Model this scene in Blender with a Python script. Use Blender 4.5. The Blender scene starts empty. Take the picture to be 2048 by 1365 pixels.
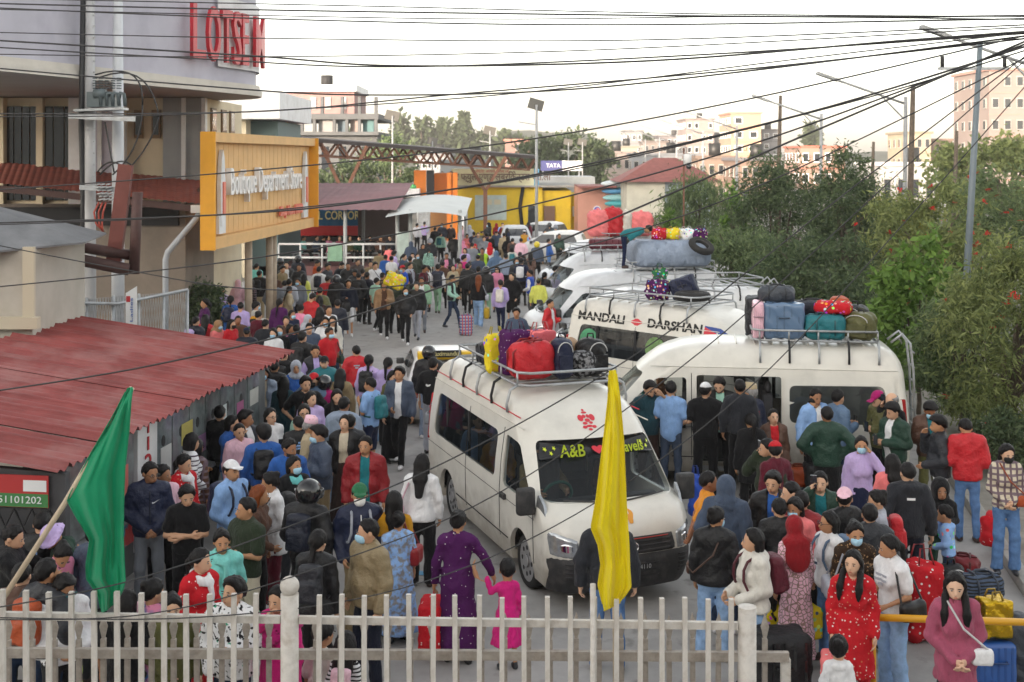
import bpy, bmesh, math, random
import numpy as np
from mathutils import Vector, Matrix
from math import radians, sin, cos, pi
S = bpy.context.scene
COL = S.collection
# ------------------------------------------------------------------ camera
F, CX, HY, CH = 2490.0, 1024.0, 316.0, 5.3        # focal in photo pixels, centre x, horizon row, eye height
cam = bpy.data.cameras.new('camera'); camo = bpy.data.objects.new('camera', cam); COL.objects.link(camo)
camo.location = (0, 0, CH); camo.rotation_euler = (radians(90), 0, 0)
cam.sensor_width = 36.0; cam.lens = F / 2048 * 36; cam.shift_y = -(682.5 - HY) / 2048
cam.clip_start = .1; cam.clip_end = 4000
cam.dof.use_dof = True; cam.dof.focus_distance = 14.5; cam.dof.aperture_fstop = 3.2
S.camera = camo
# ------------------------------------------------------------------ sky, sun, exposure
SUN_AZ, SUN_EL = radians(212), radians(7)      # azimuth clockwise from +Y: low evening sun behind and to the left
w = bpy.data.worlds.new('World'); S.world = w; w.use_nodes = True
nt = w.node_tree; bg = nt.nodes['Background']
sky = nt.nodes.new('ShaderNodeTexSky'); sky.sky_type = 'NISHITA'; sky.sun_disc = False
sky.sun_elevation = SUN_EL; sky.sun_rotation = SUN_AZ; sky.altitude = 1300; sky.air_density = 1.0; sky.dust_density = 6.0; sky.ozone_density = 1.0
hs = nt.nodes.new('ShaderNodeHueSaturation'); hs.inputs['Saturation'].default_value = .30; hs.inputs['Value'].default_value = 1.0
nt.links.new(sky.outputs[0], hs.inputs['Color']); tn = nt.nodes.new('ShaderNodeMix'); tn.data_type = 'RGBA'; tn.blend_type = 'MULTIPLY'; tn.inputs[0].default_value = 1; tn.inputs[7].default_value = (1, .96, .895, 1); nt.links.new(hs.outputs[0], tn.inputs[6]); nt.links.new(tn.outputs[2], bg.inputs[0]); bg.inputs[1].default_value = .15
sl = bpy.data.lights.new('sun', 'SUN'); sl.energy = 2.0; sl.angle = radians(.6); sl.color = (1, .80, .62)
so = bpy.data.objects.new('sun', sl); COL.objects.link(so); so['kind'] = 'helper'
sd = Vector((sin(SUN_AZ) * cos(SUN_EL), cos(SUN_AZ) * cos(SUN_EL), sin(SUN_EL)))
so.rotation_euler = (-sd).to_track_quat('-Z', 'Y').to_euler(); so.location = sd * 300
vs = S.view_settings; vs.view_transform = 'Standard'; vs.look = 'None'; vs.gamma = 1; vs.use_curve_mapping = False; vs.exposure = 2.4
S.cycles.max_bounces = 6; S.cycles.transparent_max_bounces = 12; S.cycles.use_denoising = True
S.cycles.caustics_reflective = False; S.cycles.caustics_refractive = False
# ------------------------------------------------------------------ helpers
RNG = random.Random(7)
def P(px, py, Y): return Vector(((px - CX) * Y / F, Y, CH - (py - HY) * Y / F))
def G(px, py, h=0.0):
    Y = F * (CH - h) / (py - HY); return Vector(((px - CX) * Y / F, Y, h))
def lin(c):
    if isinstance(c, str):
        c = c.lstrip('#'); c = [int(c[i:i+2], 16) / 255 for i in (0, 2, 4)]
    return tuple((x / 12.92 if x <= .04045 else ((x + .055) / 1.055) ** 2.4) for x in c)
def tag(o, label=None, cat=None, group=None, kind=None):
    if label: o['label'] = label
    if cat: o['category'] = cat
    if group: o['group'] = group
    if kind: o['kind'] = kind
    return o
def link(o, parent=None):
    COL.objects.link(o)
    if parent is not None: o.parent = parent
    return o
def empty(name, loc=(0, 0, 0), rz=0):
    o = bpy.data.objects.new(name, None); COL.objects.link(o); o.location = loc; o.rotation_euler = (0, 0, rz); o.empty_display_size = .1; return o
def npmesh(name, V, Fq, smooth=True):
    """mesh from numpy vertices and an int array of quads (or tris)"""
    me = bpy.data.meshes.new(name); V = np.asarray(V, np.float32); Fq = np.asarray(Fq, np.int32); n, k = Fq.shape
    me.vertices.add(len(V)); me.vertices.foreach_set('co', V.ravel())
    me.loops.add(n * k); me.loops.foreach_set('vertex_index', Fq.ravel())
    me.polygons.add(n); me.polygons.foreach_set('loop_start', np.arange(0, n * k, k, dtype=np.int32))
    me.polygons.foreach_set('loop_total', np.full(n, k, np.int32))
    if smooth: me.polygons.foreach_set('use_smooth', np.ones(n, bool))
    me.update(calc_edges=True); return me
class MB:
    """collects boxes, bars, tubes, prisms and sheets into one mesh"""
    def __init__(s): s.v = []; s.f = []; s.sm = []
    def add(s, vs, fs, smooth=False):
        b = len(s.v); s.v += [tuple(v) for v in vs]; s.f += [tuple(b + i for i in f) for f in fs]; s.sm += [smooth] * len(fs); return s
    def box(s, c, h, rz=0, M=None):
        x, y, z = c; a, b, d = h; vs = [Vector((sx * a, sy * b, sz * d)) for sx in (-1, 1) for sy in (-1, 1) for sz in (-1, 1)]
        R = M or Matrix.Rotation(rz, 3, 'Z'); vs = [R @ v + Vector(c) for v in vs]
        return s.add(vs, [(0, 1, 3, 2), (4, 6, 7, 5), (0, 4, 5, 1), (2, 3, 7, 6), (0, 2, 6, 4), (1, 5, 7, 3)])
    def lohi(s, lo, hi): return s.box([(a + b) / 2 for a, b in zip(lo, hi)], [(b - a) / 2 for a, b in zip(lo, hi)])
    def bar(s, a, b, wx, wy, up=(0, 0, 1)):
        a = Vector(a); b = Vector(b); d = (b - a).normalized(); up = Vector(up)
        if abs(d.dot(up)) > .98: up = Vector((0, 1, 0))
        sx = d.cross(up).normalized(); sy = sx.cross(d)
        vs = [p + sx * i * wx / 2 + sy * j * wy / 2 for p in (a, b) for i, j in ((-1, -1), (1, -1), (1, 1), (-1, 1))]
        return s.add(vs, [(3, 2, 1, 0), (4, 5, 6, 7), (0, 1, 5, 4), (1, 2, 6, 5), (2, 3, 7, 6), (3, 0, 4, 7)])
    def tube(s, pts, r, n=8, closed=False, cap=True):
        pts = [Vector(p) for p in pts]; m = len(pts); rs = r if isinstance(r, (list, tuple)) else [r] * m; vs = []; prev = None
        for i, p in enumerate(pts):
            t = ((pts[(i + 1) % m] if (closed or i < m - 1) else p) - (pts[i - 1] if (closed or i > 0) else p))
            t = t.normalized() if t.length > 1e-9 else Vector((0, 0, 1))
            u = (prev - t * prev.dot(t)) if prev is not None else (Vector((0, 0, 1)) if abs(t.z) < .9 else Vector((1, 0, 0))); u = (u - t * u.dot(t)).normalized(); prev = u; q = t.cross(u)
            for k in range(n):
                a = 2 * pi * k / n; vs.append(p + (u * cos(a) + q * sin(a)) * rs[i])
        fs = []
        for i in range(m if closed else m - 1):
            j = (i + 1) % m
            for k in range(n): fs.append((i * n + k, i * n + (k + 1) % n, j * n + (k + 1) % n, j * n + k))
        s.add(vs, fs, True)
        if cap and not closed:
            b = len(s.v) - m * n; s.f += [tuple(b + k for k in range(n))[::-1], tuple(b + (m - 1) * n + k for k in range(n))]; s.sm += [False, False]
        return s
    def prism(s, poly, d0, d1, fr):
        """poly of (u,v); fr(u,v,d)->point; solid between depths d0 and d1"""
        n = len(poly); vs = [fr(u, v, d0) for u, v in poly] + [fr(u, v, d1) for u, v in poly]
        fs = [tuple(range(n))[::-1], tuple(range(n, 2 * n))] + [(i, (i + 1) % n, n + (i + 1) % n, n + i) for i in range(n)]
        return s.add(vs, fs)
    def grid(s, fn, nu, nv, smooth=True):
        vs = [fn(i / nu, j / nv) for i in range(nu + 1) for j in range(nv + 1)]
        return s.add(vs, [(i * (nv + 1) + j, (i + 1) * (nv + 1) + j, (i + 1) * (nv + 1) + j + 1, i * (nv + 1) + j + 1) for i in range(nu) for j in range(nv)], smooth)
    def ball(s, c, r, n=12, m=8):
        rx, ry, rz = (r, r, r) if not isinstance(r, (tuple, list)) else r; vs = [Vector((c[0], c[1], c[2] + rz))]
        for i in range(1, m):
            a = pi * i / m
            for k in range(n):
                b = 2 * pi * k / n; vs.append(Vector((c[0] + rx * sin(a) * cos(b), c[1] + ry * sin(a) * sin(b), c[2] + rz * cos(a))))
        vs.append(Vector((c[0], c[1], c[2] - rz))); L = len(vs) - 1
        fs = [(0, 1 + k, 1 + (k + 1) % n) for k in range(n)] + [(L, L - n + (k + 1) % n, L - n + k) for k in range(n)]
        for i in range(m - 2):
            for k in range(n): a = 1 + i * n; fs.append((a + k, a + n + k, a + n + (k + 1) % n, a + (k + 1) % n))
        return s.add(vs, fs, True)
    def mesh(s, name):
        me = bpy.data.meshes.new(name); me.from_pydata(s.v, [], s.f); me.polygons.foreach_set('use_smooth', s.sm); me.update(); return me
    def build(s, name, mat=None, parent=None, color=None, bevel=0):
        me = s.mesh(name)
        if mat: me.materials.append(mat)
        if bevel:
            bm = bmesh.new(); bm.from_mesh(me); bmesh.ops.bevel(bm, geom=bm.edges[:], offset=bevel, segments=2, affect='EDGES', profile=.6, clamp_overlap=True)
            for f in bm.faces: f.smooth = True
            bm.to_mesh(me); bm.free()
        o = bpy.data.objects.new(name, me); link(o, parent)
        if color: o.color = (*color[:3], 1)
        return o
def obj(name, me, mat=None, parent=None, color=None):
    if mat and not len(me.materials): me.materials.append(mat)
    o = bpy.data.objects.new(name, me); link(o, parent)
    if color: o.color = (*color[:3], 1)
    return o
_txt = {}
def text_mesh(s, size=1.0, extrude=.01, align='CENTER', shear=0, bold=0, sx=1.0):
    cu = bpy.data.curves.new('lettering', 'FONT'); cu.body = s; cu.size = size; cu.extrude = extrude; cu.align_x = align; cu.align_y = 'CENTER'; cu.shear = shear; cu.offset = bold; cu.resolution_u = 3
    o = bpy.data.objects.new('lettering', cu); COL.objects.link(o); bpy.context.view_layer.update()
    me = bpy.data.meshes.new_from_object(o.evaluated_get(bpy.context.evaluated_depsgraph_get())); bpy.data.objects.remove(o); bpy.data.curves.remove(cu)
    if sx != 1: me.transform(Matrix.Diagonal((sx, 1, 1, 1)))
    return me
def text_on(name, s, mat, parent, fr, size, depth=.01, color=None, **k):
    """lettering whose (u,v,d) is mapped to space by fr"""
    me = text_mesh(s, size, depth, **k)
    for v in me.vertices: v.co = fr(v.co.x, v.co.y, v.co.z)
    me.update(); return obj(name, me, mat, parent, color)
def plane_frame(o, u, v):
    o = Vector(o); u = Vector(u).normalized(); v = Vector(v).normalized(); n = u.cross(v); return lambda a, b, d=0: o + u * a + v * b + n * d
# ------------------------------------------------------------------ materials
MATS = {}
def nmat(name, col=(.5, .5, .5), rough=.6, metal=0, spec=.5, objcol=False, noise=0, nscale=6, bump=0, bscale=40, dirt=None, dscale=1.5, damt=.5, coat=0, emit=0, trans=0, alpha=1, sheen=0, stretch=None):
    """principled material: base (or the object's own colour), mottling, bump and optional dirt patches"""
    if name in MATS: return MATS[name]
    m = bpy.data.materials.new(name); m.use_nodes = True; n = m.node_tree.nodes; L = m.node_tree.links; b = n['Principled BSDF']; MATS[name] = m
    tc = n.new('ShaderNodeTexCoord'); vec = tc.outputs['Object']
    if stretch:
        mp = n.new('ShaderNodeMapping'); mp.inputs['Scale'].default_value = stretch; L.new(vec, mp.inputs[0]); vec = mp.outputs[0]
    if objcol: oi = n.new('ShaderNodeObjectInfo'); c = oi.outputs['Color']
    else: rgb = n.new('ShaderNodeRGB'); rgb.outputs[0].default_value = (*col, 1); c = rgb.outputs[0]
    def noisef(sc, det=4):
        t = n.new('ShaderNodeTexNoise'); t.inputs['Scale'].default_value = sc; t.inputs['Detail'].default_value = det; t.inputs['Roughness'].default_value = .6; L.new(vec, t.inputs['Vector']); return t.outputs['Fac']
    if noise:
        mr = n.new('ShaderNodeMapRange'); mr.inputs[1].default_value = .3; mr.inputs[2].default_value = .7; mr.inputs[3].default_value = 1 - noise; mr.inputs[4].default_value = 1 + noise * .6
        L.new(noisef(nscale), mr.inputs[0]); mx = n.new('ShaderNodeVectorMath'); mx.operation = 'SCALE'; L.new(c, mx.inputs[0]); L.new(mr.outputs[0], mx.inputs['Scale']); c = mx.outputs[0]
    if dirt:
        mr = n.new('ShaderNodeMapRange'); mr.inputs[1].default_value = .48; mr.inputs[2].default_value = .72; mr.inputs[4].default_value = damt; L.new(noisef(dscale, 7), mr.inputs[0])
        mi = n.new('ShaderNodeMix'); mi.data_type = 'RGBA'; L.new(mr.outputs[0], mi.inputs[0]); L.new(c, mi.inputs[6]); mi.inputs[7].default_value = (*dirt, 1); c = mi.outputs[2]
    L.new(c, b.inputs['Base Color'])
    if bump:
        bp = n.new('ShaderNodeBump'); bp.inputs['Strength'].default_value = 1; bp.inputs['Distance'].default_value = bump; L.new(noisef(bscale, 5), bp.inputs['Height']); L.new(bp.outputs[0], b.inputs['Normal'])
    b.inputs['Roughness'].default_value = rough; b.inputs['Metallic'].default_value = metal; b.inputs['Specular IOR Level'].default_value = spec
    b.inputs['Coat Weight'].default_value = coat; b.inputs['Coat Roughness'].default_value = .05; b.inputs['Sheen Weight'].default_value = sheen
    b.inputs['Transmission Weight'].default_value = trans; b.inputs['Alpha'].default_value = alpha
    if emit: L.new(c, b.inputs['Emission Color']); b.inputs['Emission Strength'].default_value = emit
    return m
def pattern_mat(name, build):
    """cloth whose first colour is the object's own; build(n, L, vec, c) returns the patterned colour"""
    if name in MATS: return MATS[name]
    m = nmat(name, objcol=True, rough=.85, bump=.03, bscale=7, spec=.2); n = m.node_tree.nodes; L = m.node_tree.links; b = n['Principled BSDF']
    src = b.inputs['Base Color'].links[0].from_socket; tc = [x for x in n if x.type == 'TEX_COORD'][0]; L.new(build(n, L, tc.outputs['Object'], src), b.inputs['Base Color']); return m
def ramp_mix(n, L, fac, lo, hi, a, bcol):
    mr = n.new('ShaderNodeMapRange'); mr.inputs[1].default_value = lo; mr.inputs[2].default_value = hi; L.new(fac, mr.inputs[0])
    mi = n.new('ShaderNodeMix'); mi.data_type = 'RGBA'; L.new(mr.outputs[0], mi.inputs[0])
    (L.new(a, mi.inputs[6]) if not isinstance(a, tuple) else setattr(mi.inputs[6], 'default_value', (*a, 1)))
    (L.new(bcol, mi.inputs[7]) if not isinstance(bcol, tuple) else setattr(mi.inputs[7], 'default_value', (*bcol, 1))); return mi.outputs[2]
def vor(n, L, vec, sc, feat='F1', out='Distance', rnd=1):
    t = n.new('ShaderNodeTexVoronoi'); t.inputs['Scale'].default_value = sc; t.feature = feat; t.inputs['Randomness'].default_value = rnd; L.new(vec, t.inputs['Vector']); return t.outputs[out]
def nz(n, L, vec, sc, det=3):
    t = n.new('ShaderNodeTexNoise'); t.inputs['Scale'].default_value = sc; t.inputs['Detail'].default_value = det; L.new(vec, t.inputs['Vector']); return t.outputs['Fac']
def wave(n, L, vec, sc, d='Z', prof='SIN', dist=0):
    t = n.new('ShaderNodeTexWave'); t.bands_direction = d; t.wave_profile = prof; t.inputs['Scale'].default_value = sc; t.inputs['Distortion'].default_value = dist; L.new(vec, t.inputs['Vector']); return t.outputs['Fac']
def pat(kind):
    W = (.75, .72, .70)
    def floral(n, L, v, c): return ramp_mix(n, L, vor(n, L, v, 26), .24, .2, c, ramp_mix(n, L, nz(n, L, v, 9), .45, .6, W, (.55, .16, .08)))
    def bigfloral(n, L, v, c): return ramp_mix(n, L, vor(n, L, v, 13), .27, .2, c, ramp_mix(n, L, vor(n, L, v, 40), .3, .4, W, c))
    def leopard(n, L, v, c): return ramp_mix(n, L, vor(n, L, v, 38, 'F2'), .47, .56, c, (.035, .02, .012))
    def lace(n, L, v, c): return ramp_mix(n, L, vor(n, L, v, 22, 'DISTANCE_TO_EDGE'), .05, .12, (.30, .20, .17), c)
    def stripes(n, L, v, c): return ramp_mix(n, L, wave(n, L, v, 5.5), .80, .86, c, (.05, .03, .05))
    def bars(n, L, v, c): return ramp_mix(n, L, wave(n, L, v, 9), .62, .68, c, (.02, .02, .02))
    def plaid(n, L, v, c):
        a = ramp_mix(n, L, wave(n, L, v, 4.2, 'Z'), .62, .72, c, (.20, .15, .17)); return ramp_mix(n, L, wave(n, L, v, 4.2, 'X'), .66, .76, a, (.16, .11, .13))
    def check(n, L, v, c):
        a = ramp_mix(n, L, wave(n, L, v, 3.6, 'Z'), .55, .62, c, (.08, .12, .35)); return ramp_mix(n, L, wave(n, L, v, 3.6, 'X'), .62, .7, a, (.5, .1, .12))
    def print_(n, L, v, c): return ramp_mix(n, L, nz(n, L, v, 24, 6), .57, .60, ramp_mix(n, L, nz(n, L, v, 8), .62, .64, c, (.02, .30, .16)), (.015, .015, .02))
    def blobs(n, L, v, c): return ramp_mix(n, L, vor(n, L, v, 14, 'F1', 'Distance'), .35, .3, c, vor(n, L, v, 14, 'F1', 'Color'))
    def dots(n, L, v, c): return ramp_mix(n, L, vor(n, L, v, 16), .24, .2, c, W)
    def marble(n, L, v, c): return ramp_mix(n, L, nz(n, L, v, 20, 5), .44, .6, c, (.25, .25, .26))
    def tie(n, L, v, c): return ramp_mix(n, L, nz(n, L, v, 7, 3), .45, .62, c, (.10, .22, .50))
    def sparkle(n, L, v, c): return ramp_mix(n, L, vor(n, L, v, 20), .13, .1, c, W)
    return pattern_mat('cloth_' + kind, {'floral': floral, 'bigfloral': bigfloral, 'leopard': leopard, 'lace': lace, 'stripes': stripes, 'bars': bars, 'plaid': plaid, 'check': check, 'print': print_, 'blobs': blobs, 'dots': dots, 'marble': marble, 'tie': tie, 'sparkle': sparkle}[kind])
M_CLOTH = nmat('cloth', objcol=True, rough=.85, noise=.16, nscale=7, bump=.04, bscale=6.5, spec=.2, sheen=.1, stretch=(1.7, 1.7, .7))
M_DENIM = nmat('denim', objcol=True, rough=.9, noise=.28, nscale=11, bump=.012, bscale=17, spec=.15)
M_NYLON = nmat('nylon', objcol=True, rough=.5, noise=.12, nscale=10, bump=.035, bscale=9, spec=.4)
M_HAIR = nmat('hair', objcol=True, rough=.5, noise=.35, nscale=60, bump=.008, bscale=90, spec=.25, stretch=(1, 1, .25))
M_LEATHER = nmat('leather', objcol=True, rough=.45, noise=.15, nscale=20, bump=.003, bscale=60)
M_GLOSS = nmat('gloss', objcol=True, rough=.16, spec=.6, coat=.4)
M_PLAIN = nmat('plain', objcol=True, rough=.7, noise=.08, nscale=8)
M_METAL = nmat('metal', objcol=True, rough=.42, metal=.75, noise=.15, nscale=12)
M_FOIL = nmat('foil', objcol=True, rough=.25, metal=.9, bump=.03, bscale=10)
M_SKIN = None
def skin_mat():
    m = bpy.data.materials.new('skin'); m.use_nodes = True; n = m.node_tree.nodes; L = m.node_tree.links; b = n['Principled BSDF']
    oi = n.new('ShaderNodeObjectInfo'); at = n.new('ShaderNodeAttribute'); at.attribute_name = 'tint'; mi = n.new('ShaderNodeMix'); mi.data_type = 'RGBA'
    L.new(at.outputs['Alpha'], mi.inputs[0]); L.new(oi.outputs['Color'], mi.inputs[6]); L.new(at.outputs['Color'], mi.inputs[7]); L.new(mi.outputs[2], b.inputs['Base Color'])
    b.inputs['Roughness'].default_value = .5; b.inputs['Specular IOR Level'].default_value = .35; b.inputs['Subsurface Weight'].default_value = 0; return m
M_SKIN = skin_mat()
# ================================================================== ground, road, pavement
M_GROUND = nmat('dusty_ground', (.20, .185, .16), .95, noise=.25, nscale=.6, bump=.02, bscale=3, dirt=(.11, .10, .08), dscale=.25)
def road_mat():
    m = nmat('worn_concrete_road', (.40, .39, .38), .92, noise=.12, nscale=3, bump=.004, bscale=60, dirt=(.26, .25, .24), dscale=.45, damt=.6, spec=.2)
    n = m.node_tree.nodes; L = m.node_tree.links; b = n['Principled BSDF']; src = b.inputs['Base Color'].links[0].from_socket; tc = [x for x in n if x.type == 'TEX_COORD'][0]
    st = ramp_mix(n, L, nz(n, L, tc.outputs['Object'], 2.6, 9), .60, .74, src, (.20, .195, .185)); L.new(st, b.inputs['Base Color']); return m
M_ROAD = road_mat(); M_CONC = nmat('concrete', (.34, .33, .31), .9, noise=.2, nscale=2, bump=.006, bscale=30, dirt=(.14, .13, .12), dscale=1.2)
o = MB().add([(-900, -300, 0), (900, -300, 0), (900, 1500, 0), (-900, 1500, 0)], [(0, 1, 2, 3)]).build('ground', M_GROUND); tag(o, kind='structure')
KERB = [(6.9, 6), (6.35, 12), (6.17, 15), (6.9, 19), (7.6, 23), (9.2, 32), (10.6, 45), (12.6, 80)]
road = MB(); vs = [(-11.5, -2, .004)] + [(x, y, .004) for x, y in [(7.2, -2)] + KERB] + [(-11.5, 80, .004)]; road.add(vs, [tuple(range(len(vs)))]); tag(road.build('road', M_ROAD), kind='structure')
pv = MB(); vs = [(x + .16, y, .15) for x, y in KERB] + [(x + 2.8, y, .15) for x, y in KERB[::-1]]; n_ = len(KERB); pv.add(vs, [(i, 2 * n_ - 1 - i, 2 * n_ - 2 - i, i + 1) for i in range(n_ - 1)])
pave = tag(pv.build('pavement', nmat('dirt_pavement', (.25, .23, .20), .95, noise=.25, nscale=3, bump=.02, bscale=8, dirt=(.10, .085, .06), dscale=.9)), kind='structure')
kr = tag(empty('kerb', (0, 0, 0)), kind='structure'); kmesh = {}
for (x0, y0), (x1, y1) in zip(KERB[:-1], KERB[1:]):
    a = Vector((x0, y0, 0)); b = Vector((x1, y1, 0)); L_ = (b - a).length; k = max(1, round(L_ / 1.2))
    for i in range(k):
        p = a.lerp(b, (i + .5) / k); d = (b - a).normalized(); q = MB().box((0, 0, .08), (.08, L_ / k / 2 - .008, .08 + RNG.uniform(-.004, .004))).build('kerb_stone', M_CONC, kr, bevel=.012); q.location = p + Vector((.08, 0, 0)); q.rotation_euler = (0, 0, math.atan2(-d.x, d.y))
# ================================================================== left: mall, annex, stall, kiosk
M_LILAC = nmat('lilac_render', (.52, .505, .575), .8, noise=.08, nscale=1, bump=.003, bscale=50, dirt=(.30, .28, .36), dscale=.7)
M_CREAM = nmat('cream_render', (.66, .58, .42), .85, noise=.08, nscale=1.5, dirt=(.5, .42, .3), dscale=.8)
M_WHITE = nmat('white_paint', (.74, .75, .76), .6, noise=.06, nscale=3, dirt=(.48, .47, .45), dscale=1.3)
M_GREY = nmat('grey_render', (.30, .32, .33), .85, noise=.1, nscale=2)
M_BROWN = nmat('brown_render', (.24, .20, .165), .9, noise=.2, nscale=1.2, bump=.004, bscale=40, dirt=(.13, .11, .09), dscale=.8)
M_DARK = nmat('dark_void', (.02, .02, .022), .8)
M_GLASSD = nmat('dark_glass', (.02, .024, .03), .06, spec=.8, coat=.3)
M_RUST = nmat('rusty_brown_steel', (.085, .04, .035), .65, noise=.3, nscale=6, dirt=(.05, .025, .02), dscale=3)
M_STEEL = nmat('galvanised_steel', (.42, .44, .46), .45, metal=.5, noise=.2, nscale=9, dirt=(.2, .17, .14), dscale=5)
M_PAINTED = nmat('off_white_painted_steel', (.60, .565, .52), .55, noise=.12, nscale=14, bump=.002, bscale=50, dirt=(.30, .23, .17), dscale=9, damt=.55)
M_REDROOF = nmat('faded_red_sheet', (.27, .062, .058), .55, noise=.3, nscale=1.6, dirt=(.35, .185, .175), dscale=1.1, damt=.75, spec=.4)
M_MAROON = nmat('maroon_sheet', (.16, .04, .05), .6, noise=.2, nscale=1, dirt=(.26, .12, .13), dscale=.7)
mall = tag(empty('shopping_mall', (-9, 32, 0)), 'lilac mall with a curved upper storey carrying giant red letters', 'building'); mo = Vector((-9, 32, 0))
def inv(parent_loc, o): o.location = o.location - Vector(parent_loc); return o
def part(mb, name, mat, root, **k): return inv(root.location, mb.build(name, mat, root, **k))
# curved upper storey: plan line along the street, then a rounded corner going back
def mall_pt(t, off=0):
    a = Vector((-10.35, 24.3)); b = Vector((-7.35, 34.2)); d = (b - a).normalized(); n_ = Vector((d.y, -d.x)); L1 = (b - a).length; R = 2.6
    if t * 15.5 <= L1: p = a + d * (t * 15.5); return p + n_ * off
    th = (t * 15.5 - L1) / R; c = b - n_ * R; return c + (n_ * cos(th) + d * sin(th)) * (R + off)
up = MB()
up.grid(lambda u, v: (*mall_pt(v), 7.32 + u * 6), 1, 60); part(up, 'curved_wall', M_LILAC, mall)
m = MB()
for z0, z1, of in ((7.02, 7.18, .16), (7.18, 7.32, .10)):
    m.grid(lambda u, v: (*mall_pt(v, of), z0 + u * (z1 - z0)), 1, 60); m.grid(lambda u, v: (*mall_pt(v, of * (1 - u) - .5 * u), z1 if of > .12 else z1), 1, 60)
part(m, 'cornice', nmat('pale_trim', (.62, .58, .52), .8, noise=.1, nscale=2), mall)
m = MB(); m.add([(-10.3, 24.3, 7.02), *[(*mall_pt(i / 40, .14), 7.02) for i in range(41)], (-16, 40, 7.02), (-16, 24, 7.02)], [tuple(range(44))]); part(m, 'soffit', nmat('grey_soffit', (.36, .35, .36), .85, noise=.1, nscale=1), mall)
for y0_, y1_ in ((36.1, 36.7), (37.4, 38.0), (38.5, 39.1)): part(MB().lohi((-8.77, y0_, 6.05), (-8.70, y1_, 6.75)), 'window', nmat('brown_frame', (.20, .12, .06), .6), mall); part(MB().lohi((-8.71, y0_ + .07, 6.12), (-8.69, y1_ - .07, 6.68)), 'pane', M_GLASSD, mall)
m = MB().lohi((-20, 35.3, 0), (-8.75, 40.3, 7.0)); part(m, 'wall', M_CREAM, mall)
def mx(px, Y=35.2): return (px - CX) * Y / F
for px0, px1, mt, pr in ((-60, 12, M_CREAM, .3), (75, 88, M_CREAM, .22), (142, 168, M_WHITE, .32), (168, 198, M_LILAC, .2), (198, 206, M_WHITE, .26), (206, 232, M_LILAC, .2), (232, 252, M_WHITE, .3), (327, 365, M_GREY, .16), (365, 373, M_WHITE, .24), (373, 405, M_GREY, .16), (405, 413, M_WHITE, .24)):
    part(MB().lohi((mx(px0), 35.3 - pr, 4.0), (mx(px1), 35.298, 6.99)), 'pilaster', mt, mall)
for px0, px1 in ((12, 27), (27, 43), (43, 59), (59, 75), (88, 106), (106, 128), (128, 142)):
    part(MB().lohi((mx(px0) + .02, 35.22, 4.1), (mx(px1) - .02, 35.29, 6.75)), 'pane', M_GLASSD, mall)
for px in (268, 303):
    wd = part(MB().lohi((mx(px), 35.2, 5.85), (mx(px + 17), 35.29, 6.65)), 'window', nmat('brown_frame', (.20, .12, .06), .6), mall); part(MB().lohi((mx(px + 3), 35.18, 5.95), (mx(px + 14), 35.21, 6.55)), 'pane', M_GLASSD, mall)
# red letters on a white backing that follows the curve
bk = MB(); bk.grid(lambda u, v: (*mall_pt(.565 + v * .33, .10), 7.70 + u * 1.85), 1, 24); part(bk, 'sign_backing', M_WHITE, mall)
M_RED = nmat('red_sign_face', (.52, .015, .03), .35, spec=.6, noise=.1, nscale=4)
def t_at(px):
    return min(np.linspace(.3, .95, 800), key=lambda t: abs(1024 + F * mall_pt(t, .2).x / mall_pt(t, .2).y - px) + (0 if t < .86 else 5))
TT_ = [t_at(q) for q in (392, 424, 450, 470, 486)]; TT_ = TT_ + [TT_[-1] + .06]
for ki_, (ch, t0) in enumerate(zip('LOTSEM', TT_)):
    me = text_mesh(ch, 1.95, .05, bold=.03); wd_ = max(v.co.x for v in me.vertices) - min(v.co.x for v in me.vertices); me.transform(Matrix.Diagonal((min(.9, .80 * 15.5 * (TT_[ki_] - TT_[ki_ - 1] if ki_ else TT_[1] - TT_[0]) / wd_), 1, 1, 1)))
    for v in me.vertices: q = mall_pt(t0 + v.co.x / 15.5, .24 + v.co.z); v.co = (q.x, q.y, 8.42 + v.co.y)
    inv(mall.location, obj('letter', me, M_RED, mall))
# annex with red tiled roof in front of the mall
ann = tag(empty('roadside_annex', (-9, 32, 0)), 'single storey brown annex under a red tiled roof with a downpipe', 'building')
part(MB().lohi((-14.5, 32.2, 0), (-8.45, 35.28, 4.0)), 'wall', M_BROWN, ann)
rc = [Vector((-13.4, 30.9, 4.72)), Vector((-7.7, 30.9, 4.14)), Vector((-8.75, 35.19, 4.66)), Vector((-15, 35.19, 5.22))]
rf = MB()
def tile_fn(u, v):
    p = rc[0].lerp(rc[1], v).lerp(rc[3].lerp(rc[2], v), u); return p + Vector((0, 0, .022 * abs(sin(v * 110)) - .03 * ((u * 12) % 1)))
rf.grid(tile_fn, 48, 280); part(rf, 'roof', nmat('red_tile_roof', (.34, .085, .055), .75, noise=.25, nscale=3, dirt=(.22, .06, .05), dscale=1), ann)
part(MB().bar(rc[0] - Vector((0, -.05, .12)), rc[1] - Vector((0, -.05, .12)), .06, .16), 'fascia', M_RUST, ann)
part(MB().lohi((-14.4, 32.1, 3.55), (-8.6, 32.19, 4.02)), 'eaves_shade_strip', M_DARK, ann)  # near-black strip paints the shade under the eave
dp = MB().tube([P(400, 425, 31), P(393, 437, 31), P(335, 505, 31), P(331, 520, 31), P(331, 700, 31)], .075, 10); part(dp, 'downpipe', nmat('grey_pvc', (.45, .48, .52), .5, noise=.1, nscale=3), ann)
part(MB().box(P(398, 418, 31), (.17, .15, .10)), 'gutter_box', M_WHITE, ann)
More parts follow.
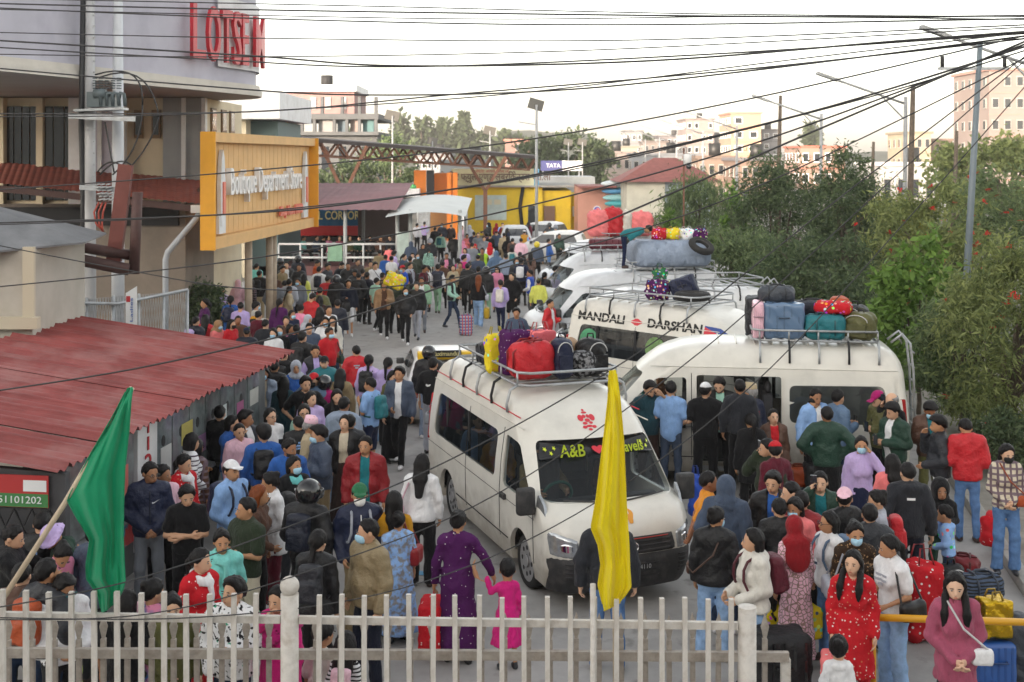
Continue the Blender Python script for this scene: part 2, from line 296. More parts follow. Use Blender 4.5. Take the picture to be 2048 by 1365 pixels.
# orange billboard on posts: far end further up the street
A0 = Vector((-7.35, 30.0, 0)); A1 = Vector((-6.55, 40.2, 0)); bd = (A1 - A0).normalized(); bn = Vector((bd.y, -bd.x, 0))
bb = tag(empty('billboard', (-7, 35, 0)), 'long orange plank billboard on posts advertising a department store', 'billboard')
BZ0, BZ1 = 3.08, 5.92; M_ORANGE = nmat('orange_cladding', (.78, .36, .025), .6, noise=.08, nscale=3); M_TAN = nmat('tan_cladding', (.72, .43, .17), .65, noise=.1, nscale=2)
bf = lambda a, z, d=0: A0 + bd * a + bn * (d if d > -.2 else -.15 + (d + .5) * .1) + Vector((0, 0, z)); BL = (A1 - A0).length
npl = 24
for i in range(npl): part(MB().prism([(BL * i / npl + .012, BZ0 + .3), (BL * (i + 1) / npl - .012, BZ0 + .3), (BL * (i + 1) / npl - .012, BZ1 - .25), (BL * i / npl + .012, BZ1 - .25)], -.10, 0, bf), 'plank', M_TAN, bb)
part(MB().prism([(-.0, BZ0), (BL, BZ0), (BL, BZ0 + .29), (0, BZ0 + .29)], -.5, .16, bf), 'frame', M_TAN, bb)
part(MB().prism([(0, BZ1 - .24), (BL, BZ1 - .24), (BL, BZ1), (0, BZ1)], -.5, .2, bf), 'frame', M_TAN, bb)
part(MB().prism([(-.05, BZ0 - .01), (.003, BZ0 - .01), (.003, BZ1 + .01), (-.05, BZ1 + .01)], -.52, .22, bf), 'end_panel', M_ORANGE, bb)
part(MB().prism([(BL - .003, BZ0 - .01), (BL + .05, BZ0 - .01), (BL + .05, BZ1 + .01), (BL - .003, BZ1 + .01)], -.52, .3, bf), 'end_panel', M_ORANGE, bb)
part(MB().prism([(-.04, BZ0), (BL, BZ0), (BL, BZ1), (-.04, BZ1)], -.5, -.12, bf), 'back_panel', M_ORANGE, bb)
for a in (3.9, 6.0, 6.4): q = bf(a, 0, -.3); part(MB().tube([q, q + Vector((0, 0, BZ0 + .1))], .105, 12), 'post', nmat('tan_painted_post', (.42, .33, .24), .6, noise=.2, nscale=3, dirt=(.2, .15, .1), dscale=2), bb)
for a in (.4, 2.6, 4.8): part(MB().bar(bf(a, BZ0 + 1.6, -.5), bf(a - .3, 4.5, -1.5), .07, .07), 'strut', M_RUST, bb)
tw = lambda cx, cz: (lambda u, v, d: bf(cx + u, cz + v, .1 + d))
inv(bb.location, text_on('lettering', 'Boutique Department Store', nmat('white_sign', (.85, .85, .85), .4), bb, tw(5.0, 4.66), .98, .07, sx=.655, bold=.004))
inv(bb.location, text_on('small_lettering', 'Shop More 10000', nmat('coral_sign', (.75, .18, .12), .4), bb, tw(7.6, 3.72), .36, .03, bold=.02))
for cx in (.9, 9.4):
    part(MB().prism([(cx - .16, 3.6), (cx + .16, 3.6), (cx + .2, 4.6), (cx + .1, 5.3), (cx, 5.5), (cx - .1, 5.3), (cx - .2, 4.6)], .02, .12, bf), 'panel', M_WHITE, bb)
    part(MB().prism([(cx - .06, 3.9), (cx + .12, 3.9), (cx + .12, 4.7), (cx - .06, 4.7)], .12, .15, bf), 'panel', nmat('coral_sign', (.75, .18, .12), .4), bb)
    part(MB().prism([(cx - .26, 3.42), (cx + .26, 3.42), (cx + .26, 3.85), (cx - .26, 3.85)], .02, .10, bf), 'plate', M_WHITE, bb)
# ------- corrugated red stall in the near left
SE = 2.0; E0 = Vector((-4.79, 13.06, SE)); E1 = Vector((-3.70, 21.2, SE)); sd_ = (E1 - E0).normalized(); sn = Vector((-sd_.y, sd_.x, 0)); SL = (E1 - E0).length; SW = 3.85
stall = tag(empty('ticket_stall', (-5, 15, 0)), 'row of ticket stalls under a faded red corrugated sheet roof', 'stall')
def stf(a, b, z): return E0 + sd_ * a + sn * b + Vector((0, 0, z - SE))
sheets = [(0, 1.23, 0), (1.22, 2.47, .02), (2.46, 3.72, 0), (3.71, 4.96, .02), (4.95, 6.2, 0), (6.19, 7.3, .015), (7.29, SL, 0)]
for k, (a0, a1, dz) in enumerate(sheets):
    nu = max(6, int((a1 - a0) / .019)); ext = RNG.uniform(-.05, .06)
    def cf(u, v):
        a = a0 + u * (a1 - a0); b = -ext + v * (SW + ext); return stf(a, b, SE + dz + b * .136 + .021 * sin(a * 2 * pi / .19) + (.03 if abs((a * 1.0) % .57 - .28) < .035 else 0))
    rs = MB(); rs.grid(cf, nu, 3); sh = part(rs, 'roof_sheet', M_REDROOF, stall)
wl = lambda a, z, d=0: stf(a, .42 - d, z * .85)
part(MB().prism([(.2, 0), (SL - .3, 0), (SL - .3, 2.33), (.2, 2.33)], -.08, -.002, wl), 'wall', nmat('stall_grey_board', (.17, .18, .18), .6, noise=.2, nscale=4), stall)
M_DIRTYGL = nmat('dirty_counter_glass', (.20, .23, .23), .10, noise=.45, nscale=4, spec=.7, dirt=(.22, .14, .18), dscale=2.2)
for i in range(12):
    a0, a1 = .4 + i * .6, .97 + i * .6
    if i in (4,): continue
    pn = part(MB().prism([(a0, 1.02), (a1, 1.02), (a1, 2.2), (a0, 2.2)], 0, .02, wl), 'pane', M_DIRTYGL, stall)
    part(MB().prism([(a0 + .29 + .06 * cos(t), 1.75 + .09 * sin(t)) for t in np.linspace(0, 2 * pi, 12, endpoint=False)], .02, .024, wl), 'talk_hole', M_DARK, stall)
for i, (a0, z0_, w_, h_, c_) in enumerate(((.55, 1.25, .35, .3, (.6, .55, .5)), (1.6, 1.5, .3, .4, (.15, .3, .5)), (2.3, 1.2, .3, .5, (.6, .15, .12)), (3.6, 1.15, .35, .5, (.62, .62, .6)), (4.3, 1.5, .4, .35, (.5, .42, .1)), (4.9, 1.2, .3, .3, (.3, .16, .3)), (5.6, 1.4, .45, .4, (.55, .6, .6)), (6.5, 1.2, .3, .5, (.4, .12, .25)), (7.1, 1.5, .4, .3, (.6, .6, .55)))): part(MB().prism([(a0, z0_), (a0 + w_, z0_), (a0 + w_, z0_ + h_), (a0, z0_ + h_)], .021, .026, wl), 'poster', M_PLAIN, stall, color=c_)
part(MB().prism([(0, .92), (SL - .3, .92), (SL - .3, 1.0), (0, 1.0)], 0, .16, wl), 'counter', M_STEEL, stall)
part(MB().prism([(2.8, .3), (3.4, .3), (3.4, 2.3), (2.8, 2.3)], 0, .06, wl), 'notice_board', M_WHITE, stall)
for j, ch in enumerate('TICKET'): inv(stall.location, text_on('letter', ch, nmat('red_print', (.45, .02, .03), .6), stall, lambda u, v, d, j=j: wl(3.1 - u, 2.12 - j * .26 + v, .07 + d), .27, .004, bold=.01))
part(MB().prism([(.5, .5), (2.75, .5), (2.75, .9), (.5, .9)], .02, .03, wl), 'banner', pattern_mat('banner_print', lambda n, L, v, c: ramp_mix(n, L, nz(n, L, v, 3), .48, .52, (.16, .42, .62), (.72, .12, .12))), stall)
# near end of the stall: banner and folding lattice gate
nf = lambda b, z, d=0: stf(.12 - d, b, z * .85)
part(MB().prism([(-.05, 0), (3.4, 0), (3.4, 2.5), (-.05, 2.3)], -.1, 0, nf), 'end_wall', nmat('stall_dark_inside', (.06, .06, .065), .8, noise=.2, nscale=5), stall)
bn1 = part(MB().prism([(.12, 1.88), (3.2, 1.88), (3.2, 2.28), (.12, 2.28)], .03, .045, nf), 'banner', nmat('red_banner', (.42, .03, .03), .6), stall)
part(MB().prism([(.12, 1.885), (1.4, 1.885), (1.4, 2.05), (.12, 2.05)], .045, .049, nf), 'banner_panel', nmat('green_banner', (.05, .20, .06), .6), stall)
part(MB().prism([(.14, 2.08), (.40, 2.08), (.40, 2.22), (.14, 2.22)], .045, .049, nf), 'banner_panel', M_WHITE, stall)
inv(stall.location, text_on('lettering', '9851101202', M_WHITE, stall, lambda u, v, d: nf(.5 - u, 1.97 + v, .052 + d), .125, .003))
for i in range(16):
    for s_ in (-1, 1):
        x0 = .1 + i * .2; part(MB().bar(nf(x0, 1.86, .06 + .01 * s_), nf(x0 + s_ * .4, .9, .06 + .01 * s_), .022, .012), 'lattice_bar', nmat('black_steel', (.02, .02, .022), .5), stall)
        part(MB().bar(nf(x0 + s_ * .4, .9, .06 + .01 * s_), nf(x0, .1, .06 + .01 * s_), .022, .012), 'lattice_bar', MATS['black_steel'], stall)
# ------- kiosk with grey sheet roof behind the stall
ki = tag(empty('sheet_metal_kiosk', (-9, 20.5, 0)), 'cream kiosk with a low grey sheet metal hip roof', 'kiosk')
part(MB().lohi((-11, 19.6, 0), (-7.55, 22, 3.85)), 'wall', nmat('cream_panel', (.44, .41, .36), .75, noise=.12, nscale=1.5, dirt=(.3, .26, .2), dscale=1), ki)
part(MB().lohi((-7.68, 19.53, 2.75), (-7.5, 19.6, 3.9)), 'corner_trim', nmat('cream_trim', (.52, .46, .35), .7), ki)
part(MB().lohi((-11, 19.45, 2.62), (-7.42, 19.6, 2.80)), 'ledge', MATS['cream_trim'], ki)
k0, k1, k2, k3, k4 = Vector((-12, 19.2, 3.86)), Vector((-6.95, 20.3, 3.93)), Vector((-7.3, 22.4, 3.95)), Vector((-12, 22.4, 3.95)), Vector((-9.0, 20.6, 4.62))
M_GSHEET = nmat('weathered_grey_sheet', (.15, .155, .165), .55, noise=.22, nscale=2, bump=.01, bscale=5, dirt=(.26, .26, .27), dscale=1.6)
for tri in ((k0, Vector((-8.2, 19.2, 3.84)), k4), (Vector((-8.2, 19.2, 3.84)), k1, k4), (k1, k2, k4), (k2, k3, k4), (k3, k0, k4)):
    part(MB().add([*tri, *[t - Vector((0, 0, .03)) for t in tri]], [(0, 1, 2), (5, 4, 3), (0, 3, 4, 1), (1, 4, 5, 2), (2, 5, 3, 0)]), 'roof_panel', M_GSHEET, ki)
pf = tag(empty('pipe_frame', (-7.5, 23, 0)), 'dark brown welded pipe frame sticking up beside the utility poles', 'pipe frame')
for a, b, r in (((60, 478, 22.6), (268, 512, 23), .10), ((60, 500, 22.4), (258, 540, 22.8), .11), ((268, 548, 22.9), (275, 385, 22.9), .10)):
    part(MB().tube([P(*a), P(*b)], r, 10), 'pipe', M_RUST, pf)
part(MB().bar(P(228, 522, 22.95), P(252, 330, 22.95), .26, .12, (0, 1, 0)), 'steel_channel', nmat('oxide_red_channel', (.16, .045, .035), .7, noise=.2, nscale=4), pf)
# utility poles with the transformer platform
def pole_thing(name, label, px, Y, r, ztop, mat, cat='utility pole', lean=0, group=None, steps=True):
    x = (px - CX) * Y / F; o = tag(empty(name, (x, Y, 0)), label, cat, group); MB().tube([(0, 0, 0), (lean * .5, 0, ztop / 2), (lean, 0, ztop)], [r * 1.25, r * 1.1, r * .8], 14).build('shaft', mat, o)
    return o
M_POLEW = nmat('peeling_white_pole', (.50, .50, .51), .6, noise=.2, nscale=5, dirt=(.16, .15, .15), dscale=2.5, damt=.8, stretch=(1, 1, .3))
pa = pole_thing('utility_pole', 'peeling pale pole with a black conduit beside the transformer', 180, 27, .11, 9.8, M_POLEW)
MB().tube([(-.14, -.05, .0), (-.13, -.05, 4.3), (-.17, -.06, 6), (-.12, -.05, 9.6)], .06, 8).build('conduit', MATS['black_steel'], pa)
for i in range(26): MB().box((.11, -.06, 3.4 + i * .25), (.018, .018, .018)).build('step_bolt', M_STEEL, pa)
pb = pole_thing('utility_pole', 'smooth white pole behind the transformer platform', 236, 27.6, .12, 9.8, nmat('white_pole', (.58, .60, .63), .5, noise=.1, nscale=3))
tr = tag(empty('pole_transformer', tuple(P(205, 240, 26.7))), 'grey switch gear with insulators on a platform between two poles', 'transformer'); tl = Vector(tr.location)
M_TG = nmat('dark_green_grey_enamel', (.10, .13, .14), .45, noise=.1, nscale=5)
def tp(mb, name, mat): o = mb.build(name, mat, tr); o.location = -tl; return o
for dy in (-.25, .25): tp(MB().bar(P(138, 232, 26.7 + dy), P(270, 238, 26.7 + dy), .08, .12), 'platform_beam', M_STEEL)
tp(MB().bar(P(155, 222, 26.7), P(250, 218, 26.7), .5, .05), 'platform', M_STEEL)
tp(MB().box(P(208, 200, 26.7), (.30, .22, .16)), 'tank', M_TG); tp(MB().tube([P(188, 188, 26.5), P(212, 188, 26.5)], .10, 12), 'drum', M_TG)
for i in range(5):
    for k in range(5): tp(MB().tube([P(190 + i * 12, 178 - k * 5, 26.8), P(190 + i * 12, 176 - k * 5, 26.8)], .055, 8), 'insulator_disc', M_TG)
    tp(MB().tube([P(190 + i * 12, 196, 26.5), P(193 + i * 12, 186, 26.45), P(200 + i * 12, 188, 26.45), P(202 + i * 12, 212, 26.5)], .04, 6), 'bushing', M_TG)
for i, px in enumerate((196, 205, 216)):
    for k in range(6): tp(MB().tube([P(px + k * 1.5, 368 + k * 6, 26.5), P(px + k * 1.5 + .6, 370.5 + k * 6, 26.5)], .075 if k % 2 else .05, 8), 'arrester_disc', nmat('porcelain_grey', (.40, .41, .42), .3))
    tp(MB().tube([P(198 + i * 7, 405, 26.5), P(188 + i * 9, 425, 26.5), P(192 + i * 6, 448, 26.5), P(206, 462 + i * 3, 26.5)], .02, 6), 'red_lead', nmat('red_cable', (.35, .05, .03), .5))
tp(MB().bar(P(160, 375, 26.6), P(245, 380, 26.6), .1, .1), 'cross_arm', M_STEEL)
for k, (x0, y0, xm, ym, x1, y1) in enumerate(((190, 150, 290, 120, 285, 210), (200, 155, 300, 118, 318, 235), (285, 210, 285, 300, 225, 350), (318, 235, 300, 300, 245, 350), (210, 245, 215, 270, 228, 345), (195, 345, 215, 315, 240, 330), (200, 350, 235, 310, 262, 330))):
    tp(MB().tube([P(x0 + (xm - x0) * 2 * t * (1 - t) + (x1 - x0) * t * t, y0 + (ym - y0) * 2 * t * (1 - t) + (y1 - y0) * t * t, 26.5) for t in np.linspace(0, 1, 10)], .018, 5), 'looping_cable', nmat('black_cable', (.018, .018, .02), .5))
# chain link fence, small sign and dish unit behind the stall roof
cl = tag(empty('chain_link_fence', (-8, 24.5, 0)), 'sagging chain link fence behind the red stall roof', 'fence'); co_ = Vector(cl.location)
def clp(mb, n, mt): o = mb.build(n, mt, cl); o.location = -co_; return o
c0, c1 = P(60, 605, 24.5), P(375, 580, 27.5)
for i in range(7): q = c0.lerp(c1, i / 6); clp(MB().tube([(q.x, q.y, 0), q], .03, 6), 'post', M_STEEL)
clp(MB().tube([c0, P(235, 608, 26), c1], .035, 6), 'top_rail', M_STEEL)
wm = MB()
for i in range(60):
    for s_ in (0, 1):
        a = c0.lerp(c1, max(0, min(1, i / 58 + (.06 if s_ else 0)))); b = c0.lerp(c1, max(0, min(1, i / 58 + (0 if s_ else .06)))); wm.bar((a.x, a.y, a.z - .02), (b.x, b.y, .5), .01, .01)
clp(wm, 'wire_mesh', M_STEEL)['kind'] = 'stuff'
sg = tag(empty('placard', tuple(P(262, 620, 25.2))), 'white printed placard leaning on the chain link fence', 'sign'); MB().prism([(-.1, -.5), (.12, -.5), (.12, .48), (-.1, .34)], 0, .02, plane_frame((0, 0, 0), (1, .1, 0), (0, 0, 1))).build('board', M_WHITE, sg); MB().tube([(0, .05, -(sg.location.z)), (0, .05, -.4)], .02, 6).build('stake', M_STEEL, sg)
text_on('lettering', 'Ladies', nmat('blue_print', (.05, .12, .4), .6), sg, lambda u, v, d: Vector((v * -.4 + .02, -.03 + d * -1, u)), .2, .003)
MB().box((-.05, -.02, .22), (.04, .01, .06)).build('red_mark', MATS['red_print'], sg)
# ================================================================== bus shelter, fuel station, far buildings
M_YELLOW = nmat('yellow_render', (.72, .52, .03), .8, noise=.1, nscale=1, dirt=(.40, .28, .04), dscale=.6)
sh = tag(empty('waiting_shelter', (-8, 58, 0)), 'open waiting shelter with maroon roof and white railings', 'shelter')
def lift(mb, n, mt, root, **k): return part(mb, n, mt, root, **k)
lift(MB().lohi((-12.5, 56, 0), (-4.9, 63, .42)), 'platform', nmat('maroon_plinth', (.18, .08, .08), .8, noise=.2, nscale=2), sh)
r0 = MB(); r0.grid(lambda u, v: Vector((-13.5 + v * 8.4, 55 + u * 9, 2.98 + u * 1.0 + .03 * abs(sin(v * 70)))), 4, 150); lift(r0, 'roof', M_MAROON, sh)
r1 = MB(); r1.grid(lambda u, v: Vector((-5.5 + v * 3.5, 54.0 + u * 9, 2.72 + .5 * sin(u * 1.5) + .22 * sin(v * 3.0))), 8, 12); lift(r1, 'translucent_roof', nmat('milky_fibre_sheet', (.48, .50, .49), .5, noise=.1, nscale=1.2), sh)
for x, y in ((-12, 55.6), (-7.45, 55.6), (-5.1, 55.4), (-4.5, 55.2), (-2.3, 55), (-12, 62), (-7.4, 62), (-5.1, 62), (-2.3, 62)): lift(MB().tube([(x, y, 0), (x, y, 3.0)], .085, 8), 'post', nmat('grey_post', (.40, .42, .42), .5, noise=.1, nscale=4), sh)
for x0, x1 in ((-10.4, -7.5), (-7.4, -5.1)):
    for z in (.85, 1.45): lift(MB().tube([(x0, 55.5, z), (x1, 55.5, z)], .05, 6), 'rail', nmat('white_rail', (.66, .66, .66), .5), sh)
    for i in range(4): x = x0 + (x1 - x0) * i / 3; lift(MB().tube([(x, 55.5, .4), (x, 55.5, 1.45)], .04, 6), 'baluster', MATS['white_rail'], sh)
lift(MB().lohi((-8.2, 55.4, .7), (-7.55, 55.44, 1.4)), 'notice', nmat('green_notice', (.22, .38, .26), .6, noise=.3, nscale=3), sh)
lift(MB().lohi((-5.1, 55.3, .75), (-4.45, 55.34, 2.0)), 'notice', nmat('pale_notice', (.50, .60, .56), .6, noise=.2, nscale=3), sh)
lift(MB().lohi((-7.7, 62.2, .42), (-5, 62.4, 3.3)), 'back_wall', nmat('dusky_pink_wall', (.26, .20, .19), .85, noise=.15, nscale=.8), sh)
for i, x in enumerate((-11.2, -9.6, -8.0, -6.4)):
    b_ = tag(empty('bench', (x, 58.2, .42)), 'dark steel bench on the platform of the shelter', 'bench', 'benches in the shelter'); MB().lohi((-.7, -.2, .4), (.7, .2, .45)).build('seat', M_STEEL, b_)
    for s_ in (-.6, .6): MB().lohi((s_ - .03, -.18, 0), (s_ + .03, .18, .399)).build('leg', M_STEEL, b_)
oc = tag(empty('fuel_tanker', (-9.4, 66, 0)), 'red and blue tanker lettered along its tank behind the shelter', 'tanker'); 
lift(MB().lohi((-11.5, 65, .9), (-7.0, 68, 1.15)), 'chassis', M_DARK, oc)
lift(MB().tube([(-11.5, 66.4, 2.35), (-7.0, 66.4, 2.35)], 1.25, 24), 'tank', nmat('tank_red', (.55, .03, .03), .4), oc)
lift(MB().lohi((-11.5, 65.02, 1.75), (-7.0, 65.12, 2.75)), 'name_board', nmat('tank_blue', (.02, .12, .25), .5), oc)
lift(MB().lohi((-11.5, 64.99, 1.25), (-7.0, 65.09, 1.74)), 'red_board', MATS['tank_red'], oc)
inv(oc.location, text_on('lettering', 'NEPAL OIL CORPORATION', nmat('cream_print', (.80, .72, .35), .5), oc, lambda u, v, d: Vector((-9.3 + u, 65.0 - d, 2.27 + v)), .62, .01, bold=.012, sx=.72))
for x in (-11, -10.2, -7.6): lift(MB().tube([(x, 65.1, .45), (x, 65.4, .45)], .45, 16), 'wheel', nmat('rubber', (.02, .02, .02), .85, noise=.2, nscale=20), oc)
# fuel canopy: thin sloped roof on forked columns
fc = tag(empty('fuel_canopy', (-6, 76, 0)), 'rusty fuel station canopy with a truss edge on forked columns', 'canopy')
cL, cR = P(560, 272, 70), P(1072, 312, 84)
def cpt(t, dz=0, dy=0): return cL.lerp(cR, t) + Vector((0, dy, dz))
lift(MB().add([cpt(0), cpt(1), cpt(1, .1, 9), cpt(0, .1, 9), cpt(0, -.22), cpt(1, -.22), cpt(1, -.12, 9), cpt(0, -.12, 9)], [(0, 1, 2, 3), (7, 6, 5, 4), (0, 4, 5, 1), (1, 5, 6, 2), (2, 6, 7, 3), (3, 7, 4, 0)]), 'roof_deck', nmat('black_brown_deck', (.05, .04, .04), .7, noise=.2, nscale=1), fc)
M_OXIDE = nmat('rust_oxide_steel', (.17, .075, .045), .75, noise=.25, nscale=3)
for row in (0.3, 6.5):
    for i in range(15):
        t = i / 15; lift(MB().bar(cpt(t, -.2, row), cpt(t + .033, -1.0, row), .10, .10), 'truss_web', M_OXIDE, fc); lift(MB().bar(cpt(t + .033, -1.0, row), cpt(t + .066, -.2, row), .10, .10), 'truss_web', M_OXIDE, fc)
    lift(MB().bar(cpt(.033, -1.0, row), cpt(.97, -1.0, row), .10, .10), 'bottom_chord', M_OXIDE, fc)
for t in (.21, .77):
    q = cpt(t, 0, 1.0); 
    for s_ in (-1, 1): lift(MB().bar((q.x, q.y, 3.1), (q.x + s_ * 1.35, q.y, q.z - .3), .16, .2), 'fork', M_OXIDE, fc)
    lift(MB().bar((q.x, q.y, 0), (q.x, q.y, 3.15), .26, .26), 'column', M_OXIDE, fc)
# yellow fuel office
yb = tag(empty('fuel_office', (0, 86, 0)), 'yellow single storey office with a blue notice board and lettered fascia', 'building')
def X(px, Y): return (px - CX) * Y / F
lift(MB().lohi((X(905, 85), 85, 0), (X(1085, 85), 94, 3.3)), 'wall', M_YELLOW, yb); lift(MB().lohi((X(1085, 85) + .002, 85.3, 0), (X(1142, 85), 94, 3.05)), 'wall', M_YELLOW, yb); lift(MB().lohi((X(1142, 86) + .004, 87, 0), (X(1188, 87), 94, 2.7)), 'wall', M_YELLOW, yb)
lift(MB().lohi((X(903, 84.6), 84.5, 3.3), (X(1150, 85), 94.5, 3.42)), 'roof_slab', M_CONC, yb)
lift(MB().lohi((X(903, 84.6), 84.55, 3.42), (X(1068, 84.6), 84.75, 4.55)), 'fascia_sign', nmat('cream_sign', (.62, .62, .42), .6, noise=.08, nscale=2), yb)
lift(MB().lohi((X(1068, 84.6) + .002, 84.55, 3.42), (X(1078, 84.6), 84.75, 4.55)), 'fascia_end', nmat('blue_sign_end', (.08, .30, .50), .6), yb)
inv(yb.location, text_on('lettering', 'सेनियर फ्युल एण्ड लुब्रिकेन्टस प्रा.लि', nmat('brown_print', (.16, .10, .08), .6), yb, lambda u, v, d: Vector((X(990, 84.5) + u, 84.53 - d, 3.98 + v)), .66, .01, bold=.012, sx=.8))
inv(yb.location, text_on('small_lettering', 'नेपाल आयल निगम लि', nmat('red_print', (.45, .02, .03), .6), yb, lambda u, v, d: Vector((X(985, 84.5) + u, 84.53 - d, 4.37 + v)), .28, .01))
lift(MB().lohi((X(950, 85), 84.93, 1.05), (X(1013, 85), 84.99, 2.75)), 'notice_board', nmat('pale_blue_notice', (.50, .62, .62), .6, noise=.15, nscale=2.5), yb)
for i in range(2): lift(MB().lohi((X(970 + i * 18, 85), 84.9, 2.1), (X(984 + i * 18, 85), 84.93, 2.45)), 'notice_panel', nmat('notice_cream', (.62, .6, .45), .7), yb)
d_ = lift(MB().lohi((X(1088, 85), 85.2, 0), (X(1110, 85), 85.29, 2.0)), 'door', nmat('brown_door', (.16, .09, .06), .6), yb)
lift(MB().lohi((X(1056, 85), 84.9, .7), (X(1073, 85), 84.99, 2.05)), 'window', M_GLASSD, yb)
for i in range(3): lift(MB().lohi((X(1145 + i * 14, 87), 86.9, 1.2), (X(1154 + i * 14, 87), 86.99, 1.9)), 'window', M_WHITE, yb)
lift(MB().tube([(X(1046, 84.9), 84.9, 0), (X(1040, 84.9), 84.9, 2), (X(1046, 84.9), 84.9, 3.3)], .12, 8), 'downpipe', M_DARK, yb)
ww = tag(empty('water_tank_house', (4, 96, 0)), 'whitewashed flat block with a stained parapet behind the yellow office', 'building'); lift(MB().lohi((X(1078, 95), 95, 0), (X(1190, 95), 101, 3.85)), 'wall', nmat('stained_white', (.50, .51, .52), .8, noise=.1, nscale=.8, dirt=(.2, .2, .2), dscale=.5), ww); lift(MB().lohi((X(1072, 95), 94.6, 2.2), (X(1190, 95), 94.998, 2.7)), 'canopy_slab', M_CONC, ww)
og = tag(empty('orange_pylon_shop', (-6, 80, 0)), 'orange clad fuel station shop with a tall orange pylon catching the sun', 'building')
M_SUNO = nmat('orange_panel', (.70, .19, .012), .5, noise=.1, nscale=2)
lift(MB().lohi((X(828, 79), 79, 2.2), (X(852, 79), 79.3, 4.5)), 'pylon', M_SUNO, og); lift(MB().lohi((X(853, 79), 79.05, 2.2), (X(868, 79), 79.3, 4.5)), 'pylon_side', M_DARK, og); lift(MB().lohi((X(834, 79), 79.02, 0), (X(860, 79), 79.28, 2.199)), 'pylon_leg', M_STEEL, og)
lift(MB().lohi((X(868, 80), 80.2, 2.4), (X(905, 80), 83, 4.3)), 'upper_wall', M_SUNO, og); lift(MB().lohi((X(842, 80), 80.5, 0), (X(900, 80), 83, 2.39)), 'wall', nmat('peach_wall', (.50, .26, .10), .8), og)
for px in (905, 893): lift(MB().lohi((X(px, 79), 79.5, 0), (X(px + 9, 79), 79.9, 4.35)), 'column', M_SUNO, og)
lift(MB().lohi((X(918, 78), 78.3, 0), (X(932, 78), 78.9, 2.6)), 'fuel_pump_housing', M_WHITE, og)
# unfinished concrete building; concrete and pink colours darkened to stand in for shade
uc = tag(empty('unfinished_building', (-18, 112, -1.7)), 'grey unfinished concrete building with open floors and a pink rooftop storey', 'building'); UY = 110
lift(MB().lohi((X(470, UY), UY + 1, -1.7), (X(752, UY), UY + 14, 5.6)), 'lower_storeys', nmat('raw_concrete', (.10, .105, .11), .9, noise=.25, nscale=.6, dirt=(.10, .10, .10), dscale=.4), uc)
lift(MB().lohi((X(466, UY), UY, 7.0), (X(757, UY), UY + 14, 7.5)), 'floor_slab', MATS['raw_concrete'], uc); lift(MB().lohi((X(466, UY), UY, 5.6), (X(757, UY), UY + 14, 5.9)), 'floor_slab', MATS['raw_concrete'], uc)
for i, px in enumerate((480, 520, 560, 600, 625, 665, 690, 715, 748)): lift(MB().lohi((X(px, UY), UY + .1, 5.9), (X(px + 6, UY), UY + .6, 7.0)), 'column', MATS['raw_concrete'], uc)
for px0, px1, c in ((484, 520, (.06, .16, .15)), (630, 662, (.26, .25, .25)), (668, 690, (.10, .14, .17)), (694, 713, (.28, .22, .20)), (719, 745, (.08, .17, .18))): lift(MB().lohi((X(px0 + 4, UY), UY + .9, 5.9), (X(px1, UY), UY + 1.3, 6.99)), 'infill_panel', M_PLAIN, uc, color=c)
for px in (490, 550, 605, 640, 675, 722): lift(MB().lohi((X(px, UY), UY + .95, 2.2), (X(px + 14, UY), UY + .999, 4.6)), 'window', M_GLASSD, uc)
lift(MB().lohi((X(560, UY), UY + 3, 7.5), (X(700, UY), UY + 12, 9.6)), 'rooftop_storey', nmat('pink_render', (.30, .18, .17), .8, noise=.1, nscale=.8), uc)
lift(MB().lohi((X(556, UY), UY + 2.4, 9.6), (X(706, UY), UY + 12, 10.2)), 'roof_parapet', M_WHITE, uc)
for px in (575, 610, 640, 672): lift(MB().lohi((X(px, UY), UY + 2.9, 8.0), (X(px + 12, UY), UY + 2.999, 9.1)), 'window', nmat('pale_glass', (.30, .30, .30), .3), uc)
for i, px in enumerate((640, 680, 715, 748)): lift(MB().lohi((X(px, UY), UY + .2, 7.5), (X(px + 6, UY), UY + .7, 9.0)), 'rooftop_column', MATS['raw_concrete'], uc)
lift(MB().tube([(X(637, UY), UY + 5, 10.2), (X(637, UY), UY + 5, 11.2)], .55, 10), 'water_tank', M_DARK, uc)
uc.location = (-18, 112, 0); [setattr(ch, 'location', ch.location) for ch in uc.children]
for ch in uc.children: ch.location.z = 1.7
cw = tag(empty('mall_side_wing', (-14, 56, 0)), 'cream side wing with three small windows and a white parapet', 'building'); lift(MB().lohi((X(400, 55), 55, 0), (X(492, 55), 62, 7.0)), 'wall', M_CREAM, cw); lift(MB().lohi((X(400, 54.5), 54.4, 7.0), (X(560, 54.5), 63, 8.2)), 'parapet', M_WHITE, cw); lift(MB().lohi((X(492, 56), 56, 0), (X(556, 56), 62, 6.95)), 'dark_bay', nmat('teal_grey', (.10, .15, .15), .7), cw)
for px in (416, 441, 461): lift(MB().lohi((X(px, 55), 54.9, 6.0), (X(px + 12, 55), 54.99, 6.8)), 'window', M_GLASSD, cw)
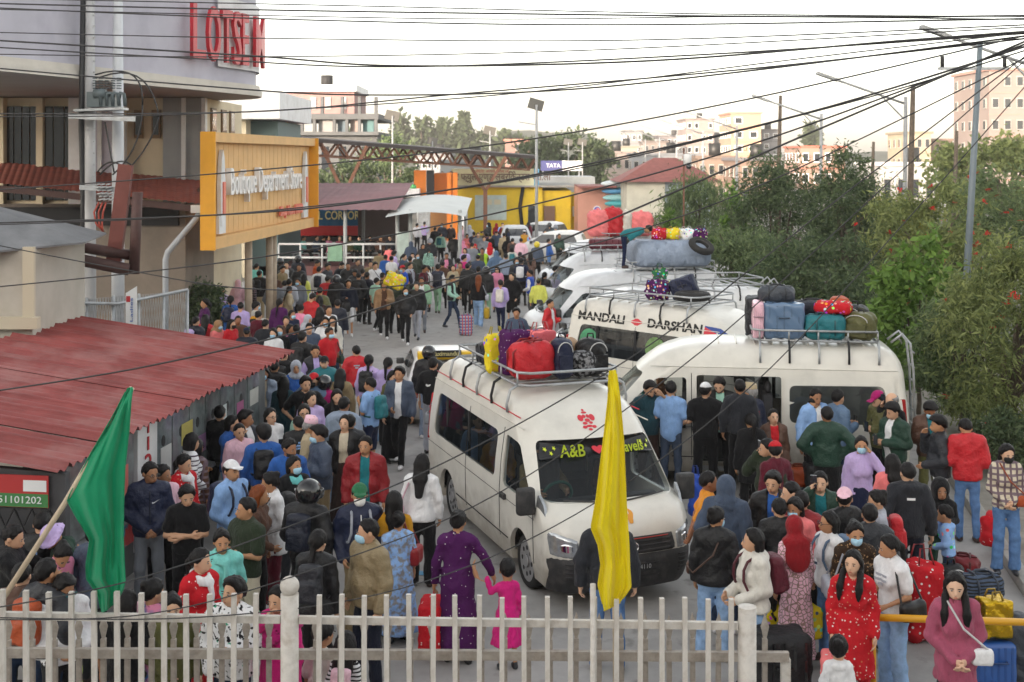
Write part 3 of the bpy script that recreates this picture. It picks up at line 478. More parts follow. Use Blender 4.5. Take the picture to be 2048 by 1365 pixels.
# houses of the far city
HOUSE_W = {}
def house(label, px0, px1, pytop, Y, depth, col, floors, cols, roof=None, name='apartment_building', win=(.02, .025, .03), sidewin=True, tank=False):
    x0, x1 = X(px0, Y), X(px1, Y); zt = CH - (pytop - HY) * Y / F; r = tag(empty(name, ((x0 + x1) / 2, Y, 0)), label, 'building', 'buildings of the far city'); w2 = (x1 - x0) / 2
    key = 'house_wall_%d' % (len(HOUSE_W)); HOUSE_W[key] = 1; col = tuple(.58 * (.68 * q + .32 * sum(col) / 3) for q in col)
    MB().lohi((-w2, 0, 0), (w2, depth, zt)).build('wall', nmat(key, col, .85, noise=.12, nscale=.3, dirt=tuple(c * .6 for c in col), dscale=.15), r)
    MB().lohi((-w2 - .3, -.3, zt), (w2 + .3, depth + .3, zt + .35)).build('roof', nmat('far_roof_' + key, roof or tuple(c * .7 for c in col), .8), r)
    fh = zt / floors; cw_ = 2 * w2 / cols; me = None; mg = None
    for fl in range(floors):
        if fl > 0: MB().lohi((-w2 - .06, -.08, fl * fh - .08), (w2 + .06, -.002, fl * fh + .08)).build('floor_band', MATS['far_roof_' + key], r)
        for c in range(cols):
            if RNG.random() < .08: continue
            if me is None:
                b_ = MB().lohi((-cw_ * .28, -.12, -fh * .24), (cw_ * .28, 0, fh * .24)).build('window', M_WHITE if RNG.random() < .5 else M_CONC, r); me = b_.data
                g_ = MB().lohi((-cw_ * .22, -.14, -fh * .19), (cw_ * .22, -.1, fh * .19)).build('pane', M_GLASSD, b_); mg = g_.data
            else: b_ = obj('window', me, None, r); g_ = obj('pane', mg, None, b_)
            b_.location = (-w2 + (c + .5) * cw_, 0, (fl + .52) * fh)
    if sidewin and me is not None:
        sx_, n2 = (-w2 if x0 > 0 else w2), max(1, round(depth / max(cw_, 2.5)))
        for fl in range(floors):
            for k in range(n2):
                b_ = obj('window', me, None, r); g_ = obj('pane', mg, None, b_); b_.location = (sx_, (k + .5) * depth / n2, (fl + .52) * fh); b_.rotation_euler = (0, 0, -pi / 2 if sx_ < 0 else pi / 2)
    if tank: MB().tube([(w2 * .3, depth / 2, zt + .3), (w2 * .3, depth / 2, zt + 1.8)], .7, 12).build('water_tank', nmat('black_plastic', (.02, .02, .02), .5), r)
    return r
for h in (('big pinkish block of many floors with dark windows behind the steel pole', 1978, 2150, 142, 150, 12, (.46, .34, .30), 6, 7, (.35, .2, .17)),
          ('tall peach tower with a red roof edge lit by the low sun', 1462, 1522, 228, 250, 14, (.68, .45, .26), 5, 2, (.55, .2, .15)), ('grey blue slab coloured as the shaded side of the peach tower', 1524, 1560, 262, 258, 12, (.33, .33, .36), 5, 2),  # peach and grey paint the sunlit and shaded sides of one tower
          ('hazy pink block with a stepped roof left of the peach tower', 1372, 1428, 240, 290, 15, (.48, .36, .33), 5, 4), ('small cream house with roof terrace right of the lamp post', 1815, 1862, 268, 190, 10, (.66, .52, .32), 3, 3, None), ('orange brick house beside the cream terrace house', 1866, 1905, 282, 200, 10, (.55, .33, .22), 3, 3),
          ('long white shed with pale walls under the far trees', 1760, 1900, 332, 120, 8, (.62, .62, .62), 1, 5, (.55, .55, .55)), ('grey house with water tank on the far ridge', 1250, 1285, 264, 300, 10, (.36, .36, .38), 4, 3, None), ('dim brick house on the far ridge beside the grey house', 1288, 1335, 285, 280, 10, (.34, .26, .23), 3, 4),
          ('pale pink long house above the blue tarpaulins', 1194, 1262, 308, 170, 10, (.60, .46, .42), 2, 4), ('blue grey row house with many shutters', 1264, 1400, 312, 165, 10, (.40, .44, .50), 2, 8), ('yellowish flat house in the middle of the far town', 1225, 1275, 296, 230, 10, (.55, .50, .36), 3, 4),
          ('brown house with sunlit orange wall behind the trees', 1395, 1470, 318, 140, 10, (.46, .30, .21), 2, 4), ('dark slate roofed house behind the tall evergreen', 1480, 1560, 322, 130, 10, (.44, .26, .18), 2, 4, (.16, .15, .16)), ('orange walled house with red roof between two trees', 1600, 1690, 296, 210, 12, (.58, .32, .22), 2, 4, (.42, .12, .08)), ('brick red house under the hill trees', 1010, 1062, 282, 260, 10, (.46, .20, .15), 3, 3, (.45, .18, .13)),
          ('grey town house far behind the pink block', 1430, 1462, 268, 310, 10, (.36, .33, .33), 4, 3), ('dull mauve house far behind the row house', 1318, 1372, 274, 320, 10, (.38, .32, .33), 4, 4), ('low grey house beyond the fuel station', 830, 900, 312, 190, 12, (.42, .43, .45), 2, 6), ('long pale blue shed beyond the fuel canopy', 880, 985, 326, 140, 8, (.42, .47, .50), 1, 6)):
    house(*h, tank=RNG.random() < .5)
rh = tag(empty('red_roof_house', (X(1310, 75), 75, 0)), 'cream and blue house with a red tiled hip roof beside the weeping tree', 'building')
MB().lohi((-1.7, 0, 0), (.6, 5, 3.9)).build('wall', nmat('aged_cream_wall', (.52, .50, .42), .85, noise=.2, nscale=1), rh); MB().lohi((.602, .2, 0), (3.4, 5, 3.9)).build('wall', nmat('blue_grey_wall', (.32, .37, .42), .8, noise=.15, nscale=1), rh)
rr = MB(); rr.add([(-2.3, -.6, 3.85), (4, -.6, 3.85), (4, 5.6, 3.85), (-2.3, 5.6, 3.85), (.2, 2.4, 5.3), (1.6, 2.4, 5.3)], [(0, 1, 5, 4), (1, 2, 5), (2, 3, 4, 5), (3, 0, 4)]); rr.build('roof', nmat('tile_pink_red', (.24, .085, .075), .75, noise=.2, nscale=3), rh)
for i in range(9): MB().tube([(-1.4 + i * .2, -.3, 1.2), (-1.4 + i * .2, -.3, 2.0)], .025, 6).build('baluster', M_DARK, rh)
pk = tag(empty('pink_wall_shop', (X(1215, 80), 80, 0)), 'salmon pink shop with an awning right of the yellow office', 'building'); MB().lohi((-1.9, 0, 0), (.4, 5, 3.4)).build('wall', nmat('salmon_wall', (.52, .26, .20), .8, noise=.1, nscale=1), pk); MB().lohi((.402, -.1, 0), (4.6, 5, 1.9)).build('dark_front', nmat('dark_brown_front', (.07, .045, .04), .7), pk); MB().lohi((-1.9, -1.2, 3.4), (.5, 5, 3.5)).build('awning', nmat('tile_pink_red', (.4, .13, .11), .75), pk)
for i, (px, py, c) in enumerate(((1232, 368, (.55, .62, .66)), (1234, 382, (.10, .30, .55)), (1236, 396, (.30, .55, .58)), (1240, 408, (.07, .35, .40)))): tag(MB().ball((0, 0, 0), (1.0, .5, .22)).build('tarpaulin_bundle', M_NYLON, color=c), ['pale blue grey', 'deep blue', 'light aqua', 'dark teal'][i] + ' tarpaulin bundle piled on the salmon pink shop', 'bundle', 'tarpaulin bundles on the shop').location = P(px, py, 79.8 - i * .2)
sgn = tag(empty('round_sign', tuple(P(1194, 420, 70))), 'round violet road sign with white rim on a post', 'sign'); MB().tube([(0, 0, 0), (0, .04, 0)], .22, 20).build('rim', M_WHITE, sgn); MB().tube([(0, -.02, 0), (0, -.002, 0)], .18, 20).build('disc', nmat('violet_sign', (.14, .10, .38), .5), sgn); MB().tube([(0, .06, -2.37), (0, .06, .1)], .04, 8).build('post', M_STEEL, sgn)
ad = tag(empty('advertising_hoarding', tuple(P(1120, 332, 110))), 'blue and white hoarding on the far side of the fuel station', 'billboard'); MB().lohi((-1.7, 0, -.45), (.2, .1, .45)).build('board', nmat('hoarding_blue', (.03, .035, .14), .5), ad); MB().lohi((.202, 0, -.45), (1.9, .1, .45)).build('board', M_WHITE, ad)
text_on('lettering', 'TATA', M_WHITE, ad, lambda u, v, d: Vector((-.6 + u, -.03 - d, v)), .5, .005)
for x in (-1.5, 1.7): MB().tube([(x, .2, -ad.location.z), (x, .2, -.3)], .06, 6).build('leg', M_STEEL, ad)
# festival market stalls row far behind the shelter
for i, (px, py, c, t) in enumerate(((690, 383, (.15, .42, .6), 'blue'), (735, 384, (.62, .2, .25), 'pink striped'), (650, 376, (.65, .65, .62), 'white'), (765, 376, (.15, .45, .2), 'green'), (800, 378, (.7, .7, .72), 'plain pale'))):
    q = P(px, py, 78); st = tag(empty('market_booth', (q.x, 78, 0)), t + ' topped market booth behind the maroon shelter roof', 'booth', 'market booths'); MB().lohi((-1.2, 0, q.z - .5), (1.2, 2, q.z)).build('canopy', M_CLOTH, st, color=c)
    for sx in (-1.1, 1.1): MB().tube([(sx, .1, 0), (sx, .1, q.z - .5)], .05, 6).build('post', M_STEEL, st)
    for k in range(3): MB().ball((-.8 + k * .8, .3, q.z + .12), (.22, .2, .16), 8, 6).build('balloon', M_GLOSS, st, color=RNG.choice([(.6, .05, .05), (.7, .5, .05), (.1, .5, .15), (.8, .3, .05)]))
# unseen blocks added behind the camera to keep the street in evening shade
for x0, x1, y0, y1, h, t in ((-75, -33, -38, -22, 21, 'tall plain block'), (-32, 6, -48, -30, 19, 'wide plain block'), (8, 45, -52, -34, 17, 'long plain block')):
    b_ = tag(empty('shade_block', ((x0 + x1) / 2, (y0 + y1) / 2, 0)), t + ' added out of view to shade the street', 'building'); MB().box((0, 0, h / 2), ((x1 - x0) / 2, (y1 - y0) / 2, h / 2)).build('wall', nmat('plain_block', (.5, .48, .44), .85), b_); MB().box((0, 0, h + .2), ((x1 - x0) / 2 + .3, (y1 - y0) / 2 + .3, .2)).build('roof', M_CONC, b_)
# ================================================================== hills and trees
M_HILL = nmat('hazy_hill_wood', (.055, .07, .05), .95, noise=.4, nscale=.05, bump=1.5, bscale=.12)
hl = MB()
def hillf(u, v):
    x = -320 + v * 640; e = 12 * max(0, 1 - ((x + 40) / 120) ** 2) + 8 * max(0, 1 - ((x - 90) / 170) ** 2) + 1.5 * sin(x * .09) + 1 * sin(x * .23 + 1); return (x, 470 + u * 160, max(0, e) * sin(u * pi) ** .7)
hl.grid(hillf, 10, 80); tag(hl.build('hills', M_HILL), kind='structure')
def leaf_mat(name, col, col2, tr=.42):
    col, col2 = tuple(q * k * 1.32 for q, k in zip(col, (.98, 1.06, .84))), tuple(q * k * 1.28 for q, k in zip(col2, (.98, 1.06, .84)))
    m = bpy.data.materials.new(name); m.use_nodes = True; n = m.node_tree.nodes; L = m.node_tree.links; b = n['Principled BSDF']; out = n['Material Output']; ge = n.new('ShaderNodeNewGeometry'); tc = n.new('ShaderNodeTexCoord')
    r1_ = n.new('ShaderNodeMix'); r1_.data_type = 'RGBA'; L.new(ge.outputs['Random Per Island'], r1_.inputs[0]); r1_.inputs[6].default_value = (*col, 1); r1_.inputs[7].default_value = (*col2, 1)
    L.new(r1_.outputs[2], b.inputs['Base Color']); b.inputs['Roughness'].default_value = .6; b.inputs['Specular IOR Level'].default_value = .3
    t = n.new('ShaderNodeBsdfTranslucent'); L.new(r1_.outputs[2], t.inputs[0]); mx_ = n.new('ShaderNodeMixShader'); mx_.inputs[0].default_value = tr; L.new(b.outputs[0], mx_.inputs[1]); L.new(t.outputs[0], mx_.inputs[2]); L.new(mx_.outputs[0], out.inputs[0]); return m
LM = {'dark': leaf_mat('dark_leaf', (.035, .055, .035), (.11, .135, .08)), 'weep': leaf_mat('weeping_leaf', (.06, .085, .05), (.17, .205, .12)), 'bright': leaf_mat('bright_leaf', (.06, .11, .025), (.15, .23, .06)), 'olive': leaf_mat('olive_leaf', (.08, .10, .045), (.23, .24, .11)), 'far': leaf_mat('far_leaf', (.04, .055, .035), (.08, .10, .06)), 'red': leaf_mat('red_blossom', (.45, .01, .02), (.58, .025, .03)), 'yel': leaf_mat('yellow_leaf', (.12, .13, .03), (.26, .22, .05))}
M_BARK = nmat('bark', (.11, .085, .065), .9, noise=.35, nscale=9, bump=.02, bscale=25)
rg = np.random.default_rng(5)
def leaves(cent, rad, n, ls, asp=2.2, droop=0., ncl=40, cl=.28, shell=.55):
    """n leaf quads gathered in clumps through an ellipsoid"""
    u = rg.normal(size=(ncl, 3)); u /= np.linalg.norm(u, axis=1)[:, None]; rr_ = rg.uniform(shell, 1, ncl) ** .6; cc = cent + u * rr_[:, None] * rad
    k = rg.integers(0, ncl, n); sz = rg.uniform(.5, 1.3, ncl)[k]; off = rg.normal(size=(n, 3)) * (np.array(rad) * cl) * sz[:, None]; off[:, 2] *= .7; p = cc[k] + off
    d = rg.normal(size=(n, 3)); d[:, 2] -= droop; d /= np.linalg.norm(d, axis=1)[:, None]; s_ = np.cross(d, rg.normal(size=(n, 3))); s_ /= np.linalg.norm(s_, axis=1)[:, None]
    l = (ls * rg.uniform(.6, 1.4, n))[:, None]; V = np.stack([p, p + d * l * .5 + s_ * l / asp / 2, p + d * l, p + d * l * .5 - s_ * l / asp / 2], 1).reshape(-1, 3); V[:, 2] = np.maximum(V[:, 2], .05)
    return V, np.arange(4 * n).reshape(n, 4), cc
def tree(name, label, px, Y, ztop, zbot, rad, n, ls, mat, asp=2.2, droop=0., ncl=45, flowers=0, trunk=.12, group=None, cat='tree', x=None, shell=.5, cl=.26):
    x = X(px, Y) if x is None else x; r = tag(empty(name, (x, Y, 0)), label, cat, group); zc = (ztop + zbot) / 2; R_ = np.array((rad, rad, (ztop - zbot) / 2)) * .86
    n = int(n * (1.25 if Y < 60 else .8)); ls *= 1.28 if Y < 60 else 1.15; V, Q, cc = leaves(np.array((0, 0, zc)), R_ * (1.08, 1.08, 1.06), n, ls, asp, droop, ncl, cl * .62, shell * .75); obj('crown', npmesh('crown', V, Q, False), LM[mat], r)
    t = MB(); t.tube([(0, 0, 0), (.05 * rad, .03, zbot * .6 + .2), (-.03 * rad, 0, zc)], [trunk, trunk * .8, trunk * .4], 8); t.build('trunk', M_BARK, r)
    lm = MB()
    for c in cc[::max(1, ncl // 10)]: lm.tube([(0, 0, zbot * .5 + .25 * zc), (c[0] * .5, c[1] * .5, (zc + c[2]) / 2), tuple(c)], [trunk * .45, trunk * .28, trunk * .1], 5)
    lm.build('limbs', M_BARK, r)
    if flowers:
        fl = cc[rg.integers(0, len(cc), flowers)] + rg.normal(size=(flowers, 3)) * R_ * .22; fl[:, 1] -= rad * .5
        fm = None
        for c in fl:
            if fm is None: Vf, Qf, _ = leaves(np.zeros(3), np.array((.055, .055, .075)), 46, .07, 3, 0, 8, .5, .2); b_ = obj('blossom', npmesh('blossom', Vf, Qf, False), LM['red'], r); fm = b_.data
            else: b_ = obj('blossom', fm, None, r)
            b_.location = c; b_.rotation_euler = (rg.uniform(0, .6), rg.uniform(0, .6), rg.uniform(0, 6))
    return r
tree('weeping_tree', 'weeping grey green tree beside the red roofed house', 1395, 50, 4.95, .6, 1.9, 9000, .20, 'weep', 5, 1.6, 60)
tree('shrub_tree', 'light green leafy shrub growing against the weeping tree', 1462, 46, 4.3, 1.6, .8, 1500, .16, 'bright', 2, .2, 20)
tree('leafy_shrub', 'pale green shrub at the foot of the weeping tree', 1335, 47, 3.6, .3, .7, 1500, .16, 'bright', 2.5, .2, 22)
tree('evergreen_tree', 'dark feathery evergreen tree behind the roof rack van', 1560, 43, 5.75, .4, 2.0, 12000, .15, 'dark', 4, .5, 70)
tree('evergreen_tree', 'dark evergreen tree with pointed top left of the lamp post', 1695, 39, 5.7, .4, 1.55, 10000, .14, 'dark', 4, .3, 60)
tree('evergreen_tree', 'low dark evergreen filling the gap behind the parked vans', 1480, 37, 3.4, .2, 1.5, 7000, .14, 'weep', 4, .5, 50)
tree('evergreen_tree', 'deep shadowed evergreen behind the luggage van', 1640, 31, 3.75, .2, 1.65, 9000, .13, 'dark', 3.5, .4, 60)
tree('bottlebrush_tree', 'bottlebrush tree with scattered red flowers by the steel pole', 1850, 33, 4.85, .3, 1.8, 10000, .14, 'olive', 4, .4, 60, flowers=48)
tree('bottlebrush_tree', 'tall red flowering bottlebrush beyond the steel pole', 1975, 37, 5.0, .4, 2.0, 9000, .15, 'weep', 4, .5, 60, flowers=48)
tree('broad_leaf_shrub', 'bright broad leaved shrub with glossy leaves behind the luggage van', 1835, 25, 3.75, .3, 1.0, 3200, .15, 'bright', 2.3, .5, 34, trunk=.06)
tree('bottlebrush_tree', 'bushy bottlebrush leaning over the pavement with a few red flowers', 2010, 21.5, 3.9, .25, 1.25, 11000, .11, 'olive', 4.5, .5, 60, flowers=16)
tree('bottlebrush_tree', 'dark bushy bottlebrush behind the person in the red jacket', 1925, 23.5, 3.0, .2, 1.0, 9000, .11, 'weep', 4.5, .5, 50, flowers=8)
tree('low_bush', 'dark low bush at the edge of the pavement', 1985, 20.2, 1.35, .1, .55, 3500, .09, 'dark', 3, .2, 30, trunk=.04)
tree('hill_tree', 'large olive tree in front of the pink block', 2000, 75, 7.4, .6, 4.2, 9000, .32, 'olive', 2, .1, 70, trunk=.3)
tree('yellow_shrub', 'yellowish shrubs between the lamp post and the steel pole', 1790, 44, 4.3, .4, 2.1, 6000, .16, 'yel', 2.5, .2, 50)
tree('street_tree', 'wide grey green tree behind the hoardings', 1130, 150, 9.0, 1, 6.0, 6000, .6, 'far', 2, 0, 60, trunk=.4)
tree('street_tree', 'leafy tree standing behind the fuel canopy', 690, 95, 5.6, .6, 4.2, 6000, .35, 'far', 2.5, .3, 50, trunk=.25)
tree('street_tree', 'feathery tree with bright sprays beside the concrete building', 775, 105, 7.4, 1.0, 2.8, 4000, .4, 'weep', 3, .4, 36, trunk=.2)
for i, (px, py, wd) in enumerate(((800, 232, 26), (845, 236, 34), (885, 240, 30), (928, 216, 22), (965, 262, 26), (1010, 262, 24), (1040, 268, 22), (700, 250, 30), (1290, 262, 18), (1625, 248, 20))):
    Yt = 330; tree('hill_tree', 'hazy tree on the far ridge behind the fuel canopy', px, Yt, CH - (py - HY) * Yt / F, 2, wd * Yt / F * .9, 1500, 1.5, 'far', 1.8, 0, 30, trunk=.5, group='trees on the far ridge')
tree('grass_clump', 'olive scrub above the blue tarpaulins', 1300, 120, 3.9, .3, 4.5, 4000, .35, 'yel', 3, 0, 60, trunk=.1, cat='shrub')
tp_ = tree('clipped_thuja', 'round clipped thuja bush beside the annex wall', 402, 33, 2.05, .5, .72, 5000, .09, 'dark', 2.5, 0, 60, trunk=.05, cat='bush')
# ================================================================== lamps and poles
M_LAMP = nmat('lamp_grey', (.30, .31, .32), .55, noise=.15, nscale=4)
for i, (px, Y, zt) in enumerate(((2078, 33, 7.9), (1808, 45, 7.5), (1640, 58, 7.35), (1472, 76, 7.3), (1405, 92, 7.3), (1352, 112, 7.4), (1318, 132, 7.5), (1290, 152, 7.6))):
    desc = ['beside the steel pole', 'rising from the evergreen', 'behind the evergreen', 'in front of the peach tower', 'below the pink block', 'further down the road', 'far down the road', 'at the end of the row'][i]
    r = tag(empty('street_lamp', (X(px, Y), Y, 0)), 'street lamp on a long rising arm ' + desc, 'street lamp', 'street lamps along the road')
    MB().tube([(0, 0, 0), (.06, 0, zt)], [.10, .07], 10).build('pole', M_LAMP, r); a = Vector((.05, 0, zt - .25)); b = Vector((-3.2, -.2, zt + .85)); MB().tube([a, b], .045, 6).build('arm', M_LAMP, r)
    MB().bar(b + (a - b) * .24, b, .26, .10).build('lamp_head', M_LAMP, r); MB().bar(a + Vector((0, 0, -.6)), a + (b - a) * .28, .05, .05).build('brace', M_LAMP, r)
sp_ = pole_thing('power_pole', 'blue grey steel power pole with a cross arm over the bottlebrush', 1922, 30, .075, 8.05, nmat('blue_grey_steel', (.13, .165, .19), .5, noise=.12, nscale=4), lean=.46)
MB().bar((-.55, 0, 7.45), (1.15, 0, 7.45), .07, .07).build('cross_arm', M_STEEL, sp_)
for x in (-.45, .46, 1.05): MB().tube([(x, 0, 7.48), (x, 0, 7.75)], .05, 8).build('insulator', M_DARK, sp_)
for px, Y, zt, t in ((1553, 62, 8.4, 'bent wooden pole with a crooked top beside the peach tower'), (1815, 44.2, 7.9, 'thin wooden stake tied to the lamp pole'), (1740, 70, 6.2, 'plain wooden pole far behind the evergreen'), (1905, 60, 6.6, 'wooden pole in front of the cream terrace house')):
    pole_thing('wooden_pole', t, px, Y, .10, zt, M_BARK, 'pole', lean=.2)
for i, (px, py, Y, t) in enumerate(((1073, 210, 62, 'tall solar street light rising over the yellow office'), (785, 232, 88, 'solar street light beside the feathery tree'), (980, 262, 105, 'solar street light above the fuel canopy'), (865, 283, 120, 'small solar street light at the canopy edge'), (1137, 285, 140, 'slim solar street light before the wide tree'), (1165, 285, 138, 'slim solar street light beside the hoarding'))):
    z = CH - (py - HY) * Y / F; r = tag(empty('solar_lamp', (X(px, Y), Y, 0)), t, 'street lamp', 'solar street lights'); MB().tube([(0, 0, 0), (0, 0, z)], [.09, .06], 8).build('pole', M_LAMP, r)
    s_ = .38 if i < 1 else .5; MB().bar((-.1, 0, z + .05 - s_ * .75), (.05, .25, z + .05 + s_ * .6), s_ * 2, .05, (0, 1, 0)).build('solar_panel', nmat('solar_panel', (.09, .085, .075), .4), r); MB().bar((0, 0, z - 1.0), (-.9, 0, z - .85), .05, .05).build('lamp_arm', M_LAMP, r)
cc_ = tag(empty('security_camera', tuple(P(1375, 315, 40))), 'white dome camera housing on a slim post over the weeping tree', 'camera'); MB().tube([(0, 0, .1), (0, 0, -.25)], .13, 12).build('housing', M_WHITE, cc_); MB().ball((0.03, -.08, -.3), .09).build('dome', M_GLASSD, cc_); MB().tube([(-.12, .1, -cc_.location.z), (-.1, .1, .3)], .03, 6).build('post', nmat('rust_oxide_steel', (.17, .075, .045)), cc_)
# ================================================================== overhead cables, all gathered at a pole just right of the view
M_CABLE = nmat('overhead_cable_sheath', (.035, .035, .037), .6)
CABLES = [ # photo points left to right, sag already in them, radius (mm), depth at left, words
 ([(-60, -4), (700, 12), (1400, 28), (2100, 34)], 9, 'topmost thin'), ([(-60, 6), (620, 22), (1600, 34), (2100, 31)], 13, 'second from the top thick'), ([(-60, 18), (900, 38), (1500, 34), (2100, 40)], 9, 'third from the top'), ([(-60, 14), (600, 40), (1250, 50), (2100, 37)], 12, 'fourth from the top'),
 ([(-60, 64), (600, 78), (1300, 80), (2100, 48)], 10, 'level thin'), ([(-60, 78), (500, 112), (800, 132), (1300, 122), (1800, 82), (2100, 60)], 14, 'sagging thick'), ([(-60, 108), (500, 114), (1200, 100), (2100, 52)], 9, 'thin straight'), ([(-60, 92), (400, 118), (800, 134), (1400, 110), (2100, 64)], 12, 'twisted pair'),
 ([(-60, 132), (400, 172), (700, 190), (1100, 182), (1500, 142), (2100, 66)], 13, 'double strand'), ([(-60, 228), (500, 224), (900, 190), (1500, 138), (2100, 72)], 12, 'cable crossing the lilac wall'), ([(-60, 234), (400, 228), (1000, 190), (1600, 118), (2100, 60)], 9, 'thin cable under the double strand'),
 ([(-60, 384), (500, 342), (1000, 288), (1500, 198), (2100, 60)], 11, 'cable crossing the orange billboard top'), ([(-60, 448), (400, 432), (700, 408), (1100, 344), (1600, 230), (2100, 78)], 14, 'thick cable crossing the billboard middle'), ([(-60, 452), (500, 425), (1100, 348), (1700, 205), (2100, 86)], 10, 'companion of the thick billboard cable'),
 ([(-60, 580), (500, 518), (1000, 425), (1500, 290), (2100, 70)], 12, 'cable crossing the billboard posts'), ([(-60, 480), (250, 540), (500, 578), (800, 572), (1100, 512), (1500, 380), (2100, 92)], 9, 'slack cable dipping over the crowd'), ([(-60, 790), (300, 732), (700, 635), (1100, 490), (1600, 275), (2100, 62)], 14, 'heavy cable over the red stall roof'),
 ([(-60, 1225), (250, 1165), (560, 1060), (900, 920), (1300, 690), (1700, 380), (2120, 60)], 9, 'long cable sweeping over the white vans'), ([(-60, 1240), (300, 1228), (640, 1135), (1000, 985), (1400, 705), (1800, 345), (2130, 50)], 8, 'cable sweeping past the A and B van'), ([(-60, 1235), (400, 1235), (800, 1178), (1150, 1030), (1500, 775), (1850, 400), (2140, 70)], 8, 'lowest cable tied along the white fence')]
pc_ = tag(empty('cable_pole', (5.05, 10.5, 0)), 'concrete pole just outside the view where all cables meet', 'utility pole'); MB().tube([(0, 0, 0), (0, 0, 7.6)], [.17, .13], 12).build('shaft', M_CONC, pc_)
def spline(pts, n=48):
    pts = [pts[0]] + pts + [pts[-1]]; out = []
    for i in range(1, len(pts) - 2):
        p0, p1, p2, p3 = [np.array(q, float) for q in pts[i - 1:i + 3]]
        for t in np.linspace(0, 1, n // (len(pts) - 3) + 1)[:-1]: out.append(.5 * ((2 * p1) + (-p0 + p2) * t + (2 * p0 - 5 * p1 + 4 * p2 - p3) * t * t + (-p0 + 3 * p1 - 3 * p2 + p3) * t ** 3))
    out.append(np.array(pts[-2], float)); return out
for i, (pts, r, t) in enumerate(CABLES):
    near = i >= 17; Yl = 9.3 if near else 13.5 + (i % 5) * .5; q = []
    for p in spline(pts):
        u = min(1, max(0, (p[0] + 60) / 2170)); Y = Yl + (10.4 - Yl) * u; q.append(P(p[0], p[1], Y))
    e = q[-1]; q.append(Vector((5.05, 10.45, e.z + .02))); tag(MB().tube(q, r / 1000 * (.62 if near else .66), 6).build('overhead_cable', M_CABLE), t + (' overhead cable' if 'cable' not in t else ' running overhead'), 'cable', 'overhead cables')
# ================================================================== white fence in front
FY = 9.6; fk = FY / F
fn = tag(empty('white_fence', (0, FY, 0)), 'off white square tube fence with round posts in front of the crowd', 'fence')
pm = MB().lohi((-.0185, -.0185, 0), (.0185, .0185, 1)).mesh('picket'); pm.materials.append(M_PAINTED)
xs = [7 + 45.9 * i for i in range(12)] + [636 + 45.9 * i for i in range(19)]
for i, px in enumerate(xs):
    if abs(px - 1497) < 22: continue
    zt = CH - ((1182 + 12 * px / 1000 + RNG.uniform(-3, 3)) - HY) * fk; o = obj('picket', pm, None, fn); o.location = ((px - CX) * fk, 0, .12); o.scale = (1, 1, zt - .12); o.rotation_euler = (0, RNG.uniform(-.006, .006), 0)
for px0, px1 in ((-80, 558), (596, 775), (775, 1478)): MB().bar(((px0 - CX) * fk, .05, CH - (1236 + px0 * .014 - HY) * fk), ((px1 - CX) * fk, .05, CH - (1236 + px1 * .014 - HY) * fk), .04, .056).build('rail', M_PAINTED, fn)
MB().bar(((-80 - CX) * fk, .05, .5), ((1478 - CX) * fk, .05, .5), .045, .06).build('rail', M_PAINTED, fn)
for px, ball in ((577, 1), (1497, 0)):
    zt = CH - ((1192 if ball else 1218) - HY) * fk; p_ = MB().tube([((px - CX) * fk, .05, 0), ((px - CX) * fk, .05, zt)], .07, 20).build('post', M_PAINTED, fn)
    if ball: MB().ball(((px - CX) * fk, .05, zt + .06), .075, 18, 12).build('ball_finial', M_PAINTED, fn)
MB().tube([((1185 - CX) * fk, -.05, .1), ((1185 - CX) * fk, -.05, CH - (1164 - HY) * fk)], .022, 10).build('pipe', M_PAINTED, fn)
GY = 10.15; gk = GY / F
sf = tag(empty('spear_fence', (0, GY, 0)), 'weathered low railing with spear tips behind the white fence', 'fence')
sm_ = MB(); sm_.lohi((-.02, -.02, 0), (.02, .02, 1.38)); sm_.prism([(-.012, 1.38), (.012, 1.38), (.034, 1.48), (0, 1.59), (-.034, 1.48)], -.006, .006, lambda a, z, d: (a, d, z)); sm_ = sm_.mesh('spear'); sm_.materials.append(nmat('weathered_steel', (.36, .32, .28), .7, noise=.25, nscale=12, dirt=(.15, .10, .07), dscale=8))
for i in range(34):
    px = 18 + 47.2 * i
    if px > 1560: break
    o = obj('spear', sm_, None, sf); o.location = ((px - CX) * gk, 0, RNG.uniform(-.01, .01)); o.rotation_euler = (0, RNG.uniform(-.01, .01), 0)
MB().bar(((-60 - CX) * gk, -.04, 1.285), ((1575 - CX) * gk, -.04, 1.25), .05, .075).build('rail', MATS['weathered_steel'], sf)
MB().lohi(((1562 - CX) * gk, -.03, 0), ((1580 - CX) * gk, .03, 1.22)).build('end_post', M_PAINTED, sf)
yb_ = tag(empty('yellow_barrier', (0, 11.9, 0)), 'yellow painted barrier pipe behind the person in the mauve shirt', 'barrier'); MB().tube([P(1745, 1235, 11.9) - Vector((0, 11.9, 0)), P(2110, 1247, 11.9) - Vector((0, 11.9, 0))], .035, 12).build('pipe', nmat('barrier_yellow', (.72, .36, .01), .4), yb_)
for px in (1748, 2090): q = P(px, 1236, 11.9); MB().tube([(q.x, .03, 0), (q.x, .03, q.z)], .03, 8).build('leg', MATS['barrier_yellow'], yb_)
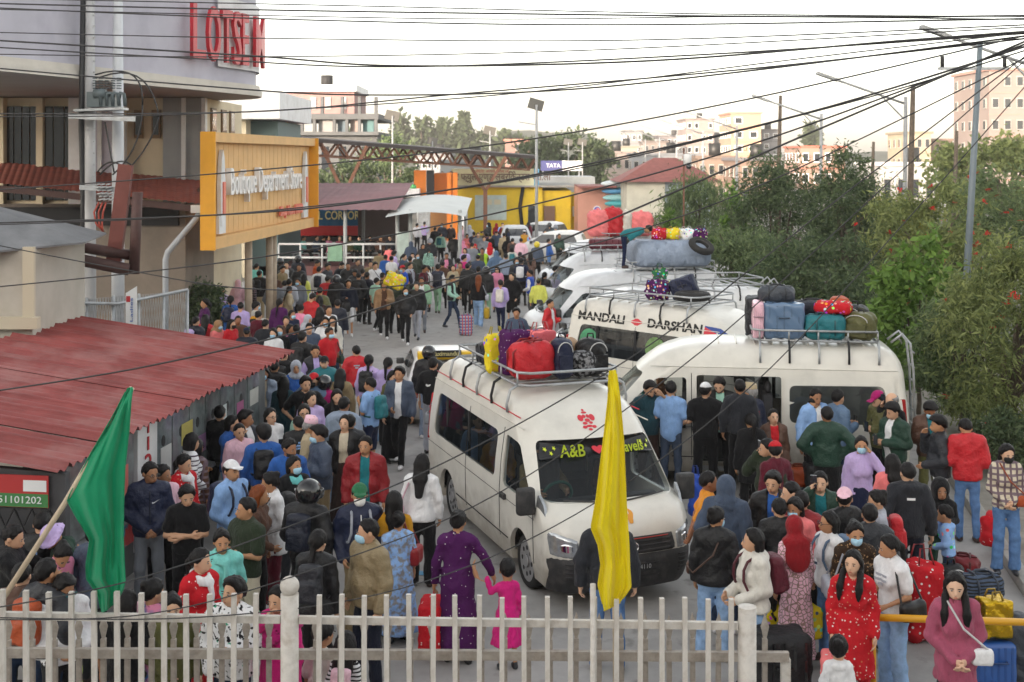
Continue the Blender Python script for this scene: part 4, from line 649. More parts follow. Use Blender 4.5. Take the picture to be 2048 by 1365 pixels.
# ================================================================== flags
def flag(name, label, rows, Y, col, pole, fold, pr=.022):
    """rows: photo outlines (left x, right x, y) down the cloth; folds are real depth"""
    r = tag(empty(name, (0, 0, 0)), label, 'flag'); base = P(*pole[0], Y); r.location = base; R_ = []
    rows_ = [(np.interp(t, np.linspace(0, 1, len(rows)), [q[0] for q in rows]), np.interp(t, np.linspace(0, 1, len(rows)), [q[1] for q in rows]), np.interp(t, np.linspace(0, 1, len(rows)), [q[2] for q in rows]), np.interp(t, np.linspace(0, 1, len(rows)), [q[3] for q in rows])) for t in np.linspace(0, 1, 60)]
    m = MB()
    def fn(u, v):
        i = min(59, int(u * 59)); a = rows_[i]; px = a[0] + (a[1] - a[0]) * v; py = a[2] + (a[3] - a[2]) * v; amp = fold * min(1, u * 2.2); dy = amp * (sin(v * 8.5 + u * 2.2) + .5 * sin(v * 17 - u * 3 + 1) + .25 * sin(v * 31 + u * 6)) + .025 * sin(u * 9 + v * 4) + .012 * sin(u * 26 - v * 11)
        return P(px, py, Y - .05 + dy) - base
    m.grid(fn, 59, 40); c = m.build('cloth', None, r); cm = nmat(name + '_cloth', col, .75, noise=.05, nscale=3, bump=.004, bscale=9, spec=.25, sheen=.2); n = cm.node_tree.nodes; L = cm.node_tree.links
    t = n.new('ShaderNodeBsdfTranslucent'); t.inputs[0].default_value = (*col, 1); mx_ = n.new('ShaderNodeMixShader'); mx_.inputs[0].default_value = .3; L.new(n['Principled BSDF'].outputs[0], mx_.inputs[1]); L.new(t.outputs[0], mx_.inputs[2]); L.new(mx_.outputs[0], n['Material Output'].inputs[0]); c.data.materials.append(cm)
    for v_ in (0, 1): MB().tube([fn(u, v_) for u in np.linspace(.02, .98, 60)], .006, 5).build('hem', cm, r)
    MB().tube([fn(1, v) for v in np.linspace(0, 1, 30)], .006, 5).build('hem', cm, r)
    MB().tube([P(px, py, Y + (.13 if name == 'yellow_flag' else .02)) - base for px, py in pole], pr, 10).build('pole', nmat('pale_wood_pole', (.58, .47, .34), .7, noise=.15, nscale=8), r); return r
flag('green_flag', 'green cloth flag on a slanted wooden stick tied to the fence', [(255, 266, 776, 774), (226, 262, 832, 800), (180, 258, 910, 860), (134, 250, 1000, 930), (150, 247, 1030, 1000), (180, 246, 1080, 1070), (172, 248, 1130, 1120), (173, 250, 1158, 1162), (196, 246, 1190, 1180), (203, 232, 1228, 1205)], 9.75, (.012, .30, .14), [(-18, 1235), (130, 1006), (264, 776)], .055)
flag('yellow_flag', 'bright yellow cloth flag hanging in front of the white van', [(1218, 1232, 742, 740), (1216, 1240, 800, 800), (1207, 1247, 880, 880), (1192, 1252, 1000, 1000), (1182, 1255, 1056, 1050), (1196, 1258, 1090, 1095), (1202, 1259, 1130, 1135), (1196, 1262, 1170, 1175), (1208, 1240, 1222, 1206)], 9.75, (.80, .66, .01), [(1232, 1420), (1230, 1205), (1226, 744)], .055)
# small litter on the road
lt = random.Random(3)
for i in range(46):
    y = lt.uniform(13, 34); x = lt.uniform(-3, 5.5); s_ = lt.uniform(.03, .09); o = MB().add([(-s_, -s_ * .6, .012), (s_, -s_ * .7, .02), (s_ * .9, s_ * .6, .010), (0, s_ * .3, .03), (-s_ * .8, s_ * .7, .014)], [(0, 1, 3), (1, 2, 3), (0, 3, 4), (3, 2, 4)]).build('litter_scrap', M_PLAIN, color=lt.choice([(.6, .6, .6), (.5, .42, .3), (.55, .1, .1), (.1, .3, .5), (.65, .6, .2), (.7, .7, .72)])); o.location = (x, y, 0); o.rotation_euler = (0, 0, lt.uniform(0, 6)); tag(o, 'crumpled scrap of litter lying on the road', 'litter', 'litter scraps on the road')
# ================================================================== vans: horizontal slices lofted into a shell, openings cut out
def itp(tab, z): return float(np.interp(z, [t[0] for t in tab], [t[1] for t in tab]))
VW = [(.25, .89), (.5, .935), (1.0, .945), (1.4, .92), (1.9, .85), (2.05, .81), (2.15, .76), (2.22, .68), (2.26, .58), (2.285, .42)]
VF = [(.25, 5.30), (.45, 5.38), (.7, 5.385), (.9, 5.36), (1.03, 5.30), (1.13, 5.18), (1.19, 5.02), (1.85, 4.33), (1.95, 4.21), (2.05, 4.07), (2.14, 3.9), (2.21, 3.7), (2.26, 3.45), (2.285, 3.1)]
VR = [(.25, .04), (.6, 0), (1.2, .02), (1.9, .09), (2.05, .13), (2.15, .19), (2.22, .27), (2.26, .37), (2.285, .55)]
def v_front(y, z, ins=0):
    wd = itp(VW, z) - ins; k = min(1, abs(y) / wd); return itp(VF, z) - ins - .13 * k * k - (.24 if z < 1.15 else .34) * max(0, (k - .72) / .28) ** 2.2
def v_rear(y, z, ins=0):
    wd = itp(VW, z) - ins; k = min(1, abs(y) / wd); return itp(VR, z) + ins + .03 * k * k + .09 * max(0, (k - .84) / .16) ** 2
def v_side(z, s, off=0): return s * (itp(VW, z) + off)
def v_loop(z, ins=0):
    wd = itp(VW, z) - ins; ys = np.sin(np.linspace(-pi / 2, pi / 2, 25)) * wd; out = [(v_front(y, z, ins), y) for y in ys]
    a, b = v_front(wd, z, ins), v_rear(wd, z, ins); out += [(a + (b - a) * t, wd) for t in np.linspace(0, 1, 26)[1:-1]]
    out += [(v_rear(y, z, ins), y) for y in ys[::-2]]; out += [(b + (a - b) * t, -wd) for t in np.linspace(0, 1, 26)[1:-1]]; return out
def v_shell(zs, ins, flip):
    vs = []; 
    for z in zs: vs += [(x, y, z) for x, y in v_loop(z, ins)]
    n = len(v_loop(zs[0], ins)); fs = [(i * n + k, i * n + (k + 1) % n, (i + 1) * n + (k + 1) % n, (i + 1) * n + k) for i in range(len(zs) - 1) for k in range(n)]
    fs += [tuple(range(n))[::-1], tuple((len(zs) - 1) * n + k for k in range(n))]
    return vs, ([f[::-1] for f in fs] if flip else fs)
def rrect(pts, r, n=5):
    """polygon with rounded corners"""
    out = []; N = len(pts)
    for i in range(N):
        p = np.array(pts[i], float); a = np.array(pts[i - 1], float) - p; b = np.array(pts[(i + 1) % N], float) - p; la, lb = np.linalg.norm(a), np.linalg.norm(b); rr_ = min(r, la * .45, lb * .45); p0 = p + a / la * rr_; p1 = p + b / lb * rr_
        for t in np.linspace(0, 1, n): out.append(tuple((1 - t) ** 2 * p0 + 2 * t * (1 - t) * p + t * t * p1))
    return out
WIN_REAR = rrect([(.38, 1.14), (3.22, 1.14), (3.22, 1.74), (.50, 1.76)], .12); WIN_DOOR = rrect([(3.52, 1.12), (4.58, 1.12), (4.52, 1.24), (4.0, 1.74), (3.52, 1.76)], .07); WIN_WS = rrect([(-.86, 1.21), (.86, 1.21), (.74, 1.82), (-.74, 1.82)], .08)
WIN_BACK = rrect([(-.68, 1.16), (.68, 1.16), (.60, 1.76), (-.60, 1.76)], .08); DOOR_OPEN = rrect([(2.02, .42), (3.36, .42), (3.36, 1.80), (2.02, 1.80)], .05); WIN_REAR2 = rrect([(.42, 1.10), (1.92, 1.10), (1.92, 1.70), (.50, 1.72)], .1)
def v_cut(bm_v, bm_f, cutters):
    me = bpy.data.meshes.new('body'); me.from_pydata(bm_v, [], bm_f); me.polygons.foreach_set('use_smooth', [True] * len(bm_f)); o = bpy.data.objects.new('body', me); COL.objects.link(o); cu = []
    for c in cutters:
        cm = c.mesh('cutter'); b_ = bmesh.new(); b_.from_mesh(cm); bmesh.ops.recalc_face_normals(b_, faces=b_.faces[:]); b_.to_mesh(cm); b_.free(); q = bpy.data.objects.new('cutter', cm); COL.objects.link(q); cu.append(q); md = o.modifiers.new('b', 'BOOLEAN'); md.operation = 'DIFFERENCE'; md.solver = 'EXACT'; md.object = q
    bpy.context.view_layer.update(); r = bpy.data.meshes.new_from_object(o.evaluated_get(bpy.context.evaluated_depsgraph_get()))
    for q in cu + [o]: bpy.data.objects.remove(q)
    b_ = bmesh.new(); b_.from_mesh(r)
    for e in b_.edges: e.smooth = not (len(e.link_faces) == 2 and e.calc_face_angle(0) > .6)
    for f in b_.faces: f.smooth = True
    b_.to_mesh(r); b_.free(); return r
ZS = [.25, .33, .42, .5, .6, .7, .8, .9, .97, 1.05, 1.1, 1.14, 1.19, 1.27, 1.36, 1.45, 1.54, 1.63, 1.72, 1.80, 1.85, 1.9, 1.95, 2.0, 2.05, 2.1, 2.14, 2.18, 2.21, 2.24, 2.26, 2.275, 2.285]
ZI = [.36, .6, .9, 1.1, 1.19, 1.4, 1.6, 1.8, 1.95, 2.05, 2.14, 2.2]
o_v, o_f = v_shell(ZS, 0, False); i_v, i_f = v_shell(ZI, .055, True); SHV = o_v + i_v; SHF = o_f + [tuple(len(o_v) + k for k in f) for f in i_f]
def side_cut(poly, s): return MB().prism(poly, s * .55, s * 1.3, lambda x, z, d: (x, d, z))
wsf = lambda y, z, d: (v_front(y, z) + d, y, z)
def arch(x, s): return MB().prism([(x + .40 * cos(t), .34 + .40 * sin(t)) for t in np.linspace(0, 2 * pi, 26, endpoint=False)], s * .62, s * 1.3, lambda a, z, d: (a, d, z))
base_cuts = lambda: [MB().prism(WIN_WS, -.45, .4, lambda y, z, d: (itp(VF, z) - .1 + d, y, z)), MB().prism(WIN_BACK, -.3, .3, lambda y, z, d: (.06 + d, y, z))] + [side_cut(WIN_DOOR, s) for s in (-1, 1)] + [arch(x, s) for x in (1.1, 4.2) for s in (-1, 1)]
V_BODY = v_cut(SHV, SHF, base_cuts() + [side_cut(WIN_REAR, s) for s in (-1, 1)])
V_OPEN = v_cut(SHV, SHF, base_cuts() + [side_cut(WIN_REAR, -1), side_cut(DOOR_OPEN, 1), side_cut(WIN_REAR2, 1)])
def paint(name, col):
    m = nmat(name, col, .32, noise=.05, nscale=1.5, spec=.5, coat=.25, dirt=tuple(c * .62 + .02 for c in col), dscale=2.2, damt=.45); n = m.node_tree.nodes; L = m.node_tree.links; b = n['Principled BSDF']; src = b.inputs['Base Color'].links[0].from_socket; tc = [x for x in n if x.type == 'TEX_COORD'][0]
    sx = n.new('ShaderNodeSeparateXYZ'); L.new(tc.outputs['Object'], sx.inputs[0]); ad_ = n.new('ShaderNodeMath'); ad_.operation = 'MULTIPLY_ADD'; L.new(nz(n, L, tc.outputs['Object'], 6, 5), ad_.inputs[0]); ad_.inputs[1].default_value = .7; L.new(sx.outputs['Z'], ad_.inputs[2])
    L.new(ramp_mix(n, L, ad_.outputs[0], 1.15, .45, src, (.30, .26, .20)), b.inputs['Base Color']); return m
P_CREAM = paint('cream_white_van_paint', (.70, .68, .62)); P_WHITE = paint('white_van_paint', (.74, .75, .76)); P_SILVER = paint('silver_white_van_paint', (.60, .62, .65))
M_BUMP = nmat('dusty_black_plastic', (.028, .028, .03), .6, noise=.3, nscale=6, bump=.003, bscale=70, dirt=(.12, .11, .10), dscale=7, damt=.5); M_TYRE = nmat('rubber', (.02, .02, .02), .85); M_RIM = nmat('steel_rim', (.35, .35, .36), .45, metal=.4, noise=.2, nscale=8); M_SEAT = nmat('seat_cloth', (.045, .045, .05), .9, noise=.2, nscale=10)
M_CHROME = nmat('chrome', (.75, .75, .76), .12, metal=1); M_LENS = nmat('headlamp_lens', (.42, .44, .46), .08, metal=.55, noise=.3, nscale=16, coat=.6); M_AMBER = nmat('tail_lens', (.35, .02, .02), .2)
def glass_mat(name, tint, a):
    m = bpy.data.materials.new(name); m.use_nodes = True; n = m.node_tree.nodes; L = m.node_tree.links; b = n['Principled BSDF']; b.inputs['Base Color'].default_value = (*tint, 1); b.inputs['Roughness'].default_value = .04; b.inputs['Specular IOR Level'].default_value = .6
    t = n.new('ShaderNodeBsdfTransparent'); t.inputs[0].default_value = (.75, .8, .8, 1); mx_ = n.new('ShaderNodeMixShader'); mx_.inputs[0].default_value = a; L.new(t.outputs[0], mx_.inputs[1]); L.new(b.outputs[0], mx_.inputs[2]); L.new(mx_.outputs[0], n['Material Output'].inputs[0]); return m
G_CLEAR = glass_mat('windscreen_glass', (.03, .035, .04), .35); G_TINT = glass_mat('tinted_glass', (.012, .015, .018), .72)
def fan(poly, fr): 
    c = np.mean(np.array(poly), 0); m = MB(); m.add([fr(*c)] + [fr(*p) for p in poly], [(0, i + 1, (i + 1) % len(poly) + 1) for i in range(len(poly))], True); return m
def scale_poly(poly, k): c = np.mean(np.array(poly), 0); return [tuple(c + (np.array(p) - c) * k) for p in poly]
def wheel(parent, x, s, name='wheel'):
    w_ = empty(name, (0, 0, 0)); w_.parent = parent; w_.location = (x, s * .76, .335); t = MB(); prof = [(-.09, .25), (-.1, .30), (-.07, .33), (.07, .33), (.1, .30), (.09, .25)]; n = 24
    t.add([(r * cos(2 * pi * k / n), y, r * sin(2 * pi * k / n)) for y, r in prof for k in range(n)], [(i * n + k, (i + 1) * n + k, (i + 1) * n + (k + 1) % n, i * n + (k + 1) % n) for i in range(len(prof) - 1) for k in range(n)], True); t.build('tyre', M_TYRE, w_)
    r = MB(); r.tube([(0, s * .03, 0), (0, s * .085, 0)], .25, 20); r.tube([(0, s * .085, 0), (0, s * .11, 0)], .08, 12); r.build('rim', M_RIM, w_)
    for k in range(8): a = 2 * pi * k / 8; MB().tube([(.16 * cos(a), s * .084, .16 * sin(a)), (.16 * cos(a), s * .088, .16 * sin(a))], .03, 8).build('hole', M_DARK, w_)
def van(label, x, y, ang, pnt, body=V_BODY, detail=2, rack=(.4, 3.3), ladder=True, group='minibuses parked along the street', seats=True, open_door=False):
    """origin at the rear axle end on the ground; x forward"""
    r = tag(empty('passenger_van', (x, y, 0), ang), label, 'van', group); me = body if not len(body.materials) else body.copy(); me.materials.clear(); b = obj('body', me, pnt, r)
    gl = lambda nm, poly, fr, mt: fan(poly, fr).build(nm, mt, r)
    gl('windscreen', WIN_WS, lambda yy, z: (v_front(yy, z) - .018, yy, z), G_CLEAR); gl('rear_window', WIN_BACK, lambda yy, z: (v_rear(yy, z) + .018, yy, z), G_TINT)
    for s in (-1, 1):
        sf_ = lambda xx, z, s=s: (xx, v_side(z, s, -.018), z)
        if not (open_door and s == 1): gl('window', WIN_DOOR, sf_, G_CLEAR); gl('window', WIN_REAR, sf_, G_TINT)
        else: gl('window', WIN_REAR2, sf_, G_TINT)
        for x0 in (.98, 2.02): # dividing bars of the long side window
            if not (open_door and s == 1): MB().lohi((x0 - .03, -.01, 1.13), (x0 + .03, .012, 1.76)).build('window_bar', M_DARK, r).location = (0, v_side(1.45, s, -.02), 0)
        # seams and handles
        for sx_ in (3.44, 4.66) + ((2.0,) if not open_door else ()):
            MB().tube([(sx_, v_side(z, s, .001), z) for z in np.linspace(.45, 1.83 if sx_ < 4 else 1.12, 12)], .006, 4).build('door_seam', M_DARK, r)
        MB().tube([(xx, v_side(.98, s, .001), .98) for xx in np.linspace(.15, 4.7, 10)], .004, 4).build('body_crease', M_DARK, r)
        MB().box((3.62, v_side(1.0, s, .02), 1.0), (.09, .02, .035)).build('door_handle', M_BUMP, r, bevel=.01)
        MB().prism([(xx, zz) for xx, zz in rrect([(.02, 1.0), (.12, 1.0), (.14, 1.5), (.05, 1.5)], .02)], -.02, .01, lambda a, z, d, s=s: (a + .06, v_side(z, s, d - .01), z)).build('tail_lamp', M_AMBER, r)
        mi_ = empty('wing_mirror', (4.72, s * 1.06, 1.22)); mi_.parent = r; MB().box((0, 0, 0), (.07, .11, .16)).build('housing', M_BUMP, mi_, bevel=.04); MB().lohi((-.075, -.085, -.12), (-.071, .085, .12)).build('mirror_glass', M_CHROME, mi_); MB().bar((0, -s * .22, -.12), (0, -s * .08, -.1), .04, .04).build('stalk', M_BUMP, mi_)
    ff = lambda yy, z, d: (v_front(yy, z) + d, yy, z)
    def fpatch(nm, poly, d, mt, nsub=18):
        ys = [p[0] for p in poly]; c = MB(); lo, hi = min(ys), max(ys)
        def ext(yv):
            zs_ = []
            for i in range(len(poly)):
                a, b_ = poly[i], poly[(i + 1) % len(poly)]
                if (a[0] - yv) * (b_[0] - yv) <= 0 and a[0] != b_[0]: zs_.append(a[1] + (b_[1] - a[1]) * (yv - a[0]) / (b_[0] - a[0]))
            return (min(zs_), max(zs_)) if zs_ else (0, 0)
        def fn(u, v): yv = lo + (hi - lo) * min(max(u, .0005), .9995); z0, z1 = ext(yv); z = z0 + (z1 - z0) * v; e = d * (1 if .01 < v < .99 and .01 < u < .99 else -.3); return ff(yv, z, e)
        c.grid(fn, nsub, 8); return c.build(nm, mt, r)
    fpatch('bumper', rrect([(-.925, .24), (.925, .24), (.935, .66), (.6, .68), (-.6, .68), (-.935, .66)], .03), .03, M_BUMP, 40)
    fpatch('grille', rrect([(-.62, .665), (.62, .665), (.60, .875), (-.60, .875)], .03), .018, M_BUMP, 24)
    if detail > 1:
        for z in (.70, .755, .81): fpatch('grille_bar', [(-.57, z), (.57, z), (.57, z + .022), (-.57, z + .022)], .03, M_BUMP, 20)
        fpatch('red_strip', [(-.55, .845), (.55, .845), (.55, .855), (-.55, .855)], .024, nmat('red_strip', (.4, .03, .02), .4), 20)
        for z in (.40, .47, .54): fpatch('lower_grille_bar', [(-.42, z), (.42, z), (.42, z + .03), (-.42, z + .03)], .04, nmat('black_steel', (.02, .02, .022), .5), 16)
        for s in (-1, 1):
            for z in np.linspace(.40, .6, 5): fpatch('fog_slot', [(s * .62, z), (s * .8, z), (s * .8, z + .02), (s * .62, z + .02)], .04, MATS['black_steel'], 8)
    for s in (-1, 1):
        fpatch('headlight', rrect([(s * .625, .67), (s * .905, .68), (s * .92, .93), (s * .87, .95), (s * .62, .875)], .03), .02, M_LENS, 14); fpatch('headlight_bulb', [(s * (.76 + .07 * cos(t)), .785 + .07 * sin(t)) for t in np.linspace(0, 2 * pi, 14)], .03, M_CHROME, 10)
        MB().prism(rrect([(4.72, 1.05), (4.98, 1.03), (4.9, 1.2), (4.76, 1.3)], .03), -.03, .006, lambda a, z, d, s=s: (a, v_side(z, s, d - .004) * (1 - .05 * max(0, a - 4.7) / .28), z)).build('corner_lamp', M_LENS, r)
        MB().tube([ff(s * .1 + q * .55 * s * (1 if s < 0 else 1), 1.20 + .04 * q, .01) for q in np.linspace(0, 1, 6)], .011, 6).build('wiper', M_BUMP, r)
    # badge and plate
    for rx, rz_ in ((.085, .058), (.032, .056), (.056, .02)): MB().tube([ff(rx * cos(t), .765 + (.022 if rz_ < .03 else 0) + rz_ * sin(t), .045) for t in np.linspace(0, 2 * pi, 24, endpoint=False)], .009, 6, closed=True).build('badge', M_CHROME, r)
    fpatch('number_plate', [(-.24, .47), (.24, .47), (.24, .59), (-.24, .59)], .052, nmat('black_plate', (.02, .02, .02), .4), 6)
    for xx in (1.1, 4.2):
        for s in (-1, 1): wheel(r, xx, s)
    MB().lohi((.3, -.82, .38), (4.9, .82, .44)).build('floor', nmat('rubber_mat', (.05, .05, .05), .9), r)
    if seats:
        sm1 = MB(); sm1.lohi((-.22, -.21, .44), (.22, .21, .86)); sm1.lohi((-.30, -.21, .86), (-.16, .21, 1.48)); sm1.ball((-.24, 0, 1.58), (.06, .13, .10), 10, 6); sm1 = sm1.mesh('seat'); sm1.materials.append(M_SEAT)
        for row in (.75, 1.6, 2.45, 3.75):
            for yy in ((-.6, -.1, .55) if row < 3 else (-.5, .5)): o_ = obj('seat', sm1, None, r); o_.location = (row, yy, 0)
        MB().lohi((4.35, -.8, .7), (4.75, .8, 1.12)).build('dashboard', M_SEAT, r, bevel=.05)
        st_ = MB(); st_.tube([(4.22 + .10 * sin(t) * .6, -.45 + .19 * cos(t), 1.12 + .17 * sin(t)) for t in np.linspace(0, 2 * pi, 20, endpoint=False)], .02, 6, closed=True); st_.build('steering_wheel', nmat('green_wheel_cover', (.02, .14, .11), .7), r)
    for xx in np.linspace(.7, 3.0, 9): MB().tube([(xx, yy, 2.287 - .12 * max(0, abs(yy) - .40) ** 1.4) for yy in np.linspace(-.56, .56, 9)], .012, 5).build('roof_rib', pnt, r)
    for s in (-1, 1): MB().tube([(xx, v_side(1.93, s, .004), 1.93) for xx in np.linspace(.2, 4.1, 12)], .009, 5).build('drip_rail', pnt, r); MB().tube([(xx, v_side(.5, s, .002), .5) for xx in np.linspace(1.55, 3.75, 6)], .008, 5).build('sill_seam', M_DARK, r)
    if rack:
        x0, x1 = rack; rk = empty('roof_rack', (0, 0, 0)); rk.parent = r
        for z in (2.36, 2.52):
            MB().tube([(x0, -.7, z), (x1, -.7, z), (x1 + .12, -.55, z), (x1 + .12, .55, z), (x1, .7, z), (x0, .7, z)], .018, 6, closed=True).build('rack_rail', M_STEEL, rk)
        for i in range(5):
            xx = x0 + (x1 - x0) * i / 4
            for s in (-1, 1): MB().tube([(xx, s * .7, 2.36), (xx, s * .7, 2.52)], .014, 6).build('rack_post', M_STEEL, rk); MB().tube([(xx, s * .70, 2.36), (xx, s * .80, 2.30), (xx, s * .845, 2.12), (xx, s * .835, 2.02)], .02, 6).build('clamp', M_DARK if i % 2 else M_STEEL, rk)
        for i in range(11): xx = x0 + (x1 - x0) * i / 10; MB().bar((xx, -.7, 2.345), (xx, .7, 2.345), .05, .016).build('rack_slat', M_STEEL, rk)
    if ladder:
        ld = empty('ladder', (0, 0, 0)); ld.parent = r
        for yy in (.32, .68): MB().tube([(-.08, yy, .9), (-.05, yy, 1.9), (.0, yy, 2.35), (.12, yy, 2.5), (.3, yy, 2.36)], .02, 6).build('ladder_rail', M_STEEL, ld)
        for z in np.linspace(1.05, 2.2, 6): MB().tube([(-.06, .32, z), (-.06, .68, z)], .015, 6).build('rung', M_STEEL, ld)
    r['van'] = 1; return r
def vside(r, s, txt, x, z, size, mat, sx=1, **k): # lettering on a van flank
    return text_on('lettering', txt, mat, r, lambda u, v, d: Vector((x + (u if s < 0 else -u), v_side(z + v, s, .006 + abs(d)), z + v)), size, .003, sx=sx, **k)
def place(front, rear): # ground points of front and rear centre -> rear origin and heading
    a = math.atan2(front[1] - rear[1], front[0] - rear[0]); return rear[0], rear[1], a
M_LIME = nmat('lime_vinyl', (.62, .72, .03), .4); M_REDV = nmat('red_vinyl', (.60, .03, .05), .4); M_BLACKV = nmat('black_vinyl', (.02, .02, .02), .4); M_BLUEV = nmat('blue_vinyl', (.02, .06, .28), .4)
def patch_front(r, nm, poly, d, mat): return fan(poly, lambda yy, z: (v_front(yy, z) + d, yy, z)).build(nm, mat, r)
# A and B van: coming towards the camera
v1 = van('cream white van with loaded roof rack and lettered windscreen behind the yellow flag', 0, 0, 0, P_CREAM, detail=2, rack=(.95, 3.45), ladder=False)
th1 = math.atan2(-2.95, 1.06); hd = Vector((cos(th1), sin(th1), 0)); nr1 = Vector((-sin(th1), cos(th1), 0)); fr1 = Vector((1.38, 14.52, 0)); v1.location = fr1 - hd * 5.38; v1.rotation_euler = (0, 0, th1)
fan(rrect([(-.77, 1.62), (.77, 1.62), (.70, 1.80), (-.70, 1.80)], .03), lambda yy, z: (v_front(yy, z) - .008, yy, z)).build('sun_strip', nmat('sun_strip_film', (.02, .02, .022), .25), v1)
wt = lambda yc, zc: (lambda u, v, d: Vector((v_front(yc + u, zc + v) + .004 + abs(d), yc + u, zc + v)))
for t, yc, k in (('A&B', -.36, .17), ('Travels', .40, .145)): text_on('lettering', t, M_LIME, v1, wt(yc, 1.70), k, .002, shear=.25, bold=.003)
for yc, zc in ((-.62, 1.69), (-.68, 1.73), (-.57, 1.74), (.66, 1.69), (.60, 1.74), (.71, 1.73)): patch_front(v1, 'star', [(yc + (.026 if i % 2 else .011) * sin(pi * i / 5), zc + (.026 if i % 2 else .011) * cos(pi * i / 5)) for i in range(10)], .006, M_LIME)
patch_front(v1, 'heart', [(.04 * 1.1 * sin(t) ** 3 * 1.7 - .02, 1.71 + .045 * (.9 * cos(t) - .35 * cos(2 * t) - .15 * cos(3 * t))) for t in np.linspace(0, 2 * pi, 24, endpoint=False)], .006, M_REDV)
def emblem(r, mat, cy, cz, k, fr): # stylised seated figure: crown, ears, face folds, base petals
    e = lambda y, z, a, b: [(cy + k * (y + a * cos(t)), cz + k * (z + b * sin(t))) for t in np.linspace(0, 2 * pi, 18, endpoint=False)]
    for y, z, a, b in ((0, .88, .14, .08), (0, .70, .30, .08), (-.62, .30, .30, .26), (.62, .30, .30, .26), (-.2, .42, .2, .14), (.22, .42, .18, .14), (.02, .10, .28, .14), (.3, -.1, .2, .1), (-.35, -.12, .26, .11), (0, -.35, .34, .10), (-.5, -.42, .24, .12), (.5, -.42, .24, .12), (0, -.62, .22, .10)): fan(e(y, z, a, b), fr).build('emblem', mat, r)
emblem(v1, M_REDV, -.02, 1.985, .125, lambda yy, z: (v_front(yy, z) + .008, yy, z))
fan([(.05 + .05 * cos(t) * (1 + .3 * sin(3 * t)), 1.08 + .07 * sin(t)) for t in np.linspace(0, 2 * pi, 18, endpoint=False)], lambda yy, z: (v_front(yy, z) + .006, yy, z)).build('hood_sticker', nmat('orange_vinyl', (.7, .3, .03), .4), v1)
text_on('plate_lettering', 'BA 7 KHA 4110', M_WHITE, v1, lambda u, v, d: Vector((v_front(u, .53 + v) + .057 + abs(d), u, .53 + v)), .075, .001)
for s in (-1, 1): MB().tube([(xx, v_side(2.03, s, .004), 2.03) for xx in np.linspace(.2, 3.9, 14)], .008, 5).build('red_pinstripe', M_REDV, v1)
MB().box((3.8, -.5, 1.25), (.16, .2, .3)).build('driver_seat_cover', M_CLOTH, v1, color=(.08, .08, .09), bevel=.05)
# van with its sliding door open
p2r, p2f = Vector((6.42, 20.45, 0)), Vector((1.08, 21.2, 0)); x_, y_, a_ = place(p2f, p2r)
v2 = van('cream van with its sliding door open and suitcases on the roof', x_, y_, a_, P_CREAM, body=V_OPEN, detail=1, rack=(.5, 2.35), open_door=True)
dpan = MB(); dpan.grid(lambda u, v: (.28 + v * 1.70, v_side(.40 + u * 1.42, 1, .05), .40 + u * 1.42), 14, 6); dpo = dpan.build('sliding_door', P_CREAM, v2); 
fan(rrect([(.36, 1.10), (1.90, 1.10), (1.90, 1.68), (.44, 1.70)], .1), lambda xx, z: (xx, v_side(z, 1, .056), z)).build('door_window', G_TINT, v2)
MB().lohi((2.05, .55, .30), (3.33, .97, .36)).build('door_step', M_STEEL, v2)
MB().tube([(xx, v_side(1.0, 1, .03), 1.0) for xx in np.linspace(.3, 2.0, 6)], .012, 5).build('door_track', M_DARK, v2)
# Mandali Darshan van seen from behind its right flank
p3r, p3f = Vector((1.75, 27.55, 0)), Vector((5.45, 23.75, 0)); x_, y_, a_ = place(p3f, p3r); v3 = van('white van lettered along its roof side with a spare tyre on top', x_, y_, a_, P_CREAM, detail=0, rack=(.6, 3.3), ladder=False)
vside(v3, -1, 'MANDALI', 1.05, 1.935, .24, M_BLACKV, sx=1.25, bold=.008); vside(v3, -1, 'DARSHAN', 3.0, 1.935, .24, M_BLACKV, sx=1.25, bold=.008)
sd3 = lambda xx, z: (xx, v_side(z, -1, .006), z)
fan([(2.02 + .13 * cos(t) * (1 + .25 * cos(4 * t)), 1.93 + .07 * sin(t)) for t in np.linspace(0, 2 * pi, 24, endpoint=False)], sd3).build('red_emblem', M_REDV, v3)
fan([(3.72, 1.80), (4.5, 1.82), (4.12, 2.0), (3.74, 2.02)], sd3).build('blue_decal', M_BLUEV, v3); fan([(3.73, 1.83), (4.15, 1.86), (3.74, 2.0)], lambda xx, z: (xx, v_side(z, -1, .010), z)).build('red_pennant', M_REDV, v3)
for yy, mt_, xx in ((0, nmat('green_sticker', (.16, .28, .10), .5, noise=.5, nscale=9), 2.55), (0, nmat('green_poster', (.06, .30, .14), .5, noise=.4, nscale=6), .75)): fan([(xx + .26 * cos(t), 1.44 + .24 * sin(t)) for t in np.linspace(0, 2 * pi, 20, endpoint=False)], lambda a, z: (a, v_side(z, -1, -.008), z)).build('window_sticker', mt_, v3)
# the vans parked side by side further up
for (fx, fy), (rx, ry), pnt, lab, rk, ld, sz in (((.75, 28.4), (6.05, 29.6), P_WHITE, 'white van with an empty steel roof rack and rear ladder', (.4, 2.9), True, 0), ((.30, 33.2), (5.6, 34.3), P_SILVER, 'silver white van with a tarpaulin bundle and person on its roof', (.3, 2.6), False, 0), ((.55, 39.6), (5.85, 41), P_SILVER, 'white van with dark red cases between two taller loads', (1.6, 3.9), False, 0), ((.9, 45.5), (6.2, 47.2), P_SILVER, 'farthest white van with red bundles piled on its roof', (.5, 3.0), False, 0)):
    x_, y_, a_ = place((fx, fy), (rx, ry)); van(lab, x_, y_, a_, pnt, detail=0, rack=rk, ladder=ld)
